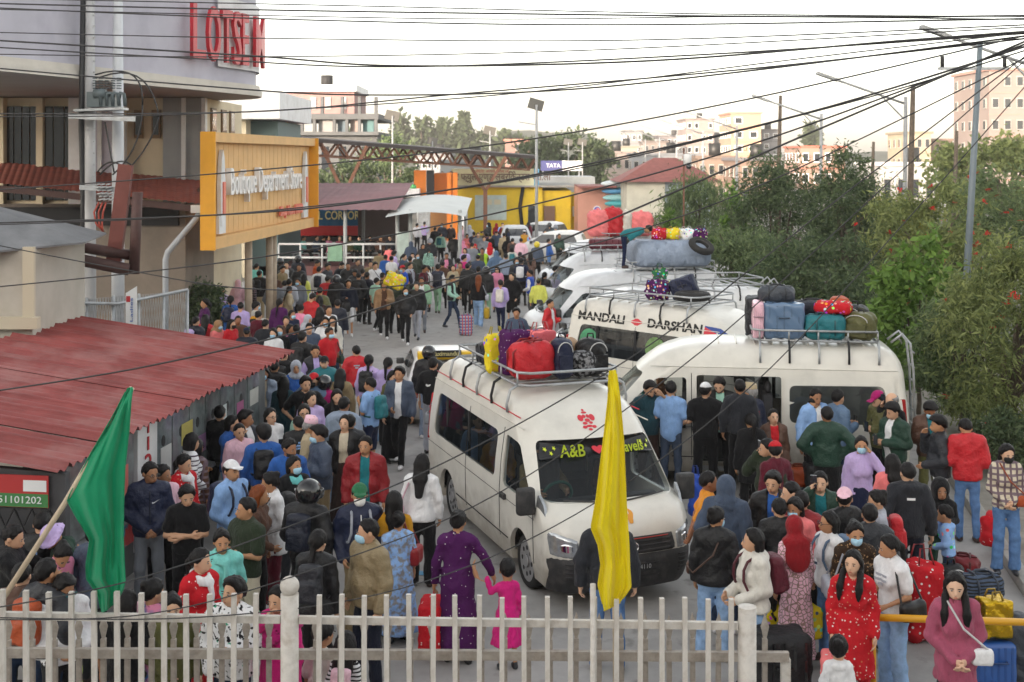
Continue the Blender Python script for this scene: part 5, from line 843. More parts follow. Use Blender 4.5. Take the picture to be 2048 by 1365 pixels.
# small car bodies: taxi, far cars
CW_ = [(.2, .70), (.4, .745), (.75, .755), (.95, .73), (1.3, .60), (1.4, .54), (1.45, .42)]; CF_ = [(.2, 3.42), (.4, 3.48), (.62, 3.46), (.78, 3.35), (.9, 2.75), (.98, 2.62), (1.32, 1.95), (1.4, 1.7), (1.45, 1.3)]; CR_ = [(.2, .06), (.4, 0), (.85, .02), (.95, .06), (1.32, .22), (1.4, .34), (1.45, .6)]
def car(label, x, y, ang, col, cat='car', taxi=False, k=1.0):
    r = tag(empty('hatchback_car', (x, y, 0), ang), label, cat, 'small cars in the street'); r.scale = (k, k, k); zs = np.linspace(.2, 1.45, 22)
    fr = lambda yy, z: itp(CF_, z) - .10 * (yy / itp(CW_, z)) ** 2 - .14 * max(0, (abs(yy) / itp(CW_, z) - .7) / .3) ** 2; re = lambda yy, z: itp(CR_, z) + .10 * max(0, (abs(yy) / itp(CW_, z) - .7) / .3) ** 2
    def loop(z):
        wd = itp(CW_, z); ys = np.sin(np.linspace(-pi / 2, pi / 2, 15)) * wd; a, b = fr(wd, z), re(wd, z); return [(fr(q, z), q) for q in ys] + [(a + (b - a) * t, wd) for t in np.linspace(0, 1, 14)[1:-1]] + [(re(q, z), q) for q in ys[::-1]] + [(b + (a - b) * t, -wd) for t in np.linspace(0, 1, 14)[1:-1]]
    m = MB(); n = len(loop(.3)); m.add([(a, b, z) for z in zs for a, b in loop(z)], [(i * n + j, i * n + (j + 1) % n, (i + 1) * n + (j + 1) % n, (i + 1) * n + j) for i in range(21) for j in range(n)] + [tuple(21 * n + j for j in range(n)), tuple(range(n))[::-1]], True); m.build('body', col, r)
    g = lambda nm, poly, f_, mt=M_GLASSD: fan(poly, f_).build(nm, mt, r)
    g('windscreen', rrect([(-.60, 1.0), (.60, 1.0), (.50, 1.32), (-.50, 1.32)], .05), lambda q, z: (fr(q, z) + .012, q, z)); g('rear_window', rrect([(-.58, .98), (.58, .98), (.48, 1.31), (-.48, 1.31)], .05), lambda q, z: (re(q, z) - .012, q, z))
    for s in (-1, 1):
        for poly in (rrect([(.35, .95), (1.30, .95), (1.30, 1.30), (.52, 1.30)], .05), rrect([(1.36, .95), (2.45, .95), (1.9, 1.30), (1.36, 1.30)], .05)): g('window', poly, lambda a, z, s=s: (a, s * (itp(CW_, z) + .008), z))
        g('headlight', rrect([(s * .42, .62), (s * .66, .62), (s * .66, .78), (s * .46, .76)], .03), lambda q, z: (fr(q, z) + .012, q, z), M_LENS); g('tail_lamp', rrect([(s * .55, .62), (s * .68, .62), (s * .68, .9), (s * .55, .9)], .03), lambda q, z: (re(q, z) - .012, q, z), M_AMBER)
        for xx in (.62, 2.85):
            w_ = MB(); w_.tube([(xx, s * .60, .27), (xx, s * .765, .27)], .27, 18); w_.build('wheel', M_TYRE, r); w_ = MB(); w_.tube([(xx, s * .76, .27), (xx, s * .775, .27)], .17, 14); w_.build('rim', M_RIM, r)
        MB().box((2.35, s * .82, .98), (.05, .08, .06)).build('wing_mirror', M_BUMP, r, bevel=.02)
    g('bumper', rrect([(-.7, .22), (.7, .22), (.7, .5), (-.7, .5)], .04), lambda q, z: (fr(q, z) + .014, q, z), M_BUMP); g('number_plate', [(-.22, .5), (.22, .5), (.22, .6), (-.22, .6)], lambda q, z: (re(q, z) - .02, q, z), M_WHITE)
    if taxi:
        fan(rrect([(-.53, 1.325), (.53, 1.325), (.45, 1.425), (-.45, 1.425)], .02), lambda q, z: (re(q, z) - .016, q, z)).build('yellow_band', nmat('taxi_yellow', (.75, .47, .02), .4), r)
        MB().lohi((.11, -.55, 1.34), (.36, .55, 1.49)).build('yellow_roof_band', MATS['taxi_yellow'], r, bevel=.03)
        pl = MB().lohi((.06, -.30, 1.40), (.10, .30, 1.53)).build('name_board', M_BLACKV, r); text_on('lettering', 'taximandu', nmat('cream_print', (.8, .72, .35)), r, lambda u, v, d: Vector((.052 - abs(d), -u, 1.465 + v)), .12, .002, bold=.003)
        text_on('sticker_lettering', 'TAXI', M_WHITE, r, lambda u, v, d: Vector((re(0, 1.1 + v) - .03 - abs(d), -u, 1.12 + v)), .12, .002); fan([(.18 * cos(t), 1.16 + .1 * sin(t)) for t in np.linspace(0, 2 * pi, 16, endpoint=False)], lambda q, z: (re(q, z) - .02, q, z)).build('sticker', nmat('grey_sticker', (.12, .16, .16), .4), r)
    return r
car('white taxi with a yellow band and lettered board over its rear window', X(893, 24.4), 24.3, radians(97), P_WHITE, 'taxi', True)
car('pale car among the crowd before the yellow office', X(1033, 67), 67, radians(95), P_SILVER, k=1.12); car('white car behind the farthest van', X(1175, 62), 62, radians(170), P_WHITE, k=1.15); car('dull grey car beside the yellow office', X(1128, 72), 72, radians(150), P_SILVER, k=1.1)
# motor scooter beside the lettered van
ms = tag(empty('motor_scooter', (.75, 25.2, 0), radians(100)), 'white scooter parked behind the lettered van', 'scooter')
for xx in (0, 1.2): MB().tube([(xx + .22 * cos(t), 0, .25 + .22 * sin(t)) for t in np.linspace(0, 2 * pi, 18, endpoint=False)], .05, 8, closed=True).build('tyre', M_TYRE, ms)
MB().ball((.2, 0, .62), (.42, .18, .2)).build('rear_body', M_GLOSS, ms, color=(.7, .7, .7)); MB().ball((.2, 0, .82), (.40, .15, .07)).build('seat', M_SEAT, ms); MB().bar((1.2, 0, .25), (.95, 0, 1.02), .22, .1).build('leg_shield', M_GLOSS, ms, color=(.7, .7, .7)); MB().tube([(.95, -.33, 1.08), (.95, .33, 1.08)], .022, 8).build('handlebar', M_DARK, ms); MB().ball((1.05, 0, 1.02), (.12, .14, .12)).build('headlight', M_GLOSS, ms, color=(.7, .7, .7)); MB().lohi((.5, -.14, .28), (1.0, .14, .34)).build('footboard', M_BUMP, ms)
# ================================================================== people: signed distance fields turned into smooth surfaces
_C8 = np.array([(i, j, k) for i in (0, 1) for j in (0, 1) for k in (0, 1)]); _E12 = [(a, b) for a in range(8) for b in range(a + 1, 8) if np.abs(_C8[a] - _C8[b]).sum() == 1]
def nets(fn, lo, hi, st):
    lo = np.array(lo, np.float32); n = np.maximum(3, np.ceil((np.array(hi) - lo) / st).astype(int) + 1); ax = [lo[i] + st * np.arange(n[i], dtype=np.float32) for i in range(3)]
    X_, Y_, Z_ = np.meshgrid(*ax, indexing='ij'); D = np.asarray(fn(X_, Y_, Z_), np.float32); D[0] = np.maximum(D[0], 1e-4); D[-1] = np.maximum(D[-1], 1e-4); D[:, 0] = np.maximum(D[:, 0], 1e-4); D[:, -1] = np.maximum(D[:, -1], 1e-4); D[:, :, 0] = np.maximum(D[:, :, 0], 1e-4); D[:, :, -1] = np.maximum(D[:, :, -1], 1e-4)
    I = D < 0; c = I[:-1, :-1, :-1].astype(np.int8); s = sum(I[a:n[0] - 1 + a, b:n[1] - 1 + b, d:n[2] - 1 + d].astype(np.int8) for a, b, d in _C8); act = (s > 0) & (s < 8); ijk = np.argwhere(act)
    if not len(ijk): return np.zeros((0, 3), np.float32), np.zeros((0, 4), np.int32)
    idx = np.full(act.shape, -1, np.int32); idx[act] = np.arange(len(ijk)); V8 = np.stack([D[ijk[:, 0] + a, ijk[:, 1] + b, ijk[:, 2] + d] for a, b, d in _C8], 1); acc = np.zeros((len(ijk), 3)); cnt = np.zeros(len(ijk))
    for a, b in _E12:
        va, vb = V8[:, a], V8[:, b]; m = (va < 0) != (vb < 0); t = np.where(m, va / np.where(m, va - vb, 1), 0); acc += m[:, None] * (_C8[a] + t[:, None] * (_C8[b] - _C8[a])); cnt += m
    V = lo + (ijk + acc / cnt[:, None]) * st; Q = []
    for axn in range(3):
        sl0 = [slice(None)] * 3; sl1 = [slice(None)] * 3; sl0[axn] = slice(0, -1); sl1[axn] = slice(1, None); e = I[tuple(sl0)] != I[tuple(sl1)]; p = np.argwhere(e); u, v = (axn + 1) % 3, (axn + 2) % 3
        p = p[(p[:, u] > 0) & (p[:, v] > 0) & (p[:, u] < n[u] - 1) & (p[:, v] < n[v] - 1)]
        if not len(p): continue
        def at(du, dv): q = p.copy(); q[:, u] += du; q[:, v] += dv; return idx[q[:, 0], q[:, 1], q[:, 2]]
        q = np.stack([at(-1, -1), at(0, -1), at(0, 0), at(-1, 0)], 1); fl = ~I[p[:, 0], p[:, 1], p[:, 2]]; q[fl] = q[fl][:, ::-1]; Q.append(q)
    return V.astype(np.float32), np.concatenate(Q)
def cap(p, a, b, ra, rb=None):
    rb = ra if rb is None else rb; X_, Y_, Z_ = p; ba = np.subtract(b, a); L2 = float(ba @ ba) + 1e-9; t = np.clip(((X_ - a[0]) * ba[0] + (Y_ - a[1]) * ba[1] + (Z_ - a[2]) * ba[2]) / L2, 0, 1)
    return np.sqrt((X_ - a[0] - t * ba[0]) ** 2 + (Y_ - a[1] - t * ba[1]) ** 2 + (Z_ - a[2] - t * ba[2]) ** 2) - (ra + (rb - ra) * t)
def ecap(p, a, b, ra, rb, ky): return cap((p[0], p[1] * ky, p[2]), (a[0], a[1] * ky, a[2]), (b[0], b[1] * ky, b[2]), ra, rb) / (1 + (ky - 1) * .35)
def ell(p, c, r): 
    q = ((p[0] - c[0]) / r[0]) ** 2 + ((p[1] - c[1]) / r[1]) ** 2 + ((p[2] - c[2]) / r[2]) ** 2; return (np.sqrt(q) - 1) * min(r)
def rbox(p, c, h, r):
    d = [np.abs(p[i] - c[i]) - h[i] + r for i in range(3)]; return np.sqrt(sum(np.maximum(q, 0) ** 2 for q in d)) + np.minimum(np.maximum(np.maximum(d[0], d[1]), d[2]), 0) - r
def sm(a, b, k): h = np.clip(.5 + .5 * (b - a) / k, 0, 1); return b + (a - b) * h - k * h * (1 - h)
def smm(k, *ds):
    r = ds[0]
    for d in ds[1:]: r = sm(r, d, k)
    return r
ARM = {  # elbow, wrist for the +x arm; mirrored for the other
 'down': ((.235, .02, 1.13), (.245, -.06, .89)), 'loose': ((.25, .03, 1.14), (.27, -.02, .90)), 'clasp': ((.25, .02, 1.12), (.05, -.19, .98)), 'cross': ((.245, -.04, 1.12), (-.06, -.185, 1.13)), 'phone': ((.225, .01, 1.12), (.09, -.24, 1.18)), 'low': ((.235, .02, 1.12), (.12, -.22, 1.03)),
 'ear': ((.30, -.10, 1.24), (.125, -.07, 1.50)), 'hip': ((.35, .08, 1.17), (.19, -.04, 1.02)), 'pocket': ((.275, .06, 1.15), (.20, -.07, .93)), 'brow': ((.31, -.2, 1.42), (.11, -.19, 1.60)), 'strap': ((.24, -.01, 1.13), (.13, -.17, 1.29)), 'reach': ((.25, -.2, 1.2), (.2, -.44, 1.2)), 'side': ((.33, -.02, 1.18), (.42, -.08, .99)), 'hold': ((.25, .0, 1.13), (.30, -.05, .90)), 'up': ((.33, -.03, 1.30), (.40, -.05, 1.52)), 'back': ((.29, .12, 1.14), (.12, .17, .98)), 'mouth': ((.22, -.15, 1.18), (.03, -.17, 1.47)), 'downreach': ((.22, -.1, 1.12), (.2, -.2, .9))}
def V3(*a): return np.array(a, float)
HC, HR = (0, .012, 1.602), (.075, .094, .098)
def head_sd(p, f=0):
    k = .96 if f else 1.0; d = sm(ell(p, HC, HR), ell(p, (0, -.03, 1.538), (.053 * k, .063, .062)), .035); d = sm(d, cap(p, (0, -.092, 1.58), (0, -.108, 1.557), .010, .0145), .014); d = sm(d, ell(p, (0, -.088, 1.523), (.024, .014, .012)), .012)
    for s in (-1, 1):
        d = np.maximum(d, -(ell(p, (s * .032, -.106, 1.588), (.018, .016, .011)))); d = sm(d, ell(p, (s * .081, .014, 1.576), (.011, .021, .032)), .008)
    return sm(d, cap(p, (0, .022, 1.40), (0, .012, 1.54), .055 * k, .052 * k), .02)
def hair_sd(p, st, sd):
    X_, Y_, Z_ = p; fem = st in ('long', 'pony', 'bun', 'bob', 'braid', 'front'); base = 1.608 if fem else 1.606; ax_ = np.abs(X_)
    zc = np.where(Y_ < -.01, base + (-.01 - Y_) * (.80 if fem else .92), base - (Y_ + .01) * (1.15 if fem else .95)) - .95 * np.maximum(ax_ - .042, 0) * (Y_ < (.03 if fem else -.004)) + .004 * np.sin(X_ * 150 + sd * 3)
    if fem: zc = zc + .016 * np.maximum(0, 1 - ax_ / .03) * (Y_ < -.02)
    up_ = np.clip((Z_ - zc) / .045, 0, 1); vol = {'quiff': .022, 'afro': .02, 'short': .010}.get(st, .013); fl = .0015 + vol * up_ + .0055 * np.sin(X_ * 95 + sd + Z_ * 40) * np.sin(Z_ * 50 + Y_ * 105 + sd) * up_ + .003 * np.sin(X_ * 210 + Y_ * 160 + sd) * up_; top = ell(p, (0, .013, 1.602), (.078, .097, .099)) - fl
    d = np.maximum(top, (zc - Z_) * .8)
    if st == 'quiff': d = sm(d, ell(p, (0, -.05, 1.695), (.055, .06, .025)), .02)
    if st == 'afro': d = sm(d, np.maximum(ell(p, (0, .0, 1.655), (.108, .115, .085)) - .008 * np.sin(X_ * 120) * np.sin(Y_ * 110) * np.sin(Z_ * 130), 1.62 - Z_ - Y_ * .4), .02)
    if st in ('long', 'front'):
        d = smm(.03, d, cap((X_ * .55, Y_, Z_), (0, .07, 1.58), (0, .095, 1.40), .052, .05), cap((X_ * .6, Y_, Z_), (0, .095, 1.42), (.0, .125, 1.20 if st == 'long' else 1.25), .05, .03)); d = sm(d, np.maximum(np.minimum(cap(p, (.074, .02, 1.60), (.082, .02, 1.44), .026), cap(p, (-.074, .02, 1.60), (-.082, .02, 1.44), .026)), -9), .02)
        if st == 'front': d = sm(d, np.minimum(smm(.03, cap(p, (.082, -.02, 1.50), (.095, -.125, 1.38), .035, .034), cap(p, (.095, -.125, 1.38), (.09, -.175, 1.22), .034, .026)), smm(.03, cap(p, (-.082, -.02, 1.50), (-.095, -.12, 1.38), .035, .032), cap(p, (-.095, -.12, 1.38), (-.095, -.17, 1.20), .032, .022))), .02)
    if st == 'bob': d = sm(d, np.maximum(np.minimum(np.minimum(cap(p, (.072, .03, 1.60), (.076, .035, 1.51), .03), cap(p, (-.072, .03, 1.60), (-.076, .035, 1.51), .03)), cap((X_ * .6, Y_, Z_), (0, .075, 1.6), (0, .075, 1.50), .045)), 1.48 - Z_), .02)
    if st == 'pony': d = smm(.02, d, cap(p, (0, .10, 1.625), (0, .145, 1.55), .028, .034), cap(p, (0, .145, 1.55), (.01, .13, 1.30), .034, .018))
    if st == 'braid': d = smm(.015, d, cap(p, (0, .09, 1.55), (0, .13, 1.40), .03, .028), cap(p, (0, .13, 1.40), (.02, .14, 1.16), .027 , .014) + .004 * np.sin(Z_ * 110))
    if st == 'bun': d = sm(d, ell(p, (0, .10, 1.665), (.046, .044, .042)), .012)
    return d
def smoothstep(a, b, x): t = np.clip((x - a) / (b - a), 0, 1); return t * t * (3 - 2 * t)
def ballmesh(c, r, n=8, m=6):
    t = MB().ball((0, 0, 0), 1, n, m); V = np.array(t.v) * np.array(r) + np.array(c); Q = [f if len(f) == 4 else (f[0], f[1], f[2], f[2]) for f in t.f]; return V, Q
PAL = {k: lin(v) for k, v in dict(black='#17171a', navy='#1c2440', darknavy='#171c2c', blue='#2f5ea8', royal='#2a55c0', sky='#8fb4e6', denim='#5d7fae', paledenim='#93b3da', darkdenim='#2c3a52', white='#e6e6e8', offwhite='#d8d4cb', cream='#cfc4ae', beige='#b9a98b', tan='#a3815e', khaki='#8a7a5c', brown='#5b4033', darkbrown='#3a2a26', grey='#7d828a', lightgrey='#aeb2bd', darkgrey='#3f444c', charcoal='#2b2d33', red='#c0202a', darkred='#8c1a22', maroon='#5c1a2a', crimson='#a3123a', pink='#e48fb0', lightpink='#ecc0cf', hotpink='#d4247e', coral='#ee7f80', mauve='#a4526a', lilac='#c3aede', lavender='#b9a7dc', purple='#4b1a52', magenta='#a81c68', teal='#1f6f78', darkteal='#22424c', aqua='#6cc0bf', turquoise='#7ed0c8', mint='#a8d4c2', green='#2c6a48', darkgreen='#1d3d30', forest='#2b3526', olive='#5a5a34', lime='#b4e02c', yellow='#e0c92a', mustard='#c08a1c', lemon='#d8dc6a', orange='#dc8f2c', rust='#a8481f', gold='#c9a428', sage='#8fb595', steel='#5f7896', slate='#465266', blueishgrey='#8d9bb0', blood='#7a1420').items()}
SKINS = [lin(c) for c in ('#c69a7c', '#b58664', '#d3a98c', '#a27456', '#946448', '#dcb398', '#7a4e38')]
HAIRC = {'hb': lin('#141112'), 'hbr': lin('#3a2218'), 'hgr': lin('#8f8d8c'), 'hor': lin('#7a3d18')}
M_MASK = nmat('surgical_mask', objcol=True, rough=.9, bump=.003, bscale=60)
WORDC = dict(darknavy='dark navy', paledenim='pale denim', darkdenim='dark denim', offwhite='off white', lightgrey='light grey', darkgrey='dark grey', lightpink='light pink', hotpink='hot pink', darkteal='dark teal', darkgreen='dark green', darkbrown='dark brown', darkred='dark red', blueishgrey='blue grey')
NP = [0]; PEOPLE = []; TRI = [0]
def colr(c): 
    c = c.split('~'); return PAL[c[0]], (pat(c[1]) if len(c) > 1 else None)
def person(spec, Y=None, pos=None, z0=0.0):
    """spec: 'x y H face; top; bottom; hair; arms; extras; label' with x,y the top of the head in the photograph"""
    f = [s.strip() for s in spec.split(';')]; hx = f[0].split(); px, py, H, face = float(hx[0]), float(hx[1]), float(hx[2]), float(hx[3]); tops = f[1].split(); bots = f[2].split(); hair = f[3].split(); arms = (f[4] or 'down').split(); ex = dict((e.split(':') + [''])[:2] for e in f[5].split()); label = f[6]
    if pos is None: Yd = F * (CH - H - z0) / (py - HY); pos = (X(px, Yd), Yd)
    Yd = pos[1]; lod = 0 if Yd < 16.2 else (1 if Yd < 26 else 2); st = (.023, .032, .05)[lod] if Yd < 40 else .06; hst = (.0132, .0195, .034)[lod]; rs = random.Random(int(px * 7 + py * 13)); sd = rs.uniform(0, 9); fem = 'f' in ex or hair[0] in ('long', 'pony', 'bun', 'braid', 'front', 'scarf') or bots[0] in ('skirt', 'flare') or tops[0] in ('kurta', 'dress'); child = H < 1.38
    bw = rs.uniform(.93, 1.09); S_ = H / 1.71; sh = (.155 if fem else .178) * (.95 if child else 1); hk = 1.04 * ((1.55 - .4 * (H - .9)) if child else 1.0)
    skin = SKINS[int(ex.get('skin', rs.choice('0011223')))]; lean = radians(float(ex.get('lean', rs.uniform(0, 4)))); yaw = radians(float(ex.get('yaw', rs.uniform(-18, 18)))); pit = radians(float(ex.get('pit', rs.uniform(-4, 10)))); sit = 'sit' in ex; dz = -.44 if sit else 0
    # joints
    if arms == ['down'] and not {'tote', 'duffel', 'big', 'bag'} & set(ex): arms = [rs.choice(('down', 'down', 'loose', 'low', 'pocket', 'clasp')), rs.choice(('down', 'loose', 'down', 'phone', 'pocket'))]
    a0, a1 = (arms + arms)[:2] if len(arms) == 1 else arms; J = {}
    for s, a in ((-1, a0), (1, a1)):
        e, w_ = ARM[a]; j = lambda v: np.array((s * v[0] * (sh / .178 if v[0] > .15 else 1), v[1], v[2])) + np.array([rs.uniform(-.012, .012) for _ in range(3)]); J[s] = (V3(s * (sh - .005), .01, 1.385), j(e), j(w_))
    if a0 == a1 == 'cross': J[-1][2][2] += .03; J[-1][2][1] -= .035
    legs = {}
    for s in (-1, 1):
        if sit: legs[s] = (V3(s * .09, .02, .93), V3(s * .11, -.40, .95), V3(s * .11, -.42, .51))
        elif 'walk' in ex and s == (1 if rs.random() < .5 else 1): legs[s] = (V3(s * .085, 0, .90), V3(s * .09, -.19, .52), V3(s * .09, -.27, .09))
        elif 'walk' in ex: legs[s] = (V3(s * .085, 0, .90), V3(s * .09, .02, .48), V3(s * .09, .24, .13))
        else: k = rs.uniform(-.03, .03); legs[s] = (V3(s * .085, 0, .90), V3(s * (.095 + .01), -.02 + k, .49), V3(s * (.10 + rs.uniform(0, .03)), .01 + k, .075))
    cL, sL = cos(lean), sin(lean); cy, sy, cp, sp = cos(yaw), sin(yaw), cos(pit), sin(pit)
    def pose(V, head):
        V = np.array(V, np.float64).reshape(-1, 3)
        if head != 0:
            w_ = np.ones(len(V)) if head == 1 else smoothstep(1.44, 1.51, V[:, 2]); q = (V - (0, .02, 1.46)) * hk if head == 1 or child else (V - (0, .02, 1.46)) * (1 + (hk - 1) * smoothstep(1.46, 1.54, V[:, 2]))[:, None]
            y1 = q[:, 1] * cp + q[:, 2] * sp * -1 * -1 * 0 + q[:, 1] * 0; yy = q[:, 1] * cp - (-q[:, 2]) * -sp; zz = q[:, 2] * cp + q[:, 1] * sp; xx = q[:, 0]; x2 = xx * cy - yy * sy; y2 = xx * sy + yy * cy; r = np.stack([x2, y2, zz], 1) + (0, .02, 1.46); V = V * (1 - w_[:, None]) + r * w_[:, None]
        if lean:
            w_ = smoothstep(.84, 1.04, V[:, 2]); y = V[:, 1]; z = V[:, 2] - .92; V = np.stack([V[:, 0], y + w_ * (y * cL - z * sL - y), V[:, 2] + w_ * (z * cL + y * sL - z)], 1)
        if head != 1: V[:, :2] *= (1 + (bw - 1) * (1 - smoothstep(1.40, 1.47, V[:, 2])))[:, None] if not lean > .3 else 1
        V[:, 2] += dz; return V * S_
    root = None; mat4 = Matrix.Translation((pos[0], pos[1], z0)) @ Matrix.Rotation(radians(face), 4, 'Z')
    def mk(name, V, Q, mat, col, head=0, par=True, tint=None):
        nonlocal root
        if len(V) == 0: return None
        V = pose(V, head); me = npmesh(name, V, Q); me.materials.append(mat); o = bpy.data.objects.new(name, me); COL.objects.link(o); o.color = (*col[:3], 1); TRI[0] += 2 * len(Q)
        if tint is not None: at = me.attributes.new('tint', 'FLOAT_COLOR', 'POINT'); at.data.foreach_set('color', np.asarray(tint, np.float32).ravel())
        if root is None and par: root = o; o.matrix_world = mat4
        elif par: o.parent = root
        else: o.matrix_world = mat4
        return o
    # ---- body: shoulders, arms, neck and head in one mesh
    infl = .004
    def torso(p, g=0.0, belly=0):
        wz, cz = (.118, .138) if fem else (.142, .158); d = smm(.06, ecap(p, (0, .0, 1.06), (0, .0, 1.29), wz + g, cz + g, 1.38), ecap(p, (0, 0, .93), (0, 0, 1.05), (.158 if fem else .150) + g, wz + g, 1.35), cap(p, (-sh + .035, .012, 1.375), (sh - .035, .012, 1.375), .056 + g), cap(p, (0, .02, 1.455), (sh - .03, .012, 1.392), .046 + g * .6, .05 + g), cap(p, (0, .02, 1.455), (-sh + .03, .012, 1.392), .046 + g * .6, .05 + g))
        if fem: d = sm(d, np.minimum(ell(p, (.058, -.085, 1.235), (.058, .045, .06)), ell(p, (-.058, -.085, 1.235), (.058, .045, .06))) - g, .04)
        elif H > 1.5: d = sm(d, ell(p, (0, -.05, 1.09), (.13, .085 + .03 * rs.random(), .12)) - g, .06)
        return d
    def sleeve(p, s, g, to=1.0):
        a, b, c = J[s]; k = .86 if fem else 1
        if to <= .5: t = to / .5; return cap(p, a, a + (b - a) * t, .058 * k + g, (.058 - .008 * t) * k + g * 1.3)
        c2 = b + (c - b) * (to - .5) / .5; return smm(.02, cap(p, a, b, .058 * k + g, .048 * k + g), cap(p, b, c2, .047 * k + g, .038 * k + g))
    K = .84 if fem else 1
    def armsk(p): return np.minimum.reduce([smm(.02, cap(p, J[s][0], J[s][1], .046 * K, .038 * K), cap(p, J[s][1], J[s][2], .039 * K, .026 * K)) for s in (-1, 1)])
    def bound(pts, r): A = np.array(pts); return A.min(0) - r, A.max(0) + r
    pts = [q for s in (-1, 1) for q in J[s]]; lo, hi = bound(pts + [V3(0, .02, 1.46)], .075); VV, QQ, TT = [], [], []
    def addp(V, Q, t=(0, 0, 0, 0)):
        b = sum(len(v) for v in VV); VV.append(np.asarray(V, float)); QQ.append(np.asarray(Q, int) + b); TT.append(np.tile(t, (len(V), 1)))
    bst = st * 1.6 if tops[0] in ('shirt', 'sweater', 'jacket', 'hoodie', 'coat', 'kurta', 'puffer') or 'sl' in ex else st * .95; bst = min(bst, .05)
    V, Q = nets(lambda x, y, z: smm(.03, armsk((x, y, z)), np.maximum(torso((x, y, z), -.012), 1.22 - z), cap((x, y, z), (0, .022, 1.40), (0, .015, 1.50), .052 * K)), lo, hi, bst); addp(V, Q)
    hr = .11; V, Q = nets(lambda x, y, z: head_sd((x, y, z), fem), (-.1, -.135, 1.43), (.1, .125, 1.72), hst); addp(V, Q)
    for s in (-1, 1):  # hands with five fingers
        e, w_ = J[s][1], J[s][2]; d = (w_ - e) / np.linalg.norm(w_ - e); n_ = V3(-s, 0, 0) if abs(d[0]) < .6 else V3(0, 1, 0); n_ = n_ - d * (n_ @ d); n_ /= np.linalg.norm(n_); sd_v = np.cross(d, n_); hk_ = .92 if fem else 1.0
        if sd_v[1] > 0 and abs(sd_v[1]) > .3: sd_v = -sd_v
        if lod == 2: V, Q = nets(lambda x, y, z: cap((x, y, z), w_, w_ + d * .12, .03, .024), *bound([w_, w_ + d * .12], .06), .024); addp(V, Q); continue
        def hand(x, y, z):
            p = (x, y, z); pc = w_ + d * .075; r = smm(.012, cap(p, w_ - d * .02, w_ + d * .03, .026, .028), cap(p, w_ + d * .035 + sd_v * .018, w_ + d * .08 + sd_v * .024, .019), cap(p, w_ + d * .035 - sd_v * .018, w_ + d * .08 - sd_v * .024, .018)); g_ = []
            for k, L_ in zip((1.5, .5, -.5, -1.5), (.068, .078, .072, .055)):
                b0 = w_ + d * .085 + sd_v * k * .0185; b1 = b0 + d * L_ * .55 + n_ * L_ * .18; b2 = b1 + d * L_ * .32 + n_ * L_ * .42; g_.append(np.minimum(cap(p, b0, b1, .0092), cap(p, b1, b2, .0088, .0075)))
            t0 = w_ + d * .025 + sd_v * .026; t1 = t0 + d * .03 + sd_v * .028 + n_ * .012; t2 = t1 + d * .032 + sd_v * .006 + n_ * .012; return sm(sm(r, np.minimum.reduce(g_), .008), np.minimum(cap(p, t0, t1, .012), cap(p, t1, t2, .0105, .009)), .01)
        V, Q = nets(hand, *bound([w_ - d * .02, w_ + d * .18, w_ + d * .06 + sd_v * .07, w_ + d * .1 - sd_v * .05, w_ + d * .14 + n_ * .06], .02), .0115 if lod == 0 else .0165); addp(V, Q)
    bare = bots[0] in ('shorts', 'barelegs') or tops[0] == 'dress' and 'short' in ex
    if bare:
        lp = [q for s in (-1, 1) for q in legs[s]]; V, Q = nets(lambda x, y, z: np.minimum.reduce([smm(.02, cap((x, y, z), legs[s][0], legs[s][1], .07, .05), cap((x, y, z), legs[s][1] + V3(0, .01, 0), legs[s][2], .05, .034)) for s in (-1, 1)]), *bound(lp, .09), st); addp(V, Q)
    if lod < 2:  # eyes, brows and lips
        if 'back' not in ex:
            for s in (-1, 1):
                if lod == 0: addp(*ballmesh((s * .032, -.0905, 1.5875), (.0125, .006, .0048)), (.42, .40, .38, 1))
                addp(*ballmesh((s * .032, -.0945 if lod == 0 else -.092, 1.5872), (.0065 if lod == 0 else .011, .004, .0062)), (.02, .014, .012, 1)); addp(*ballmesh((s * .033, -.0965, 1.6065), (.019, .006, .0042)), (.025, .018, .015, 1))
            if 'mask' not in ex and 'bmask' not in ex and 'wmask' not in ex: addp(*ballmesh((0, -.0985, 1.5245), (.020, .006, .0065)), tuple(np.array(skin) * (.62, .36, .36) + (.05, 0, .0)) + (1,) if fem else tuple(np.array(skin) * (.7, .5, .5)) + (1,))
            if 'beard' in ex: V, Q = nets(lambda x, y, z: np.maximum(np.maximum(head_sd((x, y, z)) - .004, z - 1.545), np.maximum(y + .01, np.minimum(z * 0 + 1, -(ell((x, y, z), (0, -.10, 1.525), (.02, .02, .008)))))), (-.08, -.13, 1.45), (.08, .02, 1.56), hst); addp(V, Q, (.03, .022, .02, 1))
    me_o = mk('person', np.concatenate(VV), np.concatenate(QQ), M_SKIN, skin, 2, tint=np.concatenate(TT)); tag(me_o, label, 'person', ex.get('g', '').replace('_', ' ') or None)
    # ---- hair or head gear
    hcol = HAIRC.get(hair[1] if len(hair) > 1 else 'hb', HAIRC['hb']); hs_ = hair[0]
    hb = ((-.13, -.15, 1.12 if hs_ in ('long', 'front', 'braid', 'pony') else 1.45), (.13, .20, 1.76))
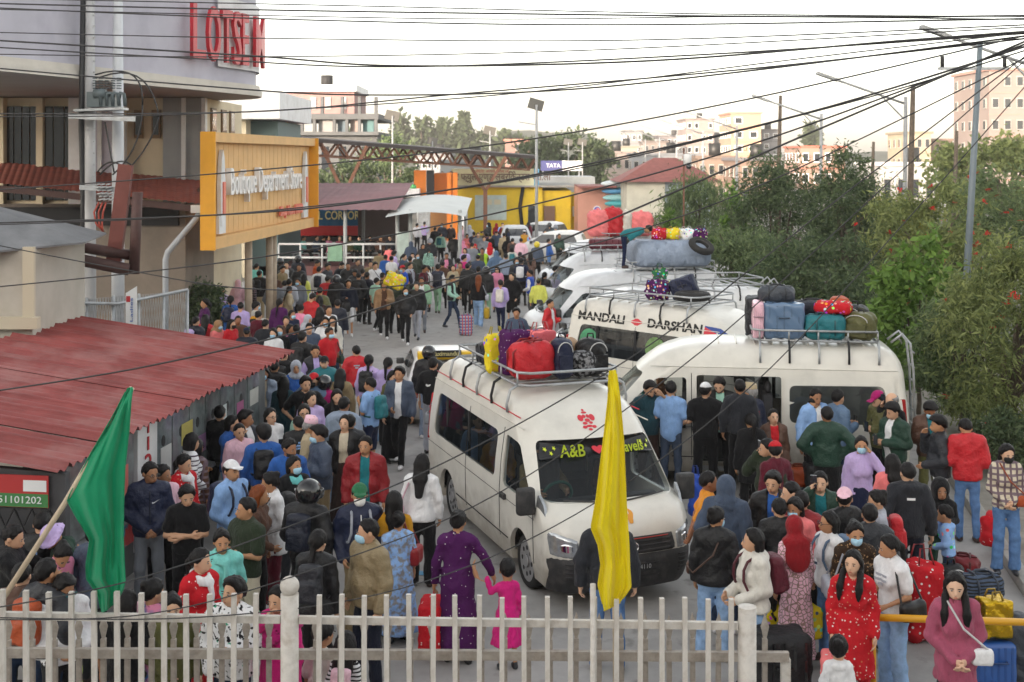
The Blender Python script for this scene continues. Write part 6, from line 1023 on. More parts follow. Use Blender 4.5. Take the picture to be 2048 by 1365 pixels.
    if hs_ in ('short', 'quiff', 'afro', 'long', 'front', 'pony', 'braid', 'bun', 'bob'): V, Q = nets(lambda x, y, z: hair_sd((x, y, z), hs_, sd), *hb, hst * 1.15 if lod < 2 else .032); mk('hair', V, Q, M_HAIR, hcol, 1)
    else:
        hc = PAL[hair[1].split('~')[0]] if len(hair) > 1 and hair[1].split('~')[0] in PAL else (.5, .5, .5); hm = pat(hair[1].split('~')[1]) if len(hair) > 1 and '~' in hair[1] else M_CLOTH
        und = 'long' if 'lh' in ex else 'short'
        if hs_ in ('cap', 'bcap', 'topi', 'bucket', 'bald'):
            if hs_ != 'bald' or 1: V, Q = nets(lambda x, y, z: np.maximum(hair_sd((x, y, z), und, sd), z - (1.655 if hs_ != 'bald' else 1.64)), *((hb[0][0], hb[0][1], 1.12 if 'lh' in ex else 1.45), hb[1]), hst * 1.2); mk('hair', V, Q, M_HAIR, HAIRC['hgr'] if hs_ == 'bald' or 'grey' in ex else HAIRC['hb'], 1)
        def gear(x, y, z):
            p = (x, y, z)
            if hs_ in ('cap', 'bcap'):
                s = -1 if hs_ == 'cap' else 1; d = np.maximum(ell(p, (0, .012, 1.607), (.092, .110, .112)), 1.632 - z + .12 * y * s * -1); return sm(d, np.maximum(ell(p, (0, s * .115, 1.638), (.072, .085, .03)), np.abs(z - 1.636 + (y * s) * .22 - .022) - .0075), .008)
            if hs_ == 'topi': return np.maximum(np.maximum(np.sqrt((x / .083) ** 2 + ((y - .012) / .102) ** 2) * .09 - .09 - (z - 1.64) * -.12, 1.635 - z), z - 1.735 - .25 * x - .1 * y)
            if hs_ == 'bucket': r = np.sqrt(x ** 2 + (y - .01) ** 2); return sm(np.maximum(ell(p, (0, .012, 1.615), (.094, .112, .115)), 1.60 - z), np.maximum(np.maximum(np.abs(z - 1.662 + r * .42 - .010 * np.sin(3 * np.arctan2(y, x))) - .010, r - .165), .07 - r), .012)
            if hs_ == 'helmet': d = ell(p, (0, .012, 1.60), (.128, .148, .142)); d = np.maximum(d, 1.49 - z); return np.maximum(d, -rbox(p, (0, -.16, 1.555), (.075, .10, .055), .03))
            if hs_ == 'hood': return np.maximum(sm(ell(p, (0, .02, 1.60), (.105, .125, .13)), ell(p, (0, .06, 1.46), (.12, .10, .08)), .05), -ell(p, (0, -.14, 1.575), (.075, .10, .10)))
            if hs_ == 'scarf': return np.maximum(smm(.05, ell(p, (0, .02, 1.60), (.096, .115, .120)), ell(p, (0, .03, 1.44), (.15, .125, .075)), ell(p, (0, .11, 1.30), (.14, .05, .18))), -ell(p, (0, -.14, 1.58), (.066, .085, .085)))
            return z * 0 + 1
        if hs_ != 'bald':
            V, Q = nets(gear, (-.19, -.22, 1.10 if hs_ == 'scarf' else 1.36), (.19, .26, 1.78), hst * 1.15 if lod < 2 else .026); mk({'cap': 'cap', 'bcap': 'cap', 'topi': 'topi_hat', 'bucket': 'bucket_hat', 'helmet': 'helmet', 'hood': 'hood', 'scarf': 'headscarf'}[hs_], V, Q, M_GLOSS if hs_ == 'helmet' else hm, hc, 1)
            if hs_ == 'helmet': V, Q = nets(lambda x, y, z: np.maximum(np.maximum(np.abs(ell((x, y, z), (0, .0, 1.60), (.132, .158, .14))) - .006, np.abs(z - 1.60) - .052), y + .03), (-.15, -.18, 1.52), (.15, 0, 1.68), hst * 1.2); mk('visor', V, Q, M_GLASSD, (.02, .02, .02), 1)
    for mk_, mc in (('mask', lin('#a9d3ea')), ('wmask', lin('#eceae6')), ('bmask', lin('#18181b'))):
        if mk_ in ex: V, Q = nets(lambda x, y, z: np.maximum(np.maximum(sm(ell((x, y, z), (0, -.036, 1.54), (.062, .074, .066)), ell((x, y, z), (0, -.1, 1.55), (.02, .02, .03)), .03), np.abs(z - 1.532) - .045), y + .035), (-.08, -.14, 1.47), (.08, 0, 1.60), min(hst, .012)); mk('face_mask', V, Q, M_MASK, mc, 1)
    if ('glasses' in ex or 'shades' in ex) and lod < 2:
        t = MB()
        for s in (-1, 1): t.tube([(s * .034 + .024 * cos(a), -.106, 1.588 + .017 * sin(a)) for a in np.linspace(0, 2 * pi, 12, endpoint=False)], .0028, 4, closed=True); t.tube([(s * .058, -.103, 1.592), (s * .079, -.02, 1.592)], .0026, 4)
        if 'shades' in ex:
            for s in (-1, 1): t.ball((s * .034, -.104, 1.588), (.024, .004, .016), 8, 6)
        V = np.array(t.v); Q = [f if len(f) == 4 else tuple(list(f) + [f[-1]] * (4 - len(f))) for f in t.f if len(f) <= 4]; mk('glasses', V, Q, M_GLOSS, (.03, .03, .035) if 'shades' not in ex else PAL['teal'], 1)
    # ---- top garment
    kind = tops[0]; tc = tops[1] if len(tops) > 1 else 'white'; c1, m1 = colr(tc.split('/')[0]); inner = tc.split('/')[1] if '/' in tc else None
    g = {'tee': .018, 'polo': .017, 'shirt': .019, 'sweater': .021, 'jacket': .028, 'hoodie': .029, 'coat': .03, 'kurta': .017, 'dress': .012, 'vest': .026, 'tank': .01, 'puffer': .04}[kind]; hem = {'tee': .89, 'polo': .87, 'shirt': .86, 'sweater': .88, 'jacket': .86, 'hoodie': .86, 'coat': .66, 'kurta': .60, 'dress': .14, 'vest': .90, 'tank': .92, 'puffer': .87}[kind]
    if 'hem' in ex: hem = float(ex['hem'])
    to = {'tee': .34, 'polo': .36, 'vest': 0, 'tank': 0, 'dress': .6}.get(kind, 1.0); to = float(ex.get('sl', to)); flare = {'kurta': .20, 'dress': .27, 'coat': .20}.get(kind, 0); flare = float(ex.get('flare', flare))
    def garment(g, hem, to, openf=0.0, flare=0.0, collar=False, hoodl=False, low=None):
        def fn(x, y, z):
            p = (x, y, z); d = torso(p, g)
            if flare or hem < .80:
                R0 = (.142 if fem else .15) + g; u = np.clip((1.02 - z) / (1.02 - hem), 0, 1); th = np.arctan2(y, x); R = R0 + ((flare or .17) - R0 + .02) * u ** .8 + .012 * u * np.sin(th * 9 + sd) + .006 * np.sin(th * 17 + z * 5); d = sm(d, np.maximum((np.sqrt(x * x + (y * 1.18) ** 2) - R) * .85, z - 1.06), .05)
            d = d - .014 * smoothstep(1.06, .86, z) * (hem > .8)
            if to > 0: d = smm(.028, d, sleeve(p, -1, g, to), sleeve(p, 1, g, to))
            d = d + .0085 * np.sin(z * 34 + x * 18 + sd + 2.5 * np.sin(x * 9 + sd)) * np.sin(x * 20 - y * 21 + z * 11 + sd * 2) * (1 if st < .035 else 0)
            d = np.maximum(d, hem - z); d = np.maximum(d, .056 - np.sqrt(x * x + (y - .012 + .2 * (z - 1.45)) ** 2 + ((z - 1.475) * .7) ** 2))
            if collar: d = np.minimum(d, np.sqrt((np.sqrt(x * x + (y - .012) ** 2) - .066 - .1 * (1.47 - z)) ** 2 + (np.maximum(np.abs(z - 1.462 - .12 * y) - .022, 0)) ** 2) - .0105)
            if hoodl: d = sm(d, ell(p, (0, .105, 1.425), (.115, .06, .065)), .03)
            if openf: d = np.maximum(d, -np.maximum(np.abs(x) - (openf + .35 * np.maximum(z - 1.30, 0) * 0 + .06 * np.clip(1.1 - z, 0, 1)), y - .01))
            return d
        ap = [q for s in (-1, 1) for q in J[s]] if to > .5 else [q for s in (-1, 1) for q in (J[s][0], J[s][0] + (J[s][1] - J[s][0]) * min(1, to * 2))] if to > 0 else []
        lo, hi = bound(ap + [V3(-sh - .04, -.16, hem), V3(sh + .04, .18, 1.5)] + ([V3(-flare - .06, -flare - .06, hem), V3(flare + .06, flare + .06, 1.1)] if flare else []), .075); lo[2] = hem - .03; 
        if ap: lo[2] = min(lo[2], min(q[2] for q in ap) - .06)
        return nets(fn, lo, hi, st * (1.25 if hem < .3 else 1.0))
    base_m = M_NYLON if kind in ('jacket', 'vest', 'puffer') else M_CLOTH; col_ = kind in ('polo', 'shirt', 'jacket', 'vest', 'coat') and lod < 2
    if sit: hem = max(hem, .86)
    names = {'tee': 'tee_shirt', 'polo': 'polo_shirt', 'tank': 'top', 'vest': 'padded_vest', 'puffer': 'puffer_jacket'}
    if inner:
        ci, mi_ = colr(inner); V, Q = garment(.008, max(hem - .02, .84), 1.0 if kind == 'vest' else .3); mk('inner_shirt', V, Q, mi_ or M_CLOTH, ci)
    V, Q = garment(g, hem, to, .055 if inner else 0, flare, col_, kind == 'hoodie'); mk(names.get(kind, kind), V, Q, m1 or base_m, c1)
    # ---- lower garment
    bk = bots[0]; bc, bm_ = colr(bots[1]) if len(bots) > 1 else (PAL['black'], None)
    if bk in ('trousers', 'jeans', 'flare', 'shorts') and not (hem < .3):
        gg = {'trousers': .012, 'jeans': .006, 'flare': .018, 'shorts': .024}[bk]; end = .44 if bk == 'shorts' else .045; tw_ = {'trousers': .062, 'jeans': .056, 'flare': .082, 'shorts': .085}[bk]
        def leg(x, y, z):
            p = (x, y, z); L_ = []
            for s in (-1, 1): h_, k_, a_ = legs[s]; L_.append(smm(.03, cap(p, h_, k_, .084 + gg * .5, .058 + gg), cap(p, k_, a_, .056 + gg, tw_)))
            d = sm(np.minimum(L_[0], L_[1]), ecap(p, (0, 0, .92), (0, 0, .99), .148 + gg * .5, .132, 1.3), .035); d = d + .008 * np.sin(z * 32 + sd + x * 20 + 2 * np.sin(y * 20)) * np.sin(x * 25 + y * 22 + z * 8) * (1 if st < .035 else 0)
            return np.maximum(np.maximum(d, z - 1.035), (end - z) if not sit else z * 0 - 1)
        lo, hi = bound([q for s in (-1, 1) for q in legs[s]] + [V3(-.17, -.14, .9), V3(.17, .14, 1.0)], .095); lo[2] = end - .03 if not sit else lo[2]; V, Q = nets(leg, lo, hi, st * 1.22); mk('shorts' if bk == 'shorts' else 'trousers', V, Q, bm_ or (M_DENIM if bk in ('jeans', 'flare') and bots[1] not in ('black', 'white') else M_CLOTH), bc)
    elif bk == 'skirt':
        hz = float(ex.get('sk', .10)); 
        def skf(x, y, z): u = np.clip((1.0 - z) / (1.0 - hz), 0, 1); th = np.arctan2(y, x); R = .148 + .075 * u ** .8 + .014 * u * np.sin(th * 8 + sd); return np.maximum(np.maximum((np.sqrt(x * x + (y * 1.15) ** 2) - R) * .85, z - 1.03), hz - z)
        V, Q = nets(skf, (-.28, -.28, hz - .03), (.28, .28, 1.06), st * 1.2); mk('skirt', V, Q, bm_ or M_CLOTH, bc)
    if 'nofeet' not in ex:
        shc = PAL[ex['shoe']] if ex.get('shoe') else rs.choice([PAL['black'], PAL['white'], PAL['darkbrown'], PAL['charcoal']])
        for s in (-1, 1):
            a_ = legs[s][2]; yo = a_[1]; zo = a_[2] - .075; V, Q = nets(lambda x, y, z: np.maximum(sm(ell((x, y, z), (a_[0], yo - .055, zo + .035), (.046, .125, .045)), cap((x, y, z), (a_[0], yo, zo + .05), (a_[0], yo, zo + .10), .042), .03), zo + .002 - z), (a_[0] - .07, yo - .21, zo - .03), (a_[0] + .07, yo + .11, zo + .17), max(.02, st * .85)); mk('shoe', V, Q, M_LEATHER, shc)
    # ---- neck scarf, shawl
    if 'nscarf' in ex:
        cc, cm = colr(ex['nscarf']); V, Q = nets(lambda x, y, z: smm(.02, np.sqrt((np.sqrt(x * x + ((y - .0) * .85) ** 2) - .082 - .03 * (1.45 - z) * 4) ** 2 + (np.maximum(np.abs(z - 1.435 - .25 * y) - .028, 0)) ** 2) - .022, cap((x, y * .8, z), (.05, -.09, 1.40), (.04, -.11, 1.18), .03, .035)) + .004 * np.sin(x * 60 + z * 40), (-.2, -.2, 1.12), (.2, .16, 1.53), st); mk('neck_scarf', V, Q, cm or M_CLOTH, cc)
    if 'shawl' in ex:
        cc, cm = colr(ex['shawl']); V, Q = nets(lambda x, y, z: np.maximum(np.abs(torso((x, y, z), g + .022) + .004 * np.sin(z * 40 + x * 30)) - .012, np.maximum(np.abs((z - 1.28) - (x * .9)) - .13, 1.0 - z)), (-sh - .12, -.24, .98), (sh + .12, .24, 1.5), st); mk('shawl', V, Q, cm or M_CLOTH, cc)
    # ---- things carried: own top-level objects
    who = label.split(' with ')[0].split(' and ')[0]; who = ' '.join(who.split()[:6] + ([zone(px, py, Yd, z0)] if ' with ' in label else label.split()[6:9]))
    def bag(name, lab, fn, lo, hi, col, mat, extra=()):
        V, Q = nets(fn, lo, hi, max(.022, st * .95)); o = mk(name, V, Q, mat, col, 0, par=False); tag(o, lab, 'bag', 'bags carried by people')
        for nm, t in extra:
            V = pose(np.array(t.v), 0); me = bpy.data.meshes.new(nm); me.from_pydata([tuple(v) for v in V], [], t.f); me.materials.append(M_LEATHER); q = bpy.data.objects.new(nm, me); COL.objects.link(q); q.parent = o; q.color = (*[c * .7 for c in col[:3]], 1)
    wcol = lambda c: WORDC.get(c.split('~')[0], c.split('~')[0])
    if 'pack' in ex:
        cc, cm = colr(ex['pack']); bx_ = [('strap', MB().tube([(s * .095, .10, 1.40), (s * .10, .02, 1.447 + g), (s * .105, -.085 - g, 1.41), (s * .112, -.132 - g, 1.33), (s * .118, -.142 - g, 1.22), (s * .145, -.11 - g, 1.12), (s * .175, -.01, 1.07), (s * .15, .1, 1.06)], .016, 6)) for s in (-1, 1)]
        bag('backpack', wcol(ex['pack']) + ' backpack worn by ' + who, lambda x, y, z: smm(.02, rbox((x, y, z), (0, .20 + g, 1.22), (.135, .075, .205), .06), rbox((x, y, z), (0, .285 + g, 1.15), (.105, .035, .11), .03)) + .004 * np.sin(x * 40 + z * 30), (-.17, .08, .98), (.17, .37, 1.47), cc, cm or M_NYLON, bx_)
    if 'bag' in ex:
        cc, cm = colr(ex['bag']); s = -1 if 'bl' in ex else 1; xx = s * (.27 if fem else .29); bag('shoulder_bag', wcol(ex['bag']) + ' shoulder bag carried by ' + who, lambda x, y, z: rbox((x, y, z), (xx, .0, .99), (.055, .15, .105), .045) + .004 * np.sin(y * 40), (xx - .09, -.2, .86), (xx + .09, .2, 1.13), cc, cm or M_LEATHER, [('strap', MB().tube([(xx, -.13, 1.06), (s * (sh - .01), -.07, 1.38), (s * (sh - .03), .01, 1.455), (s * (sh - .01), .09, 1.38), (xx, .13, 1.06)], .011, 6))])
    if 'cross' in ex:
        cc, cm = colr(ex['cross']); s = -1 if 'bl' in ex else 1; xx = s * .20; bag('cross_body_bag', wcol(ex['cross']) + ' sling bag worn by ' + who, lambda x, y, z: rbox((x, y, z), (xx, -.13, .99), (.10, .045, .075), .03), (xx - .14, -.2, .88), (xx + .14, -.05, 1.1), cc, cm or M_LEATHER, [('strap', MB().tube([(xx + s * .06, -.14, 1.05), (s * .03, -.15 - g, 1.25), (-s * .09, -.06, 1.445 + g), (-s * .10, .04, 1.45 + g), (s * .02, .15 + g, 1.22), (xx + s * .03, .1, 1.0), (xx + s * .09, -.06, 1.03)], .010, 6))])
    for kx, hz, (hw, hd_, hh) in (('tote', 'shopping_bag', (.17, .08, .18)), ('duffel', 'duffel_bag', (.24, .12, .14)), ('big', 'large_shopping_bag', (.24, .12, .25))):
        if kx in ex:
            cc, cm = colr(ex[kx]); s = -1 if 'bl' in ex else 1; w_ = J[s][2]; e = J[s][1]; hp = w_ + (w_ - e) / np.linalg.norm(w_ - e) * .10; cz = hp[2] - hh - .13; cz = max(cz, hh + .02); bag(hz, wcol(ex[kx]) + ' ' + hz.replace('_', ' ') + ' held by ' + who, lambda x, y, z: rbox((x, y, z), (hp[0] + s * .03, hp[1], cz), (hd_, hw, hh), .04) + .008 * np.sin(y * 30 + z * 20) * np.sin(z * 28), (hp[0] - hd_ - .06, hp[1] - hw - .06, cz - hh - .05), (hp[0] + hd_ + .1, hp[1] + hw + .06, cz + hh + .05), cc, cm or M_NYLON, [('handle', MB().tube([(hp[0], hp[1] - hw * .5, cz + hh - .01), tuple(hp), (hp[0], hp[1] + hw * .5, cz + hh - .01)], .009, 6))])
    if 'phone' in ex and lod < 2:
        s = -1 if 'bl' in ex else 1; w_ = J[s][2]; e = J[s][1]; d = (w_ - e) / np.linalg.norm(w_ - e); c = w_ + d * .11; t = MB().box(tuple(c + V3(0, -.02, .02)), (.037, .006, .075)); V = pose(np.array(t.v), 0 if (w_[2] < 1.4) else 2); me = bpy.data.meshes.new('phone'); me.from_pydata([tuple(v) for v in V], [], t.f); me.materials.append(M_GLASSD); q = bpy.data.objects.new('phone', me); COL.objects.link(q); q.matrix_world = mat4; tag(q, 'dark phone held by ' + who, 'phone', 'phones held by people')
    if lod < 2 and 'tick' not in ex and not inner and kind in ('tee', 'hoodie', 'sweater', 'jacket') and not m1 and rs.random() < .55:
        bk_ = rs.random() < .5; pc = PAL[rs.choice(['white', 'lightgrey', 'red', 'sky', 'mustard'])]; nm_ = 0
        for r_ in range(rs.choice((1, 2, 3))):
            wz_ = rs.uniform(.03, .085); zz_ = 1.30 - r_ * .045; us = np.linspace(-wz_, wz_, 7); ys_ = np.linspace(.3, 0, 200) * (1 if bk_ else -1)
            yy_ = [ys_[int(np.argmax(torso((np.full(200, u), ys_, np.full(200, zz_)), g) < 0))] + (.007 if bk_ else -.007) for u in us]; Vp = np.array([(u, y, zz_ + s_) for s_ in (0, .028) for u, y in zip(us, yy_)]); mk('printed_line', Vp, np.array([(i, i + 1, i + 8, i + 7) for i in range(6)]), M_PLAIN, pc)
    if 'tick' in ex:
        bk_ = ex['tick'] == 'b'; yb_s = (.175 if bk_ else -.165); k = 1.0 if bk_ else .4; cx_, cz_ = (0, 1.26) if bk_ else (.07, 1.28); pl = [(-.10, .0), (-.115, -.035), (-.085, -.055), (-.05, -.045), (.13, .05), (-.05, -.015), (-.075, -.02)]
        def srf(u, v):
            ys = np.linspace(-.3, 0, 240) if not bk_ else np.linspace(.3, 0, 240); dd = torso((np.full(240, u), ys, np.full(240, v)), g); j_ = int(np.argmax(dd < .0)); return ys[j_] + (.006 if bk_ else -.006)
        pts_ = [(cx_ + (-u if bk_ else u) * k, cz_ + v * k) for u, v in pl]; mk('tick_mark', np.array([(u, srf(u, v), v) for u, v in pts_]), np.array([(0, 1, 2, 6), (6, 2, 3, 5), (5, 3, 4, 4)]), M_PLAIN, PAL['white'])
    if 'zip' in ex and lod == 0:
        zs_ = np.linspace(hem + .02, 1.40, 20); ys_ = np.linspace(-.3, 0, 240); yy = [ys_[int(np.argmax(torso((np.zeros(240), ys_, np.full(240, z)), g) < 0))] - .004 for z in zs_]; t = MB().tube([(0, y, z) for y, z in zip(yy, zs_)], .006, 4, cap=False); mk('zip', np.array(t.v), np.array(t.f), M_PLAIN, PAL[ex['zip']])
    PEOPLE.append((px, py, pos, label)); return me_o
# ================================================================== the crowd
HW = dict(short='short hair', quiff='swept up hair', afro='curly hair', long='long hair', front='long loose hair', pony='a ponytail', braid='a braid', bun='hair in a bun', bob='chin length hair', bald='cropped grey hair')
KW = dict(tee='tee', polo='polo', shirt='shirt', sweater='sweater', jacket='jacket', hoodie='hoodie', coat='long coat', kurta='kurta', dress='dress', vest='vest', tank='top', puffer='puffer jacket'); BW = dict(trousers='trousers', jeans='jeans', flare='wide jeans', shorts='shorts', skirt='skirt', barelegs='bare legs')
PW = dict(floral='floral', bigfloral='floral', leopard='leopard', lace='lace patterned', stripes='striped', bars='striped', plaid='plaid', check='checked', print='printed', blobs='patterned', dots='dotted', marble='mottled', tie='blotched', sparkle='spotted')
def cword(c): q = c.split('/')[0].split('~'); return (WORDC.get(q[0], q[0]) + (' ' + PW[q[1]] if len(q) > 1 else ''))
def zone(px, py, Y, z0):
    if z0 > 1: return 'bending on a van roof'
    if Y > 52: return 'in the shelter' if px < 815 else 'before the yellow office'
    if Y > 36: return 'by the billboard posts' if px < 700 else 'in the far street crowd'
    if Y > 25.5: return 'behind the stall roof' if px < 690 else 'in the open street'
    if Y > 16.3: return 'past the stall' if px < 900 else 'beside the open van'
    return 'beside the stall' if px < 345 else 'behind the white fence' if px < 900 else 'before the lettered van' if px < 1350 else 'among the luggage'
USED = {}
def crowd(lines):
    for ln in lines.strip().splitlines():
        f = [s.strip() for s in ln.split(';')]
        if len(f) < 5: continue
        while len(f) < 6: f.append('')
        opt = dict(e.split(':') for e in f[5].split() if ':' in e and e[0] == '@'); f[5] = ' '.join(e for e in f[5].split() if e[0] != '@'); z0 = float(opt.get('@z', 0)); hx = f[0].split(); px, py, H = float(hx[0]), float(hx[1]), float(hx[2]); Y = float(opt['@Y']) if '@Y' in opt else F * (CH - H - z0) / (py - HY)
        t, b, h = f[1].split(), f[2].split(), f[3].split(); exk = dict((e.split(':') + [''])[:2] for e in f[5].split()); head = HW.get(h[0]) or ('a ' + cword(h[1]) + ' ' + {'cap': 'cap', 'bcap': 'backwards cap', 'topi': 'topi hat', 'bucket': 'bucket hat', 'helmet': 'helmet', 'hood': 'hood', 'scarf': 'headscarf'}[h[0]])
        who = 'child' if H < 1.38 else 'person'; plus = ' and a mask' if ('mask' in exk or 'wmask' in exk or 'bmask' in exk) else ' and glasses' if 'glasses' in exk else ''
        lab = f"{who} in {cword(t[1])} {KW[t[0]]} with {head}{plus} {zone(px, py, Y, z0)}"
        if lab in USED and len(b) > 1: lab = f"{who} in {cword(t[1])} {KW[t[0]]} and {cword(b[1])} {BW[b[0]]} with {head}{plus} {zone(px, py, Y, z0)}"
        fc_ = abs((float(hx[3]) + 180) % 360 - 180); vw = 'seen from behind' if fc_ > 125 else 'in profile' if fc_ > 50 else 'facing the fence'
        if lab in USED: lab = f"{who} in {cword(t[1])} {KW[t[0]]} with {head} {vw} {zone(px, py, Y, z0)}"
        USED[lab] = USED.get(lab, 0) + 1
        if '@lab' in opt: lab = opt['@lab'].replace('_', ' ')
        f = f[:6] + [lab]
        try: person(';'.join(f), pos=((px - CX) * Y / F, Y), z0=z0)
        except Exception as e_: print('PERSON FAIL', ln, repr(e_))
# near left, by the stall and behind the fence
crowd('''
298 925 1.72 20; jacket navy; trousers grey; short; clasp; tick:f zip:darknavy glasses skin:3 yaw:25 pit:8
324 931 1.60 40; shirt lightpink; trousers black; bun; down; f yaw:25
364 909 1.58 55; kurta red~floral; trousers maroon; pony; down; nscarf:white yaw:10 skin:0
380 868 1.66 120; sweater white~stripes; trousers black; bob; down; f yaw:20 @lab:person_in_striped_sweater_facing_the_stall_counter
373 969 1.60 12; tee black; trousers black; quiff; cross; skin:0 yaw:12 pit:12
461 922 1.70 55; shirt sky; trousers beige; cap white; down; pack:navy yaw:-5 skin:1 pit:-6
494 997 1.66 -38; polo forest; trousers cream; short; cross; skin:1 yaw:-18
443 1060 1.56 15; kurta turquoise; trousers mint; bun; low; nscarf:turquoise bag:lightpink bl yaw:5 skin:1
397 1098 1.58 50; kurta red~bigfloral; trousers red; pony; down; nscarf:white yaw:22 skin:2
465 1160 1.66 -10; hoodie white~print; jeans darkdenim; quiff; down; yaw:-20 pit:-8 skin:0
302 1160 1.60 165; dress pink~tie; trousers pink; bun; low; flare:.24 yaw:-30 shawl:lightpink
560 1172 1.58 -30; kurta hotpink; jeans paledenim; pony; mouth down; shawl:magenta
92 1120 1.70 155; jacket charcoal/white; jeans darkdenim; short; down; pack:rust
122 1147 1.58 40; shirt white; trousers black; quiff; low; shades skin:3 pit:20
100 1070 1.55 60; shirt pink; trousers black; bun; low; lean:16 pit:28 skin:1
143 1034 1.60 -55; hoodie darkgreen; trousers black; bucket lilac; reach low; lean:14 pit:30
80 1028 1.64 170; jacket black; trousers black; short; reach; pit:15
22 1050 1.66 100; hoodie black; trousers black; short; reach; pit:15
185 1050 1.62 150; jacket slate; trousers charcoal; short; down
548 945 1.62 -55; shirt white; trousers maroon; bun; clasp; f pack:black yaw:-25 skin:1 hem:.72 @lab:person_in_white_cardigan_with_high_bun_and_black_backpack
512 972 1.58 80; shirt brown; trousers black; long hor; down; yaw:20
613 966 1.72 165; jacket black; trousers black; helmet black; down; pack:darknavy yaw:-30
588 914 1.58 35; sweater black; trousers charcoal; bob; down; f mask nscarf:aqua yaw:15
575 876 1.68 25; shirt blue; trousers charcoal; short; down; skin:3 beard yaw:25
618 838 1.66 85; polo beige; trousers khaki; topi lightpink~floral; down; grey skin:1 yaw:15
690 832 1.60 -5; jacket black/cream; skirt darkbrown; bun; loose; f skin:2 yaw:-5 pit:-8 hem:.84 @lab:person_in_beige_knit_top_and_open_black_cardigan_looking_up
731 874 1.68 0; jacket darkred/teal; trousers charcoal; short; down; skin:1 yaw:-10
719 968 1.70 15; jacket navy; trousers khaki; cap green; pocket; tick:f zip:white wmask pack:lightgrey yaw:-5
788 985 1.60 170; dress mustard; barelegs; long; down; flare:.24 bag:darkred bl
797 1026 1.42 -160; dress sky~marble; barelegs; bun; down; flare:.24 bag:sky yaw:-30
738 1040 1.70 -45; jacket khaki; trousers darknavy; short; pocket down; mask yaw:-25 shoe:white
843 911 1.62 178; shirt white; flare black; long; down; bag:lightpink nscarf:maroon f
915 1024 1.58 178; dress purple~sparkle; barelegs; bun; side hold; flare:.21 sl:1 big:red~bigfloral shoe:black
1015 1134 1.06 -165; dress hotpink; barelegs; short; down up; short hem:.42 flare:.25 sl:1 yaw:-10
632 1064 1.62 172; jacket black; trousers black; braid; down; pack:charcoal f
690 1285 1.10 170; dress white~bars; barelegs; long; down; short hem:.3 pack:lightpink
640 1262 1.12 160; dress offwhite; barelegs; bun; down; short hem:.3
40 1130 1.60 190; jacket brown; jeans darkdenim; short; down
250 1185 1.55 180; tee black; jeans denim; long; down; f
345 1190 1.50 20; shirt olive; trousers black; bun; down; f
''')
# middle left, along the stall front
crowd('''
460 832 1.62 70; sweater blue; jeans paledenim; bob; mouth low; skin:0 yaw:15 @lab:teenager_in_blue_denim_top_with_bowl_cut_hair
490 822 1.66 60; jacket darknavy/white; trousers black; quiff; phone; skin:3 yaw:20
478 848 1.58 40; shirt lightpink; trousers black; short; down; bag:rust
541 818 1.62 30; shirt white; jeans navy; bob; phone; f glasses phone yaw:15 skin:2
528 734 1.68 0; jacket blueishgrey/cream; skirt grey; bob; ear down; f mask phone bl
567 754 1.64 178; kurta darkteal; trousers teal; long; down; 
628 747 1.68 -20; jacket steel; trousers charcoal; cap red; ear down; bmask phone bl
649 755 1.62 175; shirt magenta; trousers black; helmet black; down; 
621 784 1.62 25; shirt lilac; trousers magenta; long; low; f yaw:20 skin:2
608 808 1.60 5; sweater mint; trousers black; front; down; f glasses yaw:10 skin:2
598 834 1.55 200; jacket black; trousers black; short; down
680 739 1.64 178; coat khaki; trousers brown; long; down
673 778 1.60 10; tee black; trousers black; front; phone; f yaw:10
686 796 1.68 165; hoodie blueishgrey; jeans paledenim; short; down; 
737 711 1.64 170; shirt lilac; flare paledenim; braid; down; pack:black f
776 716 1.62 170; shirt lavender; trousers black; pony; down; f
784 741 1.60 30; shirt olive; skirt black; front; down; f
742 756 1.64 -120; polo sky; shorts navy; short; strap; pack:teal skin:1
799 735 1.70 -8; jacket slate/white; trousers black; quiff; down; skin:1 yaw:-8 shoe:white walk
858 695 1.72 178; jacket black; jeans blueishgrey; helmet black; down; 
866 716 1.72 176; tee black; trousers lightgrey; short; down; tick:b sl:.5 @lab:person_seen_from_behind_in_black_top_with_white_tick_mark
887 756 1.60 175; dress red; barelegs; bun; down; flare:.22 sl:1 bag:grey
915 732 1.60 15; shirt coral; trousers maroon; bun; down; f skin:1
605 664 1.72 160; jacket black; trousers black; short; down; pack:black
630 690 1.70 25; vest charcoal/lavender; trousers black; short; down; skin:1
657 655 1.68 40; polo red; trousers black; short; down; mask skin:4 bag:darkgreen yaw:15
566 700 1.66 170; hoodie black; trousers black; short; down; pack:black
548 722 1.68 180; jacket black; trousers charcoal; short; down
512 742 1.60 170; jacket black; trousers mustard; long; down; f
470 742 1.60 60; shirt mustard; trousers black; bob; down; f
440 812 1.64 175; jacket black; trousers black; short; down
390 880 1.55 150; kurta brown~plaid; trousers black; long; down; f
700 830 1.6 178; jacket charcoal; trousers black; short; down
''')
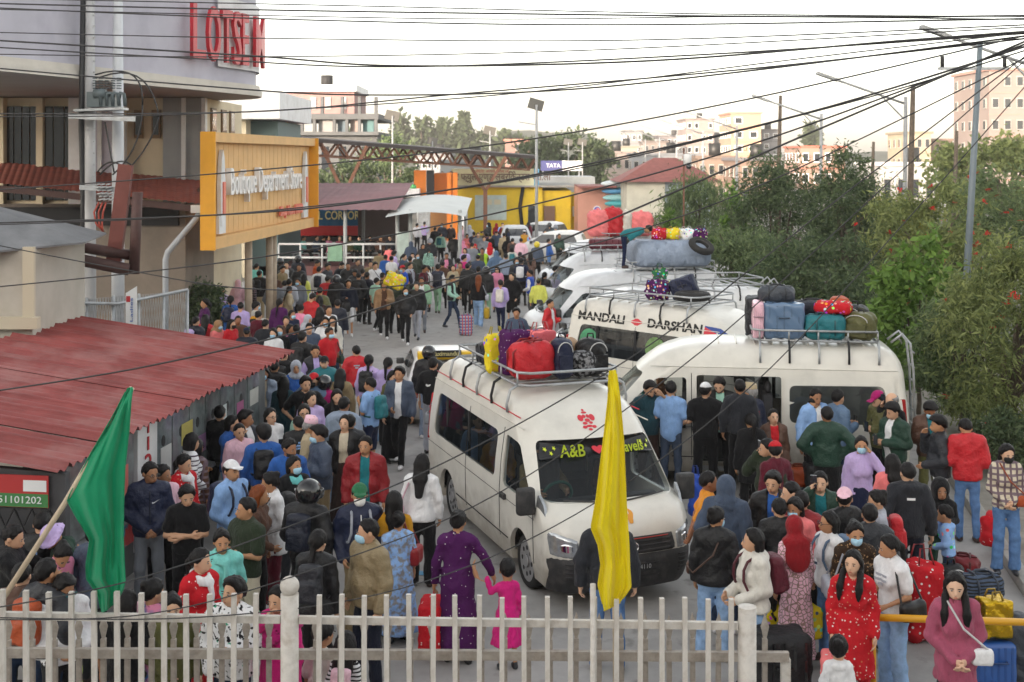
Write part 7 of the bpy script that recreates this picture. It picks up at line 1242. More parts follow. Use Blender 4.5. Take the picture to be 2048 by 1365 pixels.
# waiting behind the stall roof and round the billboard posts
crowd('''
444 575 1.60 45; hoodie lilac; trousers black; pony; low; mask phone bag:black
452 536 1.68 40; jacket black; trousers black; quiff; down; 
434 515 1.62 20; jacket charcoal; trousers black; long; down; nscarf:red
469 523 1.66 10; sweater slate; trousers black; short; down; mask
476 560 1.60 170; kurta lightpink; trousers lilac; scarf lightpink; down
501 560 1.60 150; shirt charcoal~plaid; jeans blue; long; down
513 527 1.62 175; tee turquoise; jeans darkdenim; short; down
519 541 1.70 170; jacket black; trousers beige; short; down; pack:black
549 560 1.72 178; sweater grey; trousers khaki; short; down
549 547 1.58 20; sweater brown; trousers black; bob; down
564 532 1.70 60; sweater khaki; trousers black; quiff; down
560 518 1.70 175; jacket black; trousers black; helmet black; down
573 524 1.68 20; jacket black/white; trousers black; short; down
596 513 1.70 175; jacket darknavy; trousers black; helmet black; down
598 529 1.68 10; jacket black; trousers black; short; down; skin:3
579 558 1.68 165; hoodie lightgrey; jeans darkdenim; short; down
569 562 1.55 170; kurta magenta; trousers magenta; bun; down; f
597 557 1.60 -20; shirt grey; trousers black; short; down; mask
607 548 1.60 172; kurta lemon; trousers lemon; long; down
638 534 1.68 175; shirt white; trousers black; short; down; pack:darknavy
654 527 1.68 60; jacket charcoal; trousers black; quiff; down
631 520 1.64 90; shirt rust; trousers black; short; down; pit:25
655 552 1.68 165; jacket red; trousers olive; short; down; cross:black
673 552 1.70 175; jacket black; trousers black; helmet charcoal; down
623 587 1.66 155; jacket red; trousers black; short; low; tote:tan
639 593 1.58 170; sweater darkbrown; trousers black; long; down
658 612 1.66 40; shirt white; trousers black; short; down; skin:1
584 621 1.58 40; sweater navy; jeans darkdenim; pony; down; mask
614 630 1.58 50; kurta lightgrey; trousers grey; scarf lightgrey; down
572 633 1.56 20; shirt brown; trousers black; bun; down; f
651 634 1.58 5; shirt white; trousers black; bun; ear down; mask f
666 632 1.60 10; shirt offwhite; jeans darkdenim; front; down; f
618 646 1.66 10; shirt slate; trousers black; short; down
579 649 1.58 60; sweater pink; trousers black; bob; down; f
559 652 1.60 20; shirt black; trousers black; bun; down; mask f
547 657 1.58 0; shirt white; trousers black; bob; down; mask f
593 650 1.60 175; tee darknavy; trousers black; short; down
476 632 1.56 20; shirt brown; trousers black; short; down; skin:4
474 643 1.35 10; shirt red~check; trousers black; short; down; skin:4
461 639 1.56 50; kurta red; trousers black; long; down; bmask
493 656 1.55 175; jacket darknavy; trousers black; cap navy; down
434 641 1.52 60; kurta coral; trousers black; scarf tan; down; mask
411 630 1.60 170; jacket red; trousers black; long; down; f
390 634 1.62 150; jacket darknavy; trousers black; short; down; pack:lilac
506 640 1.25 170; tee green; trousers black; cap mustard; down
517 623 1.55 160; shirt maroon; trousers black; bun; down; f
388 545 1.66 20; jacket black; trousers black; short; down
405 520 1.66 170; hoodie charcoal; trousers black; short; down
530 640 1.60 175; sweater charcoal; trousers black; short; down
600 610 1.6 150; kurta pink; trousers black; bun; down; f
640 575 1.66 170; jacket olive; trousers black; short; down
675 600 1.62 175; jacket darknavy; jeans darkdenim; short; down
''')
# the open street
crowd('''
768 563 1.68 5; jacket tan/brown; trousers black; bob; down; walk skin:1 shoe:white
811 575 1.62 0; jacket black; trousers black; bob; pocket; mask walk shoe:white
834 564 1.68 -5; jacket black; trousers lightgrey; short; pocket down; walk skin:2
843 555 1.66 5; jacket sage/white; trousers grey; short; down; walk skin:3
697 560 1.68 10; hoodie darknavy; shorts white; quiff; phone down; walk phone bl duffel:black skin:1 shoe:white
717 546 1.66 170; jacket black; trousers black; short; down; pack:black walk
753 556 1.64 150; tee mint; trousers black; short; down; walk
903 550 1.68 70; vest black/mint; jeans darkdenim; short; low; skin:1 walk
935 527 1.74 178; jacket black; trousers black; short; down; walk
957 551 1.64 176; sweater black; flare paledenim; long hor; down; bag:lightgrey bl tote:gold walk shoe:white
875 529 1.70 175; vest navy/white; trousers sage; short; down; pack:darknavy walk
1001 560 1.66 172; shirt lavender; jeans navy; short; down; pack:offwhite walk shoe:white
1024 546 1.70 -20; hoodie black; shorts black; short; pocket; skin:2
1062 540 1.66 -110; vest royal/white; trousers black; short; low; skin:1
1077 558 1.55 170; shirt lemon; trousers black; cap olive; down
1089 545 1.62 170; jacket black; trousers black; pony; down; f
1110 546 1.60 170; shirt lilac; trousers black; pony; down; f
1033 617 1.70 -3; sweater slate; trousers charcoal; quiff; down; skin:3 walk yaw:0 @lab:person_in_dark_slate_sweater_walking_behind_the_roof_luggage
1100 599 1.66 60; jacket red/white; trousers black; short; down; skin:1
808 531 1.66 -60; shirt royal; trousers black; cap red; down; mask pack:darknavy
750 525 1.68 30; shirt white; trousers black; quiff; down; cross:black
711 538 1.68 -10; jacket charcoal; trousers black; quiff; down; pit:25 skin:3
725 538 1.66 160; jacket black; trousers black; short; down; pack:black
734 545 1.66 150; jacket darknavy; trousers black; short; down; cross:darkbrown
765 546 1.68 175; jacket black; trousers black; cap black; down
680 524 1.66 60; sweater charcoal; trousers black; short; down; pit:25
696 526 1.66 10; jacket black; trousers black; short; down
714 518 1.66 30; jacket darkbrown; trousers black; short; phone
741 522 1.66 10; shirt khaki; trousers black; short; down
856 532 1.58 -60; tee white; trousers black; pony; down; mask pack:charcoal
885 523 1.66 175; shirt brown; trousers black; short; down
906 530 1.62 20; sweater beige; trousers black; bob; down; f
893 506 1.68 0; jacket black/pink; trousers black; short; down; skin:3
857 496 1.60 175; shirt mint~bars; trousers offwhite; pony; down; f
835 507 1.60 0; jacket forest; trousers black; bob; down; mask f
820 513 1.70 175; jacket forest; trousers black; short; down
783 513 1.58 170; tee white; trousers teal; bun; down; f
771 510 1.62 160; shirt blue; trousers black; short; down
790 560 1.62 175; jacket forest; trousers black; short; up; 
972 535 1.70 172; jacket black; trousers sage; helmet black; down
957 533 1.68 175; jacket black; trousers black; short; down
995 533 1.58 -10; tee pink; trousers black; long; down; f
938 524 1.66 175; sweater charcoal; trousers black; short; down
920 525 1.62 10; shirt tan; trousers black; short; down
1033 517 1.64 0; jacket charcoal; trousers black; short; down; mask
1043 517 1.70 165; polo navy; trousers black; short; down; pack:white
1012 508 1.64 175; shirt blueishgrey; trousers black; short; down
1110 533 1.66 120; tee sky; trousers black; afro; down
''')
# far crowd before the office and in the shelter
crowd('''
965 496 1.72 0; vest lime/olive; trousers black; short; down; skin:4
944 486 1.70 178; tee grey; trousers black; short; down
980 486 1.62 175; shirt white; trousers black; scarf red; down
926 482 1.58 170; kurta pink~lace; trousers pink; scarf pink; down
930 497 1.58 0; tee lilac; trousers white; bob; down; f
956 510 1.66 175; sweater slate; trousers black; short; down
992 503 1.66 170; hoodie steel; trousers black; hood steel; down
1040 505 1.66 175; jacket black; trousers black; short; down
1061 505 1.60 170; kurta brown~lace; trousers brown; long; down
1074 485 1.70 175; jacket slate; trousers black; helmet yellow; down
1098 478 1.66 90; shirt blue; jeans denim; short; down
1089 461 1.66 20; shirt royal; trousers black; short; down
1099 447 1.70 175; jacket charcoal; trousers black; helmet charcoal; down
1111 451 1.70 170; jacket darkteal; trousers black; helmet grey; down
1057 444 1.60 150; kurta maroon; trousers maroon; long; down
1049 461 1.66 160; vest mustard/sky; trousers black; cap white; down
1042 477 1.66 178; shirt lightpink; trousers black; short; down
1025 477 1.64 175; jacket brown; trousers black; short; down; pack:black
1016 473 1.62 178; coat black; trousers black; long; down
1008 466 1.68 170; shirt beige; trousers khaki; short; down
993 461 1.66 175; shirt slate; trousers black; cap red; down
993 447 1.60 170; kurta darkred; trousers red; scarf darkred; down
1005 446 1.64 10; shirt sky; trousers black; short; down
978 446 1.70 -60; jacket black; trousers black; hood black; reach; mask
968 473 1.68 0; jacket grey; trousers black; short; down
956 466 1.68 10; shirt grey; trousers black; short; down
948 464 1.66 170; jacket navy; trousers black; short; down
939 451 1.66 175; hoodie lightgrey; trousers black; hood lightgrey; down
924 452 1.60 10; shirt lightpink; trousers black; bun; down; f
934 468 1.56 5; kurta coral; trousers pink; bun; down; f
908 470 1.66 175; jacket black; trousers black; short; down
884 447 1.66 0; jacket darknavy; trousers black; short; down; mask
902 449 1.60 170; jacket darkbrown; trousers black; cap beige; down
849 444 1.60 170; shirt lilac~blobs; trousers black; short; down
834 447 1.60 150; shirt white; trousers black; short; down
860 478 1.62 175; jacket charcoal; trousers black; helmet lightgrey; down
845 488 1.62 20; jacket black; trousers black; bob; down; f
822 484 1.62 175; hoodie slate; trousers black; hood slate; down
778 492 1.40 170; tee coral; trousers red; short; down
1118 468 1.62 20; jacket darkgreen; trousers black; short; down
1035 452 1.6 20; shirt red; trousers black; bob; down; f
870 455 1.64 170; jacket black; trousers black; short; down
''')
for i, (px, c, k, h, a) in enumerate(((606, 'turquoise', 'tee', 'short', 80), (633, 'slate', 'shirt', 'short', 60), (646, 'black', 'jacket', 'short', 120), (657, 'pink', 'shirt', 'short', 60), (679, 'mauve', 'kurta', 'bun', 20), (700, 'olive', 'jacket', 'short', 40), (719, 'darkgreen', 'shirt', 'bob', 10), (741, 'black', 'jacket', 'quiff', -10), (761, 'brown', 'sweater', 'short', 20), (780, 'darknavy', 'hoodie', 'short', -30))):
    crowd(f"{px} 462 1.66 {a}; {k} {c}; trousers black; {h}; low; sit nofeet @z:.42 @Y:{58.2 + (i % 2) * .05}")
# beside the open van
crowd('''
1296 751 1.76 15; polo darkteal; trousers darkbrown; quiff; down brow; beard skin:0 yaw:5 pit:18 @Y:19.85
1342 762 1.76 160; tee sky; jeans slate; short; down; hem:.80 @Y:19.7
1321 744 1.70 -30; shirt brown; trousers black; quiff; down; skin:1
1411 775 1.76 172; tee black; trousers black; cap white; down;  @Y:19.55
1440 754 1.70 -10; jacket black/mint; trousers black; quiff; down; beard skin:2 pit:20 @z:.1
1503 765 1.76 -140; jacket navy; trousers black; topi beige~floral; down; grey @Y:19.4
1503 829 1.58 -175; coat black; trousers black; pony; down; f shoe:white
1547 820 1.56 0; jacket brown/red; trousers charcoal; bun; down; f skin:2 pit:-6
1540 878 1.66 -60; coat forest; trousers black; short; ear down; phone bl
1552 885 1.66 -150; shirt maroon; trousers charcoal; cap red; down; mask yaw:-40 skin:2
1630 761 1.76 25; jacket sky/white; trousers black; short; down; skin:3 @Y:19.1
1630 789 1.66 -20; shirt black; trousers black; short; phone; phone pit:25 skin:1
1654 814 1.70 172; jacket darkgreen; trousers black; short; hip; 
1675 779 1.76 110; jacket steel; jeans darkdenim; short; phone; phone yaw:20 @Y:19.0
1763 769 1.76 -60; jacket olive; trousers black; cap magenta; phone; phone pit:25 @Y:19.0
1788 781 1.76 -70; sweater black; jeans darkteal; bald; ear down; phone bl skin:2 @Y:18.8
1790 806 1.68 -65; jacket darkgreen/white; trousers darkgreen; afro; phone; phone skin:0 pit:12
1858 802 1.66 5; jacket brown/teal; trousers olive; afro; phone; mask skin:4 pit:25
1881 833 1.68 -100; jacket charcoal; trousers white; afro; mouth low; skin:1
1935 838 1.70 175; puffer red; jeans denim; short; down; pit:25 @lab:person_in_red_puffer_jacket_seen_from_behind_under_the_bottlebrush
1480 760 1.62 170; sweater charcoal; trousers black; short; down; @z:.42
1722 873 1.60 -10; shirt lilac; skirt navy; bun; down ear; f mask hem:.80 
''')
# among the luggage, near right
crowd('''
1411 944 1.68 80; tee orange; shorts khaki; short; back; skin:4 yaw:10
1452 955 1.74 160; hoodie slate; jeans darkdenim; hood slate; down; 
1429 1017 1.60 172; jacket black; flare paledenim; bun; down; f mask cross:brown yaw:-40
1510 1059 1.60 -75; hoodie offwhite; jeans paledenim; bob; low; f pack:maroon yaw:-15
1592 1035 1.58 -160; dress lightpink~lace; trousers black; scarf darkred; down; flare:.22 sl:1 tote:yellow~blobs bl yaw:-20
1547 944 1.68 -15; jacket black/blue; trousers black; quiff; down hip; skin:0 yaw:-12
1584 965 1.66 -65; shirt khaki; trousers black; short; down; skin:2
1592 995 1.58 -25; shirt coral; trousers black; bob; down; f mask yaw:-15
1640 944 1.68 -10; jacket darkgreen/teal; trousers black; short; ear down; phone bl skin:2 yaw:-5
1659 1025 1.58 -70; shirt white; jeans denim; bob; down; f glasses pack:steel yaw:-10
1687 977 1.64 -155; jacket black; trousers black; bcap lightpink; down; yaw:-45
1709 1043 1.60 0; kurta tan~leopard; trousers darkbrown; bun; down; mask skin:1 yaw:0 bag:lightgrey bl
1706 1103 1.58 -15; kurta red~floral; trousers red; front; down; tote:coral~dots bl hem:.45 yaw:-14 pit:-4 skin:2
1787 1070 1.58 -65; tee white; flare paledenim; pony; low; f bag:black yaw:-15
1757 982 1.60 -95; tee lightgrey; trousers maroon; bun; down; f pack:red
1818 928 1.70 175; hoodie charcoal; trousers darknavy; short; down; 
1786 911 1.58 165; shirt coral; trousers black; long; down; 
1880 970 1.25 -15; hoodie black; trousers darkgreen; hood black; down; skin:3
1897 1024 1.05 -120; hoodie sky~blobs; jeans darkdenim; short; mouth low; 
2012 888 1.60 -10; shirt cream~plaid; flare denim; bob; clasp; f bmask cross:rust skin:2 @z:.15
1911 1145 1.64 -5; shirt mauve; trousers black; front; clasp; f cross:white hem:.72 yaw:-12 skin:5
1677 1291 1.00 170; hoodie white; trousers black; bun; down; f
1604 985 1.6 160; jacket darkred; trousers black; short; down
1215 1012 1.72 176; sweater charcoal; jeans denim; short; loose; shoe:black
1560 1000 1.58 170; jacket black; trousers black; short; down
1740 1010 1.58 175; jacket charcoal; trousers black; short; down
''')
# further people standing in the gaps of the crowd
def fill(n, x0, x1, y0, y1, sep=.40):
    r = random.Random(int(x0 + y0)); k = 0; tries = 0
    while k < n and tries < n * 60:
        tries += 1; px = r.uniform(x0, x1); py = r.uniform(y0, y1); H = r.uniform(1.52, 1.74); Y = F * (CH - H) / (py - HY); x = (px - CX) * Y / F
        if any((x - q[2][0]) ** 2 + (Y - q[2][1]) ** 2 < sep ** 2 for q in PEOPLE) or (x < -4.3 and Y < 22.5) or (x < -3.45 + (Y - 21) * .13 and Y < 21.8): continue
        if x < -8.2 and 30 < Y < 36: continue
        fm = r.random() < .42; face = r.choice((0, 15, -20, 60, -60, 170, 180, 190, 160, 120)); c = r.choice('black black black charcoal darknavy navy slate white white offwhite lightgrey red maroon pink lilac lavender teal mint sky blue olive beige mustard coral brown khaki purple hotpink'.split()); kd = r.choice(('shirt', 'kurta', 'sweater', 'tee', 'jacket', 'hoodie') if fm else ('tee', 'shirt', 'jacket', 'jacket', 'hoodie', 'sweater')); hr = r.choice('long pony bun bob front braid scarf'.split() if fm else 'short short short quiff cap afro'.split()); hr += ' ' + r.choice('red lightgrey black pink'.split()) if hr in ('scarf', 'cap') else ''
        ex = ' '.join(filter(None, ['mask' if r.random() < .16 else '', 'pack:' + r.choice('black navy teal maroon grey'.split()) if r.random() < .22 else '', 'f' if fm else '', 'bag:' + r.choice('black brown tan'.split()) if fm and r.random() < .3 else ''])); crowd(f"{px:.0f} {py:.0f} {H:.2f} {face}; {kd} {c}; trousers {r.choice('black black charcoal darknavy khaki grey'.split())}; {hr}; {r.choice('down down loose low phone clasp pocket cross hip'.split())}; {ex} @Y:{Y:.2f}"); k += 1
NB_ = len(PEOPLE); room = 308 - NB_
fill(int(room * .28), 400, 690, 520, 650); fill(int(room * .26), 690, 960, 495, 545); fill(int(room * .18), 850, 1110, 446, 505); fill(int(room * .22), 480, 720, 690, 860, .45)
print('PEOPLE', len(PEOPLE), 'TRI', TRI[0])
# ================================================================== luggage on roofs and on the ground, haze
def soft(name, label, loc, half, r, col, mat=None, rz=0, tilt=0, lump=.012, kind='duffel', M=None, cat='bag', group='luggage', step=None):
    """a soft or hard bag: rounded body, with straps, pockets, handles as parts"""
    c, pm_ = colr(col); sd = RNG.uniform(0, 9); st = step or max(.02, max(half) / 10, loc[1] / 900 if M is None else 0)
    fn = lambda x, y, z: rbox((x, y, z), (0, 0, 0), half, r) + lump * np.sin(x * 17 + sd + z * 9) * np.sin(y * 19 + z * 14 + sd * 2) + lump * .5 * np.sin(x * 41 + y * 33 + z * 37 + sd)
    V, Q = nets(fn, [-h - .05 for h in half], [h + .05 for h in half], st); o = obj(name, npmesh(name, V, Q), None, None); o.data.materials.append(mat or pm_ or M_NYLON); o.color = (*c, 1); tag(o, label, cat, group)
    m4 = Matrix.Translation(loc) @ Matrix.Rotation(rz, 4, 'Z') @ Matrix.Rotation(tilt, 4, 'Y'); o.matrix_world = (M @ m4) if M is not None else m4; dk = tuple(q * .45 for q in c); hx, hy, hz = half
    def pt(nm, mb, cc=dk, mt=M_LEATHER): q = mb.build(nm, mt, o, color=cc); return q
    if kind == 'duffel':
        for s in (-1, 1): pt('strap', MB().tube([(s * hx * .45, -hy * 1.02, -hz * .6), (s * hx * .45, -hy * 1.03, hz * .5), (s * hx * .42, -hy * .4, hz * 1.08), (s * hx * .42, hy * .4, hz * 1.08)], .014, 5))
        pt('handle', MB().tube([(-hx * .42, 0, hz * 1.0), (-hx * .2, 0, hz * 1.18), (hx * .2, 0, hz * 1.18), (hx * .42, 0, hz * 1.0)], .016, 6)); pt('zip', MB().bar((-hx * .85, -hy * .3, hz * 1.0), (hx * .85, -hy * .3, hz * 1.0), .02, .012))
    elif kind == 'pack':
        pt('pocket', MB().box((0, -hy * 1.0, -hz * .25), (hx * .7, hy * .25, hz * .45)), tuple(q * .8 for q in c), M_NYLON); pt('handle', MB().tube([(-.05, 0, hz), (-.04, 0, hz + .06), (.04, 0, hz + .06), (.05, 0, hz)], .012, 6)); pt('zip', MB().tube([(hx * .8 * cos(t), -hy * 1.0, hz * .35 + hz * .5 * sin(t)) for t in np.linspace(0, pi, 10)], .008, 5), (.5, .5, .5))
    elif kind == 'case':
        for k in range(5): x = hx * (-.7 + .35 * k); pt('rib', MB().lohi((x - .012, -hy * 1.012, -hz * .85), (x + .012, -hy * .98, hz * .85)), tuple(q * .8 for q in c), M_GLOSS)
        pt('handle', MB().tube([(-.08, -hy, hz * .2), (-.08, -hy - .03, hz * .2), (.08, -hy - .03, hz * .2), (.08, -hy, hz * .2)], .012, 6)); 
        for sx in (-1, 1): pt('wheel', MB().tube([(sx * hx * .8, -.03, -hz - .015), (sx * hx * .8, .03, -hz - .015)], .028, 10))
    elif kind == 'sack': pt('neck_tie', MB().tube([(.05 * cos(t), .05 * sin(t), hz * .98) for t in np.linspace(0, 2 * pi, 10, endpoint=False)], .014, 5, closed=True)); pt('gathered_top', MB().ball((0, 0, hz * 1.05), (.07, .06, .07), 8, 6), tuple(c), M_NYLON)
    elif kind == 'shop':
        for s in (-1, 1): pt('handle', MB().tube([(-hx * .4, s * hy * .6, hz * .95), (-hx * .25, s * hy * .4, hz * 1.4), (hx * .25, s * hy * .4, hz * 1.4), (hx * .4, s * hy * .6, hz * .95)], .01, 5))
    return o
def tyre_on(label, loc, r=.29, M=None, tilt=(0, 0, 0)):
    o = empty('spare_tyre', (0, 0, 0)); tag(o, label, 'tyre'); m4 = Matrix.Translation(loc) @ Matrix.Rotation(tilt[0], 4, 'X') @ Matrix.Rotation(tilt[1], 4, 'Y'); o.matrix_world = (M @ m4) if M is not None else m4
    MB().tube([(r * .8 * cos(t), r * .8 * sin(t), 0) for t in np.linspace(0, 2 * pi, 24, endpoint=False)], .09, 10, closed=True).build('tread', M_TYRE, o); MB().tube([(r * .62 * cos(t), r * .62 * sin(t), .05) for t in np.linspace(0, 2 * pi, 24, endpoint=False)], .02, 6, closed=True).build('bead', M_BUMP, o); return o
bpy.context.view_layer.update(); M1, M2, M3 = v1.matrix_world.copy(), v2.matrix_world.copy(), v3.matrix_world.copy()
on = lambda nm, t: soft
Z1 = 2.36
for a in (('duffel_bag', 'bulging red duffel bag at the front of the lettered van roof', (2.86, -.38, Z1 + .26), (.2, .30, .25), .15, 'red', 'duffel', .1), ('backpack', 'navy backpack standing beside the red duffel on the roof', (2.93, .03, Z1 + .27), (.13, .16, .27), .10, 'navy', 'pack', 1.5), ('round_bag', 'round black mottled bag on the roof rack front', (2.95, .30, Z1 + .18), (.18, .19, .18), .15, 'black~marble', 'plain', 0), ('backpack', 'big black backpack at the rack corner of the lettered van', (2.75, .52, Z1 + .24), (.17, .22, .25), .14, 'black', 'pack', 1.7), ('shopping_bag', 'purple printed carry bag on the roof behind the red duffel', (2.35, -.42, Z1 + .29), (.16, .2, .30), .06, 'purple~sparkle', 'shop', .2), ('shopping_bag', 'yellow and blue plastic carry bag on the roof rack edge', (2.1, -.62, Z1 + .25), (.12, .14, .26), .05, 'yellow~blobs', 'shop', 0), ('cloth_bundle', 'beige cloth bundle lying on the roof between bags', (2.4, .2, Z1 + .24), (.24, .26, .22), .14, 'tan', 'plain', .4), ('shopping_bag', 'red white and blue striped carry bag on the roof', (2.4, -.08, Z1 + .30), (.14, .2, .28), .05, 'coral~check', 'shop', .3), ('suitcase', 'dark suitcase lying at the rear of the lettered van rack', (1.6, -.35, Z1 + .15), (.35, .28, .15), .06, 'charcoal', 'case', .1), ('duffel_bag', 'dusky pink duffel bag in the middle of the roof rack', (1.9, .2, Z1 + .17), (.3, .25, .18), .12, 'mauve', 'duffel', .6), ('duffel_bag', 'dark green duffel bag behind the beige bundle', (2.0, .5, Z1 + .16), (.25, .2, .16), .1, 'darkgreen', 'duffel', .2)):
    soft(a[0], a[1], (a[2][0] + .25, a[2][1], a[2][2]), a[3], a[4], a[5], kind=a[6], rz=a[7], M=M1)
for a in (('suitcase', 'steel blue hard suitcase upright on the open van roof', (1.95, .42, Z1 + .29), (.33, .14, .29), .05, 'steel', 'case', pi, M_GLOSS), ('suitcase', 'pale pink suitcase standing on edge beside the blue suitcase', (2.36, .36, Z1 + .30), (.09, .22, .30), .05, 'lightpink', 'case', pi, M_GLOSS), ('suitcase', 'black suitcase standing behind the pale pink suitcase', (2.42, -.1, Z1 + .31), (.12, .24, .31), .05, 'charcoal', 'case', pi, None), ('duffel_bag', 'grey duffel bag lying on top of the blue suitcase', (2.05, .2, Z1 + .70), (.30, .2, .13), .11, 'darkgrey', 'duffel', pi, None), ('duffel_bag', 'teal duffel bag beside the blue suitcase on the roof', (1.3, .45, Z1 + .20), (.32, .18, .20), .1, 'teal', 'duffel', pi, None), ('duffel_bag', 'dark navy bag behind the teal duffel on the roof', (1.45, -.1, Z1 + .40), (.38, .2, .16), .1, 'darknavy', 'duffel', pi, None), ('blanket_bundle', 'red and white blanket bundle thrown over the teal duffel', (1.15, .3, Z1 + .50), (.30, .22, .10), .09, 'red~blobs', 'plain', 2.9, None), ('blanket_bundle', 'orange cloth bundle behind the blanket on the roof', (1.0, -.15, Z1 + .5), (.16, .16, .13), .1, 'rust', 'plain', 0, None), ('backpack', 'olive backpack slumped at the rack end of the open van', (.72, .4, Z1 + .22), (.24, .2, .22), .13, 'olive', 'pack', 2.6, None), ('backpack', 'black backpack behind the olive one on the rack', (.75, -.1, Z1 + .25), (.22, .2, .25), .13, 'black', 'pack', 2.6, None)):
    soft(a[0], a[1], a[2], a[3], a[4], a[5], kind=a[6], rz=a[7], M=M2, mat=a[8])
tyre_on('spare tyre lying flat on the roof of the lettered side van', (2.95, -.2, Z1 + .13), .36, M3); soft('suitcase', 'dark navy suitcase tilted against the spare tyre', (2.5, .1, Z1 + .27), (.27, .18, .2), .05, 'navy', kind='case', rz=.5, tilt=-.35, M=M3, mat=M_NYLON); soft('carry_bag', 'crumpled violet and orange bag beside the spare tyre', (2.1, -.25, Z1 + .2), (.24, .18, .2), .1, 'purple~blobs', kind='shop', rz=.3, lump=.03, M=M3)
# far roofs, placed by what stands on them
soft('tarpaulin_load', 'large pale blue grey tarpaulin load tied on the silver van roof', (4.25, 33.75, 2.72), (1.08, .6, .36), .25, 'blueishgrey', rz=.2, lump=.05, kind='plain', cat='bundle'); tyre_on('spare tyre resting on the tarpaulin load', (5.05, 33.2, 2.95), .34, None, (.5, .3)); MB_r = M_NYLON
for i, (dx, c, t) in enumerate(((-.35, 'red~blobs', 'red and green'), (.05, 'yellow~blobs', 'yellow'), (.4, 'white~blobs', 'white'), (.75, 'purple~blobs', 'violet'))): soft('carry_bag', t + ' printed carry bag on top of the tarpaulin load', (4.35 + dx, 33.9, 3.22), (.2, .2, .15), .1, c, lump=.03, kind='shop', rz=i)
soft('carry_bag', 'rainbow coloured bag tied to the side of the empty rack', (3.4, 28.62, 2.50), (.17, .1, .26), .1, 'green~blobs', lump=.03, kind='shop')
for i, (px, py, hw, hh, c, t) in enumerate(((1195, 462, .38, .48, 'coral', 'tall orange red sack'), (1225, 460, .36, .52, 'red', 'bright red sack'), (1252, 462, .22, .46, 'offwhite', 'white sack between the red sacks'), (1283, 462, .42, .44, 'coral', 'wide orange red sack'))): q = P(px, py, 46.6); soft('sack', t + ' on the farthest van roof', (q.x, 46.4 + .1 * i, 2.38 + hh), (hw, .4, hh), .22, c, lump=.04, kind='sack', cat='sack')
soft('suitcase', 'dark red suitcase lying on the rack of the fourth van row', (X(1212, 40.3), 40.3, 2.52), (.55, .3, .16), .06, 'maroon', kind='case', mat=M_LEATHER); soft('suitcase', 'black suitcase beside the dark red one on the rack', (X(1240, 40.3) + .25, 40.4, 2.52), (.28, .3, .16), .06, 'black', kind='case', mat=M_LEATHER)
crowd("1248 455 1.66 88; shirt teal; jeans navy; short; downreach; lean:78 pit:0 skin:1 shoe:darkbrown @z:2.37 @Y:33.0")
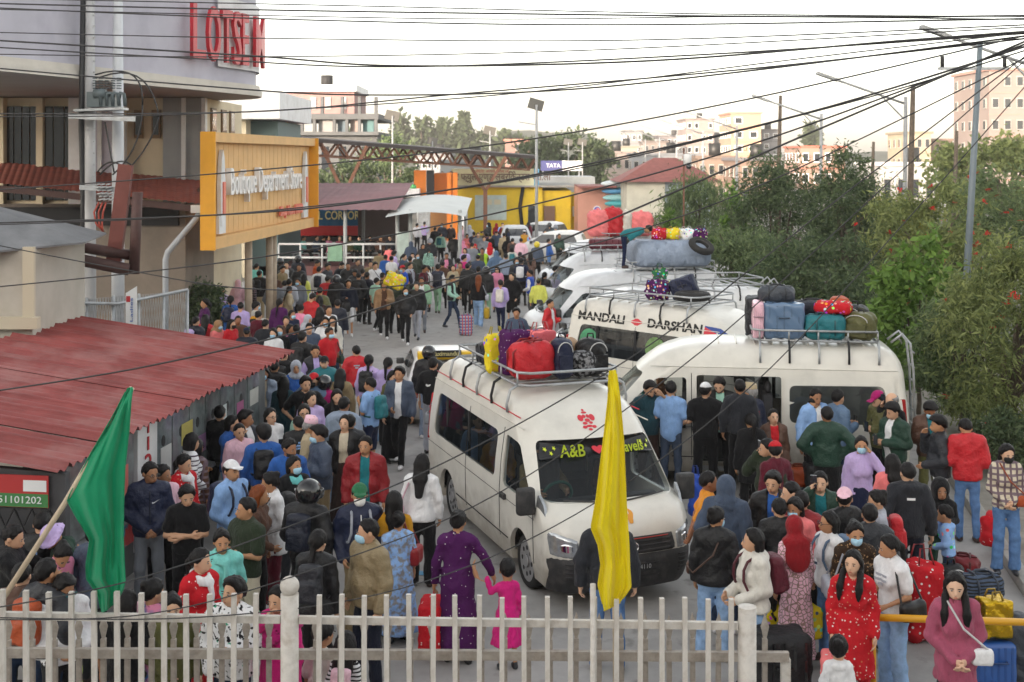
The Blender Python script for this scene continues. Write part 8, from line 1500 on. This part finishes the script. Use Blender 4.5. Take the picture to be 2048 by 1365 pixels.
# luggage on the ground by the kerb
def gb(px, py_base, half, *a, **k): q = G(px, py_base); return dict(loc=(q.x, q.y + half[1], half[2] + k.get('dz', .01)))
for nm, lab, px, pb_, half, r, c, kd, rz, dz, lump, mt in (('zip_bag', 'tall red festive bag with white spots and green ribbon', 1850, 1285, (.22, .2, .42), .1, 'red~dots', 'shop', .1, 0, .025, None), ('duffel_bag', 'blue grey striped duffel lying on the suitcases', 1965, 1290, (.25, .17, .15), .13, 'slate~bars', 'duffel', .2, .45, .012, None), ('suitcase', 'black suitcase under the striped duffel by the kerb', 1958, 1292, (.28, .2, .22), .05, 'black', 'case', .1, 0, .002, None), ('gift_bag', 'shiny gold bag standing on the blue suitcase', 1992, 1372, (.15, .12, .19), .03, 'gold', 'shop', .15, .47, .012, M_FOIL), ('suitcase', 'blue hard suitcase under the gold bag', 1990, 1374, (.2, .16, .22), .05, 'blue', 'case', .05, 0, .002, M_GLOSS), ('duffel_bag', 'dark slate jacket bundle beside the gold bag', 2040, 1368, (.2, .18, .33), .14, 'darkgrey', 'plain', .1, 0, .03, None), ('handbag', 'dark red leather bag beside the child in blue', 1930, 1160, (.2, .14, .14), .1, 'blood', 'duffel', -.4, 0, .012, M_LEATHER), ('carton', 'cream printed carton lid behind the grey duffel', 1930, 1195, (.22, .16, .10), .02, 'cream', 'plain', .5, 0, .002, None), ('duffel_bag', 'charcoal holdall lying behind the red festive bag', 1868, 1210, (.3, .2, .17), .1, 'charcoal', 'duffel', .1, 0, .012, None), ('backpack', 'black and green backpack propped by the holdall', 1905, 1215, (.16, .12, .24), .1, 'black', 'pack', .3, 0, .01, None), ('handbag', 'brown leather holdall standing by the van wheel', 1597, 1010, (.22, .14, .16), .1, 'rust', 'duffel', 0, .25, .01, M_LEATHER), ('duffel_bag', 'long black sports bag stacked by the open van', 1665, 1015, (.42, .2, .2), .1, 'black', 'duffel', 0, .25, .01, None), ('suitcase', 'grey suitcase supporting the black sports bag', 1640, 1020, (.4, .2, .13), .05, 'darkgrey', 'case', 0, 0, .002, None), ('carry_bag', 'blue plastic bag hanging beside the open van step', 1392, 1050, (.1, .12, .3), .05, 'royal', 'shop', 0, .1, .02, None), ('sack', 'lime green cloth sack behind the spear railing', 122, 1450, (.15, .15, .28), .1, 'lime', 'sack', 0, 0, .02, None), ('duffel_bag', 'yellow and black sports bag behind the spear railing', 245, 1440, (.28, .16, .16), .1, 'mustard', 'duffel', 0, 0, .012, None), ('rolling_bag', 'black wheeled bag behind the fence end post', 1560, 1420, (.3, .22, .36), .1, 'black', 'case', .1, 0, .01, None), ('carry_bag', 'yellow foil balloon print bag beside the fence end post', 1545, 1290, (.15, .12, .2), .1, 'yellow~blobs', 'shop', .3, .0, .03, None), ('red_bundle', 'red printed bundle at the foot of the bottlebrush', 1985, 1120, (.12, .12, .2), .08, 'red~bigfloral', 'sack', 0, .15, .015, None), ('folded_bag', 'pale blue suitcase beside the person in black past the stall', 590, 925, (.12, .16, .35), .05, 'blueishgrey', 'case', .3, 0, .004, M_GLOSS), ('checked_bag', 'blue checked carry bag at the feet of the long haired person', 932, 672, (.19, .16, .3), .06, 'lightgrey~check', 'shop', .2, 0, .02, None)):
    q = G(px, pb_); soft(nm, lab, (q.x, q.y + half[1] * .5, half[2] + dz + .01), half, r, c, kind=kd, rz=rz, lump=lump, mat=mt)
q = P(790, 562, 36.0); soft('rice_sack', 'yellow and red printed sack carried on a shoulder in the crowd', tuple(q), (.28, .2, .2), .08, 'yellow~blobs', kind='plain', tilt=.4, lump=.03, cat='sack')
# passengers inside the lettered van
for (lx, ly), sp in (((3.72, .5), '1265 925 1.60 0; shirt brown; trousers black; cap pink; low; sit nofeet pit:20'), ((3.72, -.5), '1100 925 1.66 0; shirt khaki; trousers black; short; reach; sit nofeet'), ((2.4, -.6), '1000 930 1.60 0; shirt mustard; trousers black; bun; low; sit nofeet f'), ((1.55, -.6), '960 930 1.62 0; shirt sky; trousers black; short; low; sit nofeet')):
    q = M1 @ Vector((lx - .02, ly, 0)); f_ = sp.split(';'); hd_ = f_[0].split(); hd_[3] = str(math.degrees(th1) + 90); f_[0] = ' '.join(hd_); person('; '.join(f_) + '; ' + {.5: 'passenger in pink cap on the front seat', -.5: 'driver in khaki shirt at the green wheel', -.6: 'seated passenger in ' + f_[1].split()[1] + ' shirt behind the side window'}[ly] , pos=(q.x, q.y), z0=.42)
print('TRI', TRI[0])
# haze: even pale air over street and city
def haze(den):
    m = bpy.data.materials.new('haze_air'); m.use_nodes = True; n = m.node_tree.nodes; n.remove(n['Principled BSDF']); v = n.new('ShaderNodeVolumePrincipled'); v.inputs['Color'].default_value = (.96, .91, .87, 1); v.inputs['Density'].default_value = den; v.inputs['Anisotropy'].default_value = .2; m.node_tree.links.new(v.outputs[0], n['Material Output'].inputs['Volume'])
    o = MB().lohi((-905, -305, -1), (905, 1505, 36)).build('haze', m); tag(o, 'thin evening haze over the street', 'haze', kind='stuff')
haze(.00055)
from collections import Counter
ct_ = Counter(o['label'] for o in bpy.data.objects if o.get('category') == 'person')
for o in bpy.data.objects:
    if o.get('category') == 'person' and ct_[o['label']] > 1: o['group'] = 'look alike people in the crowd'
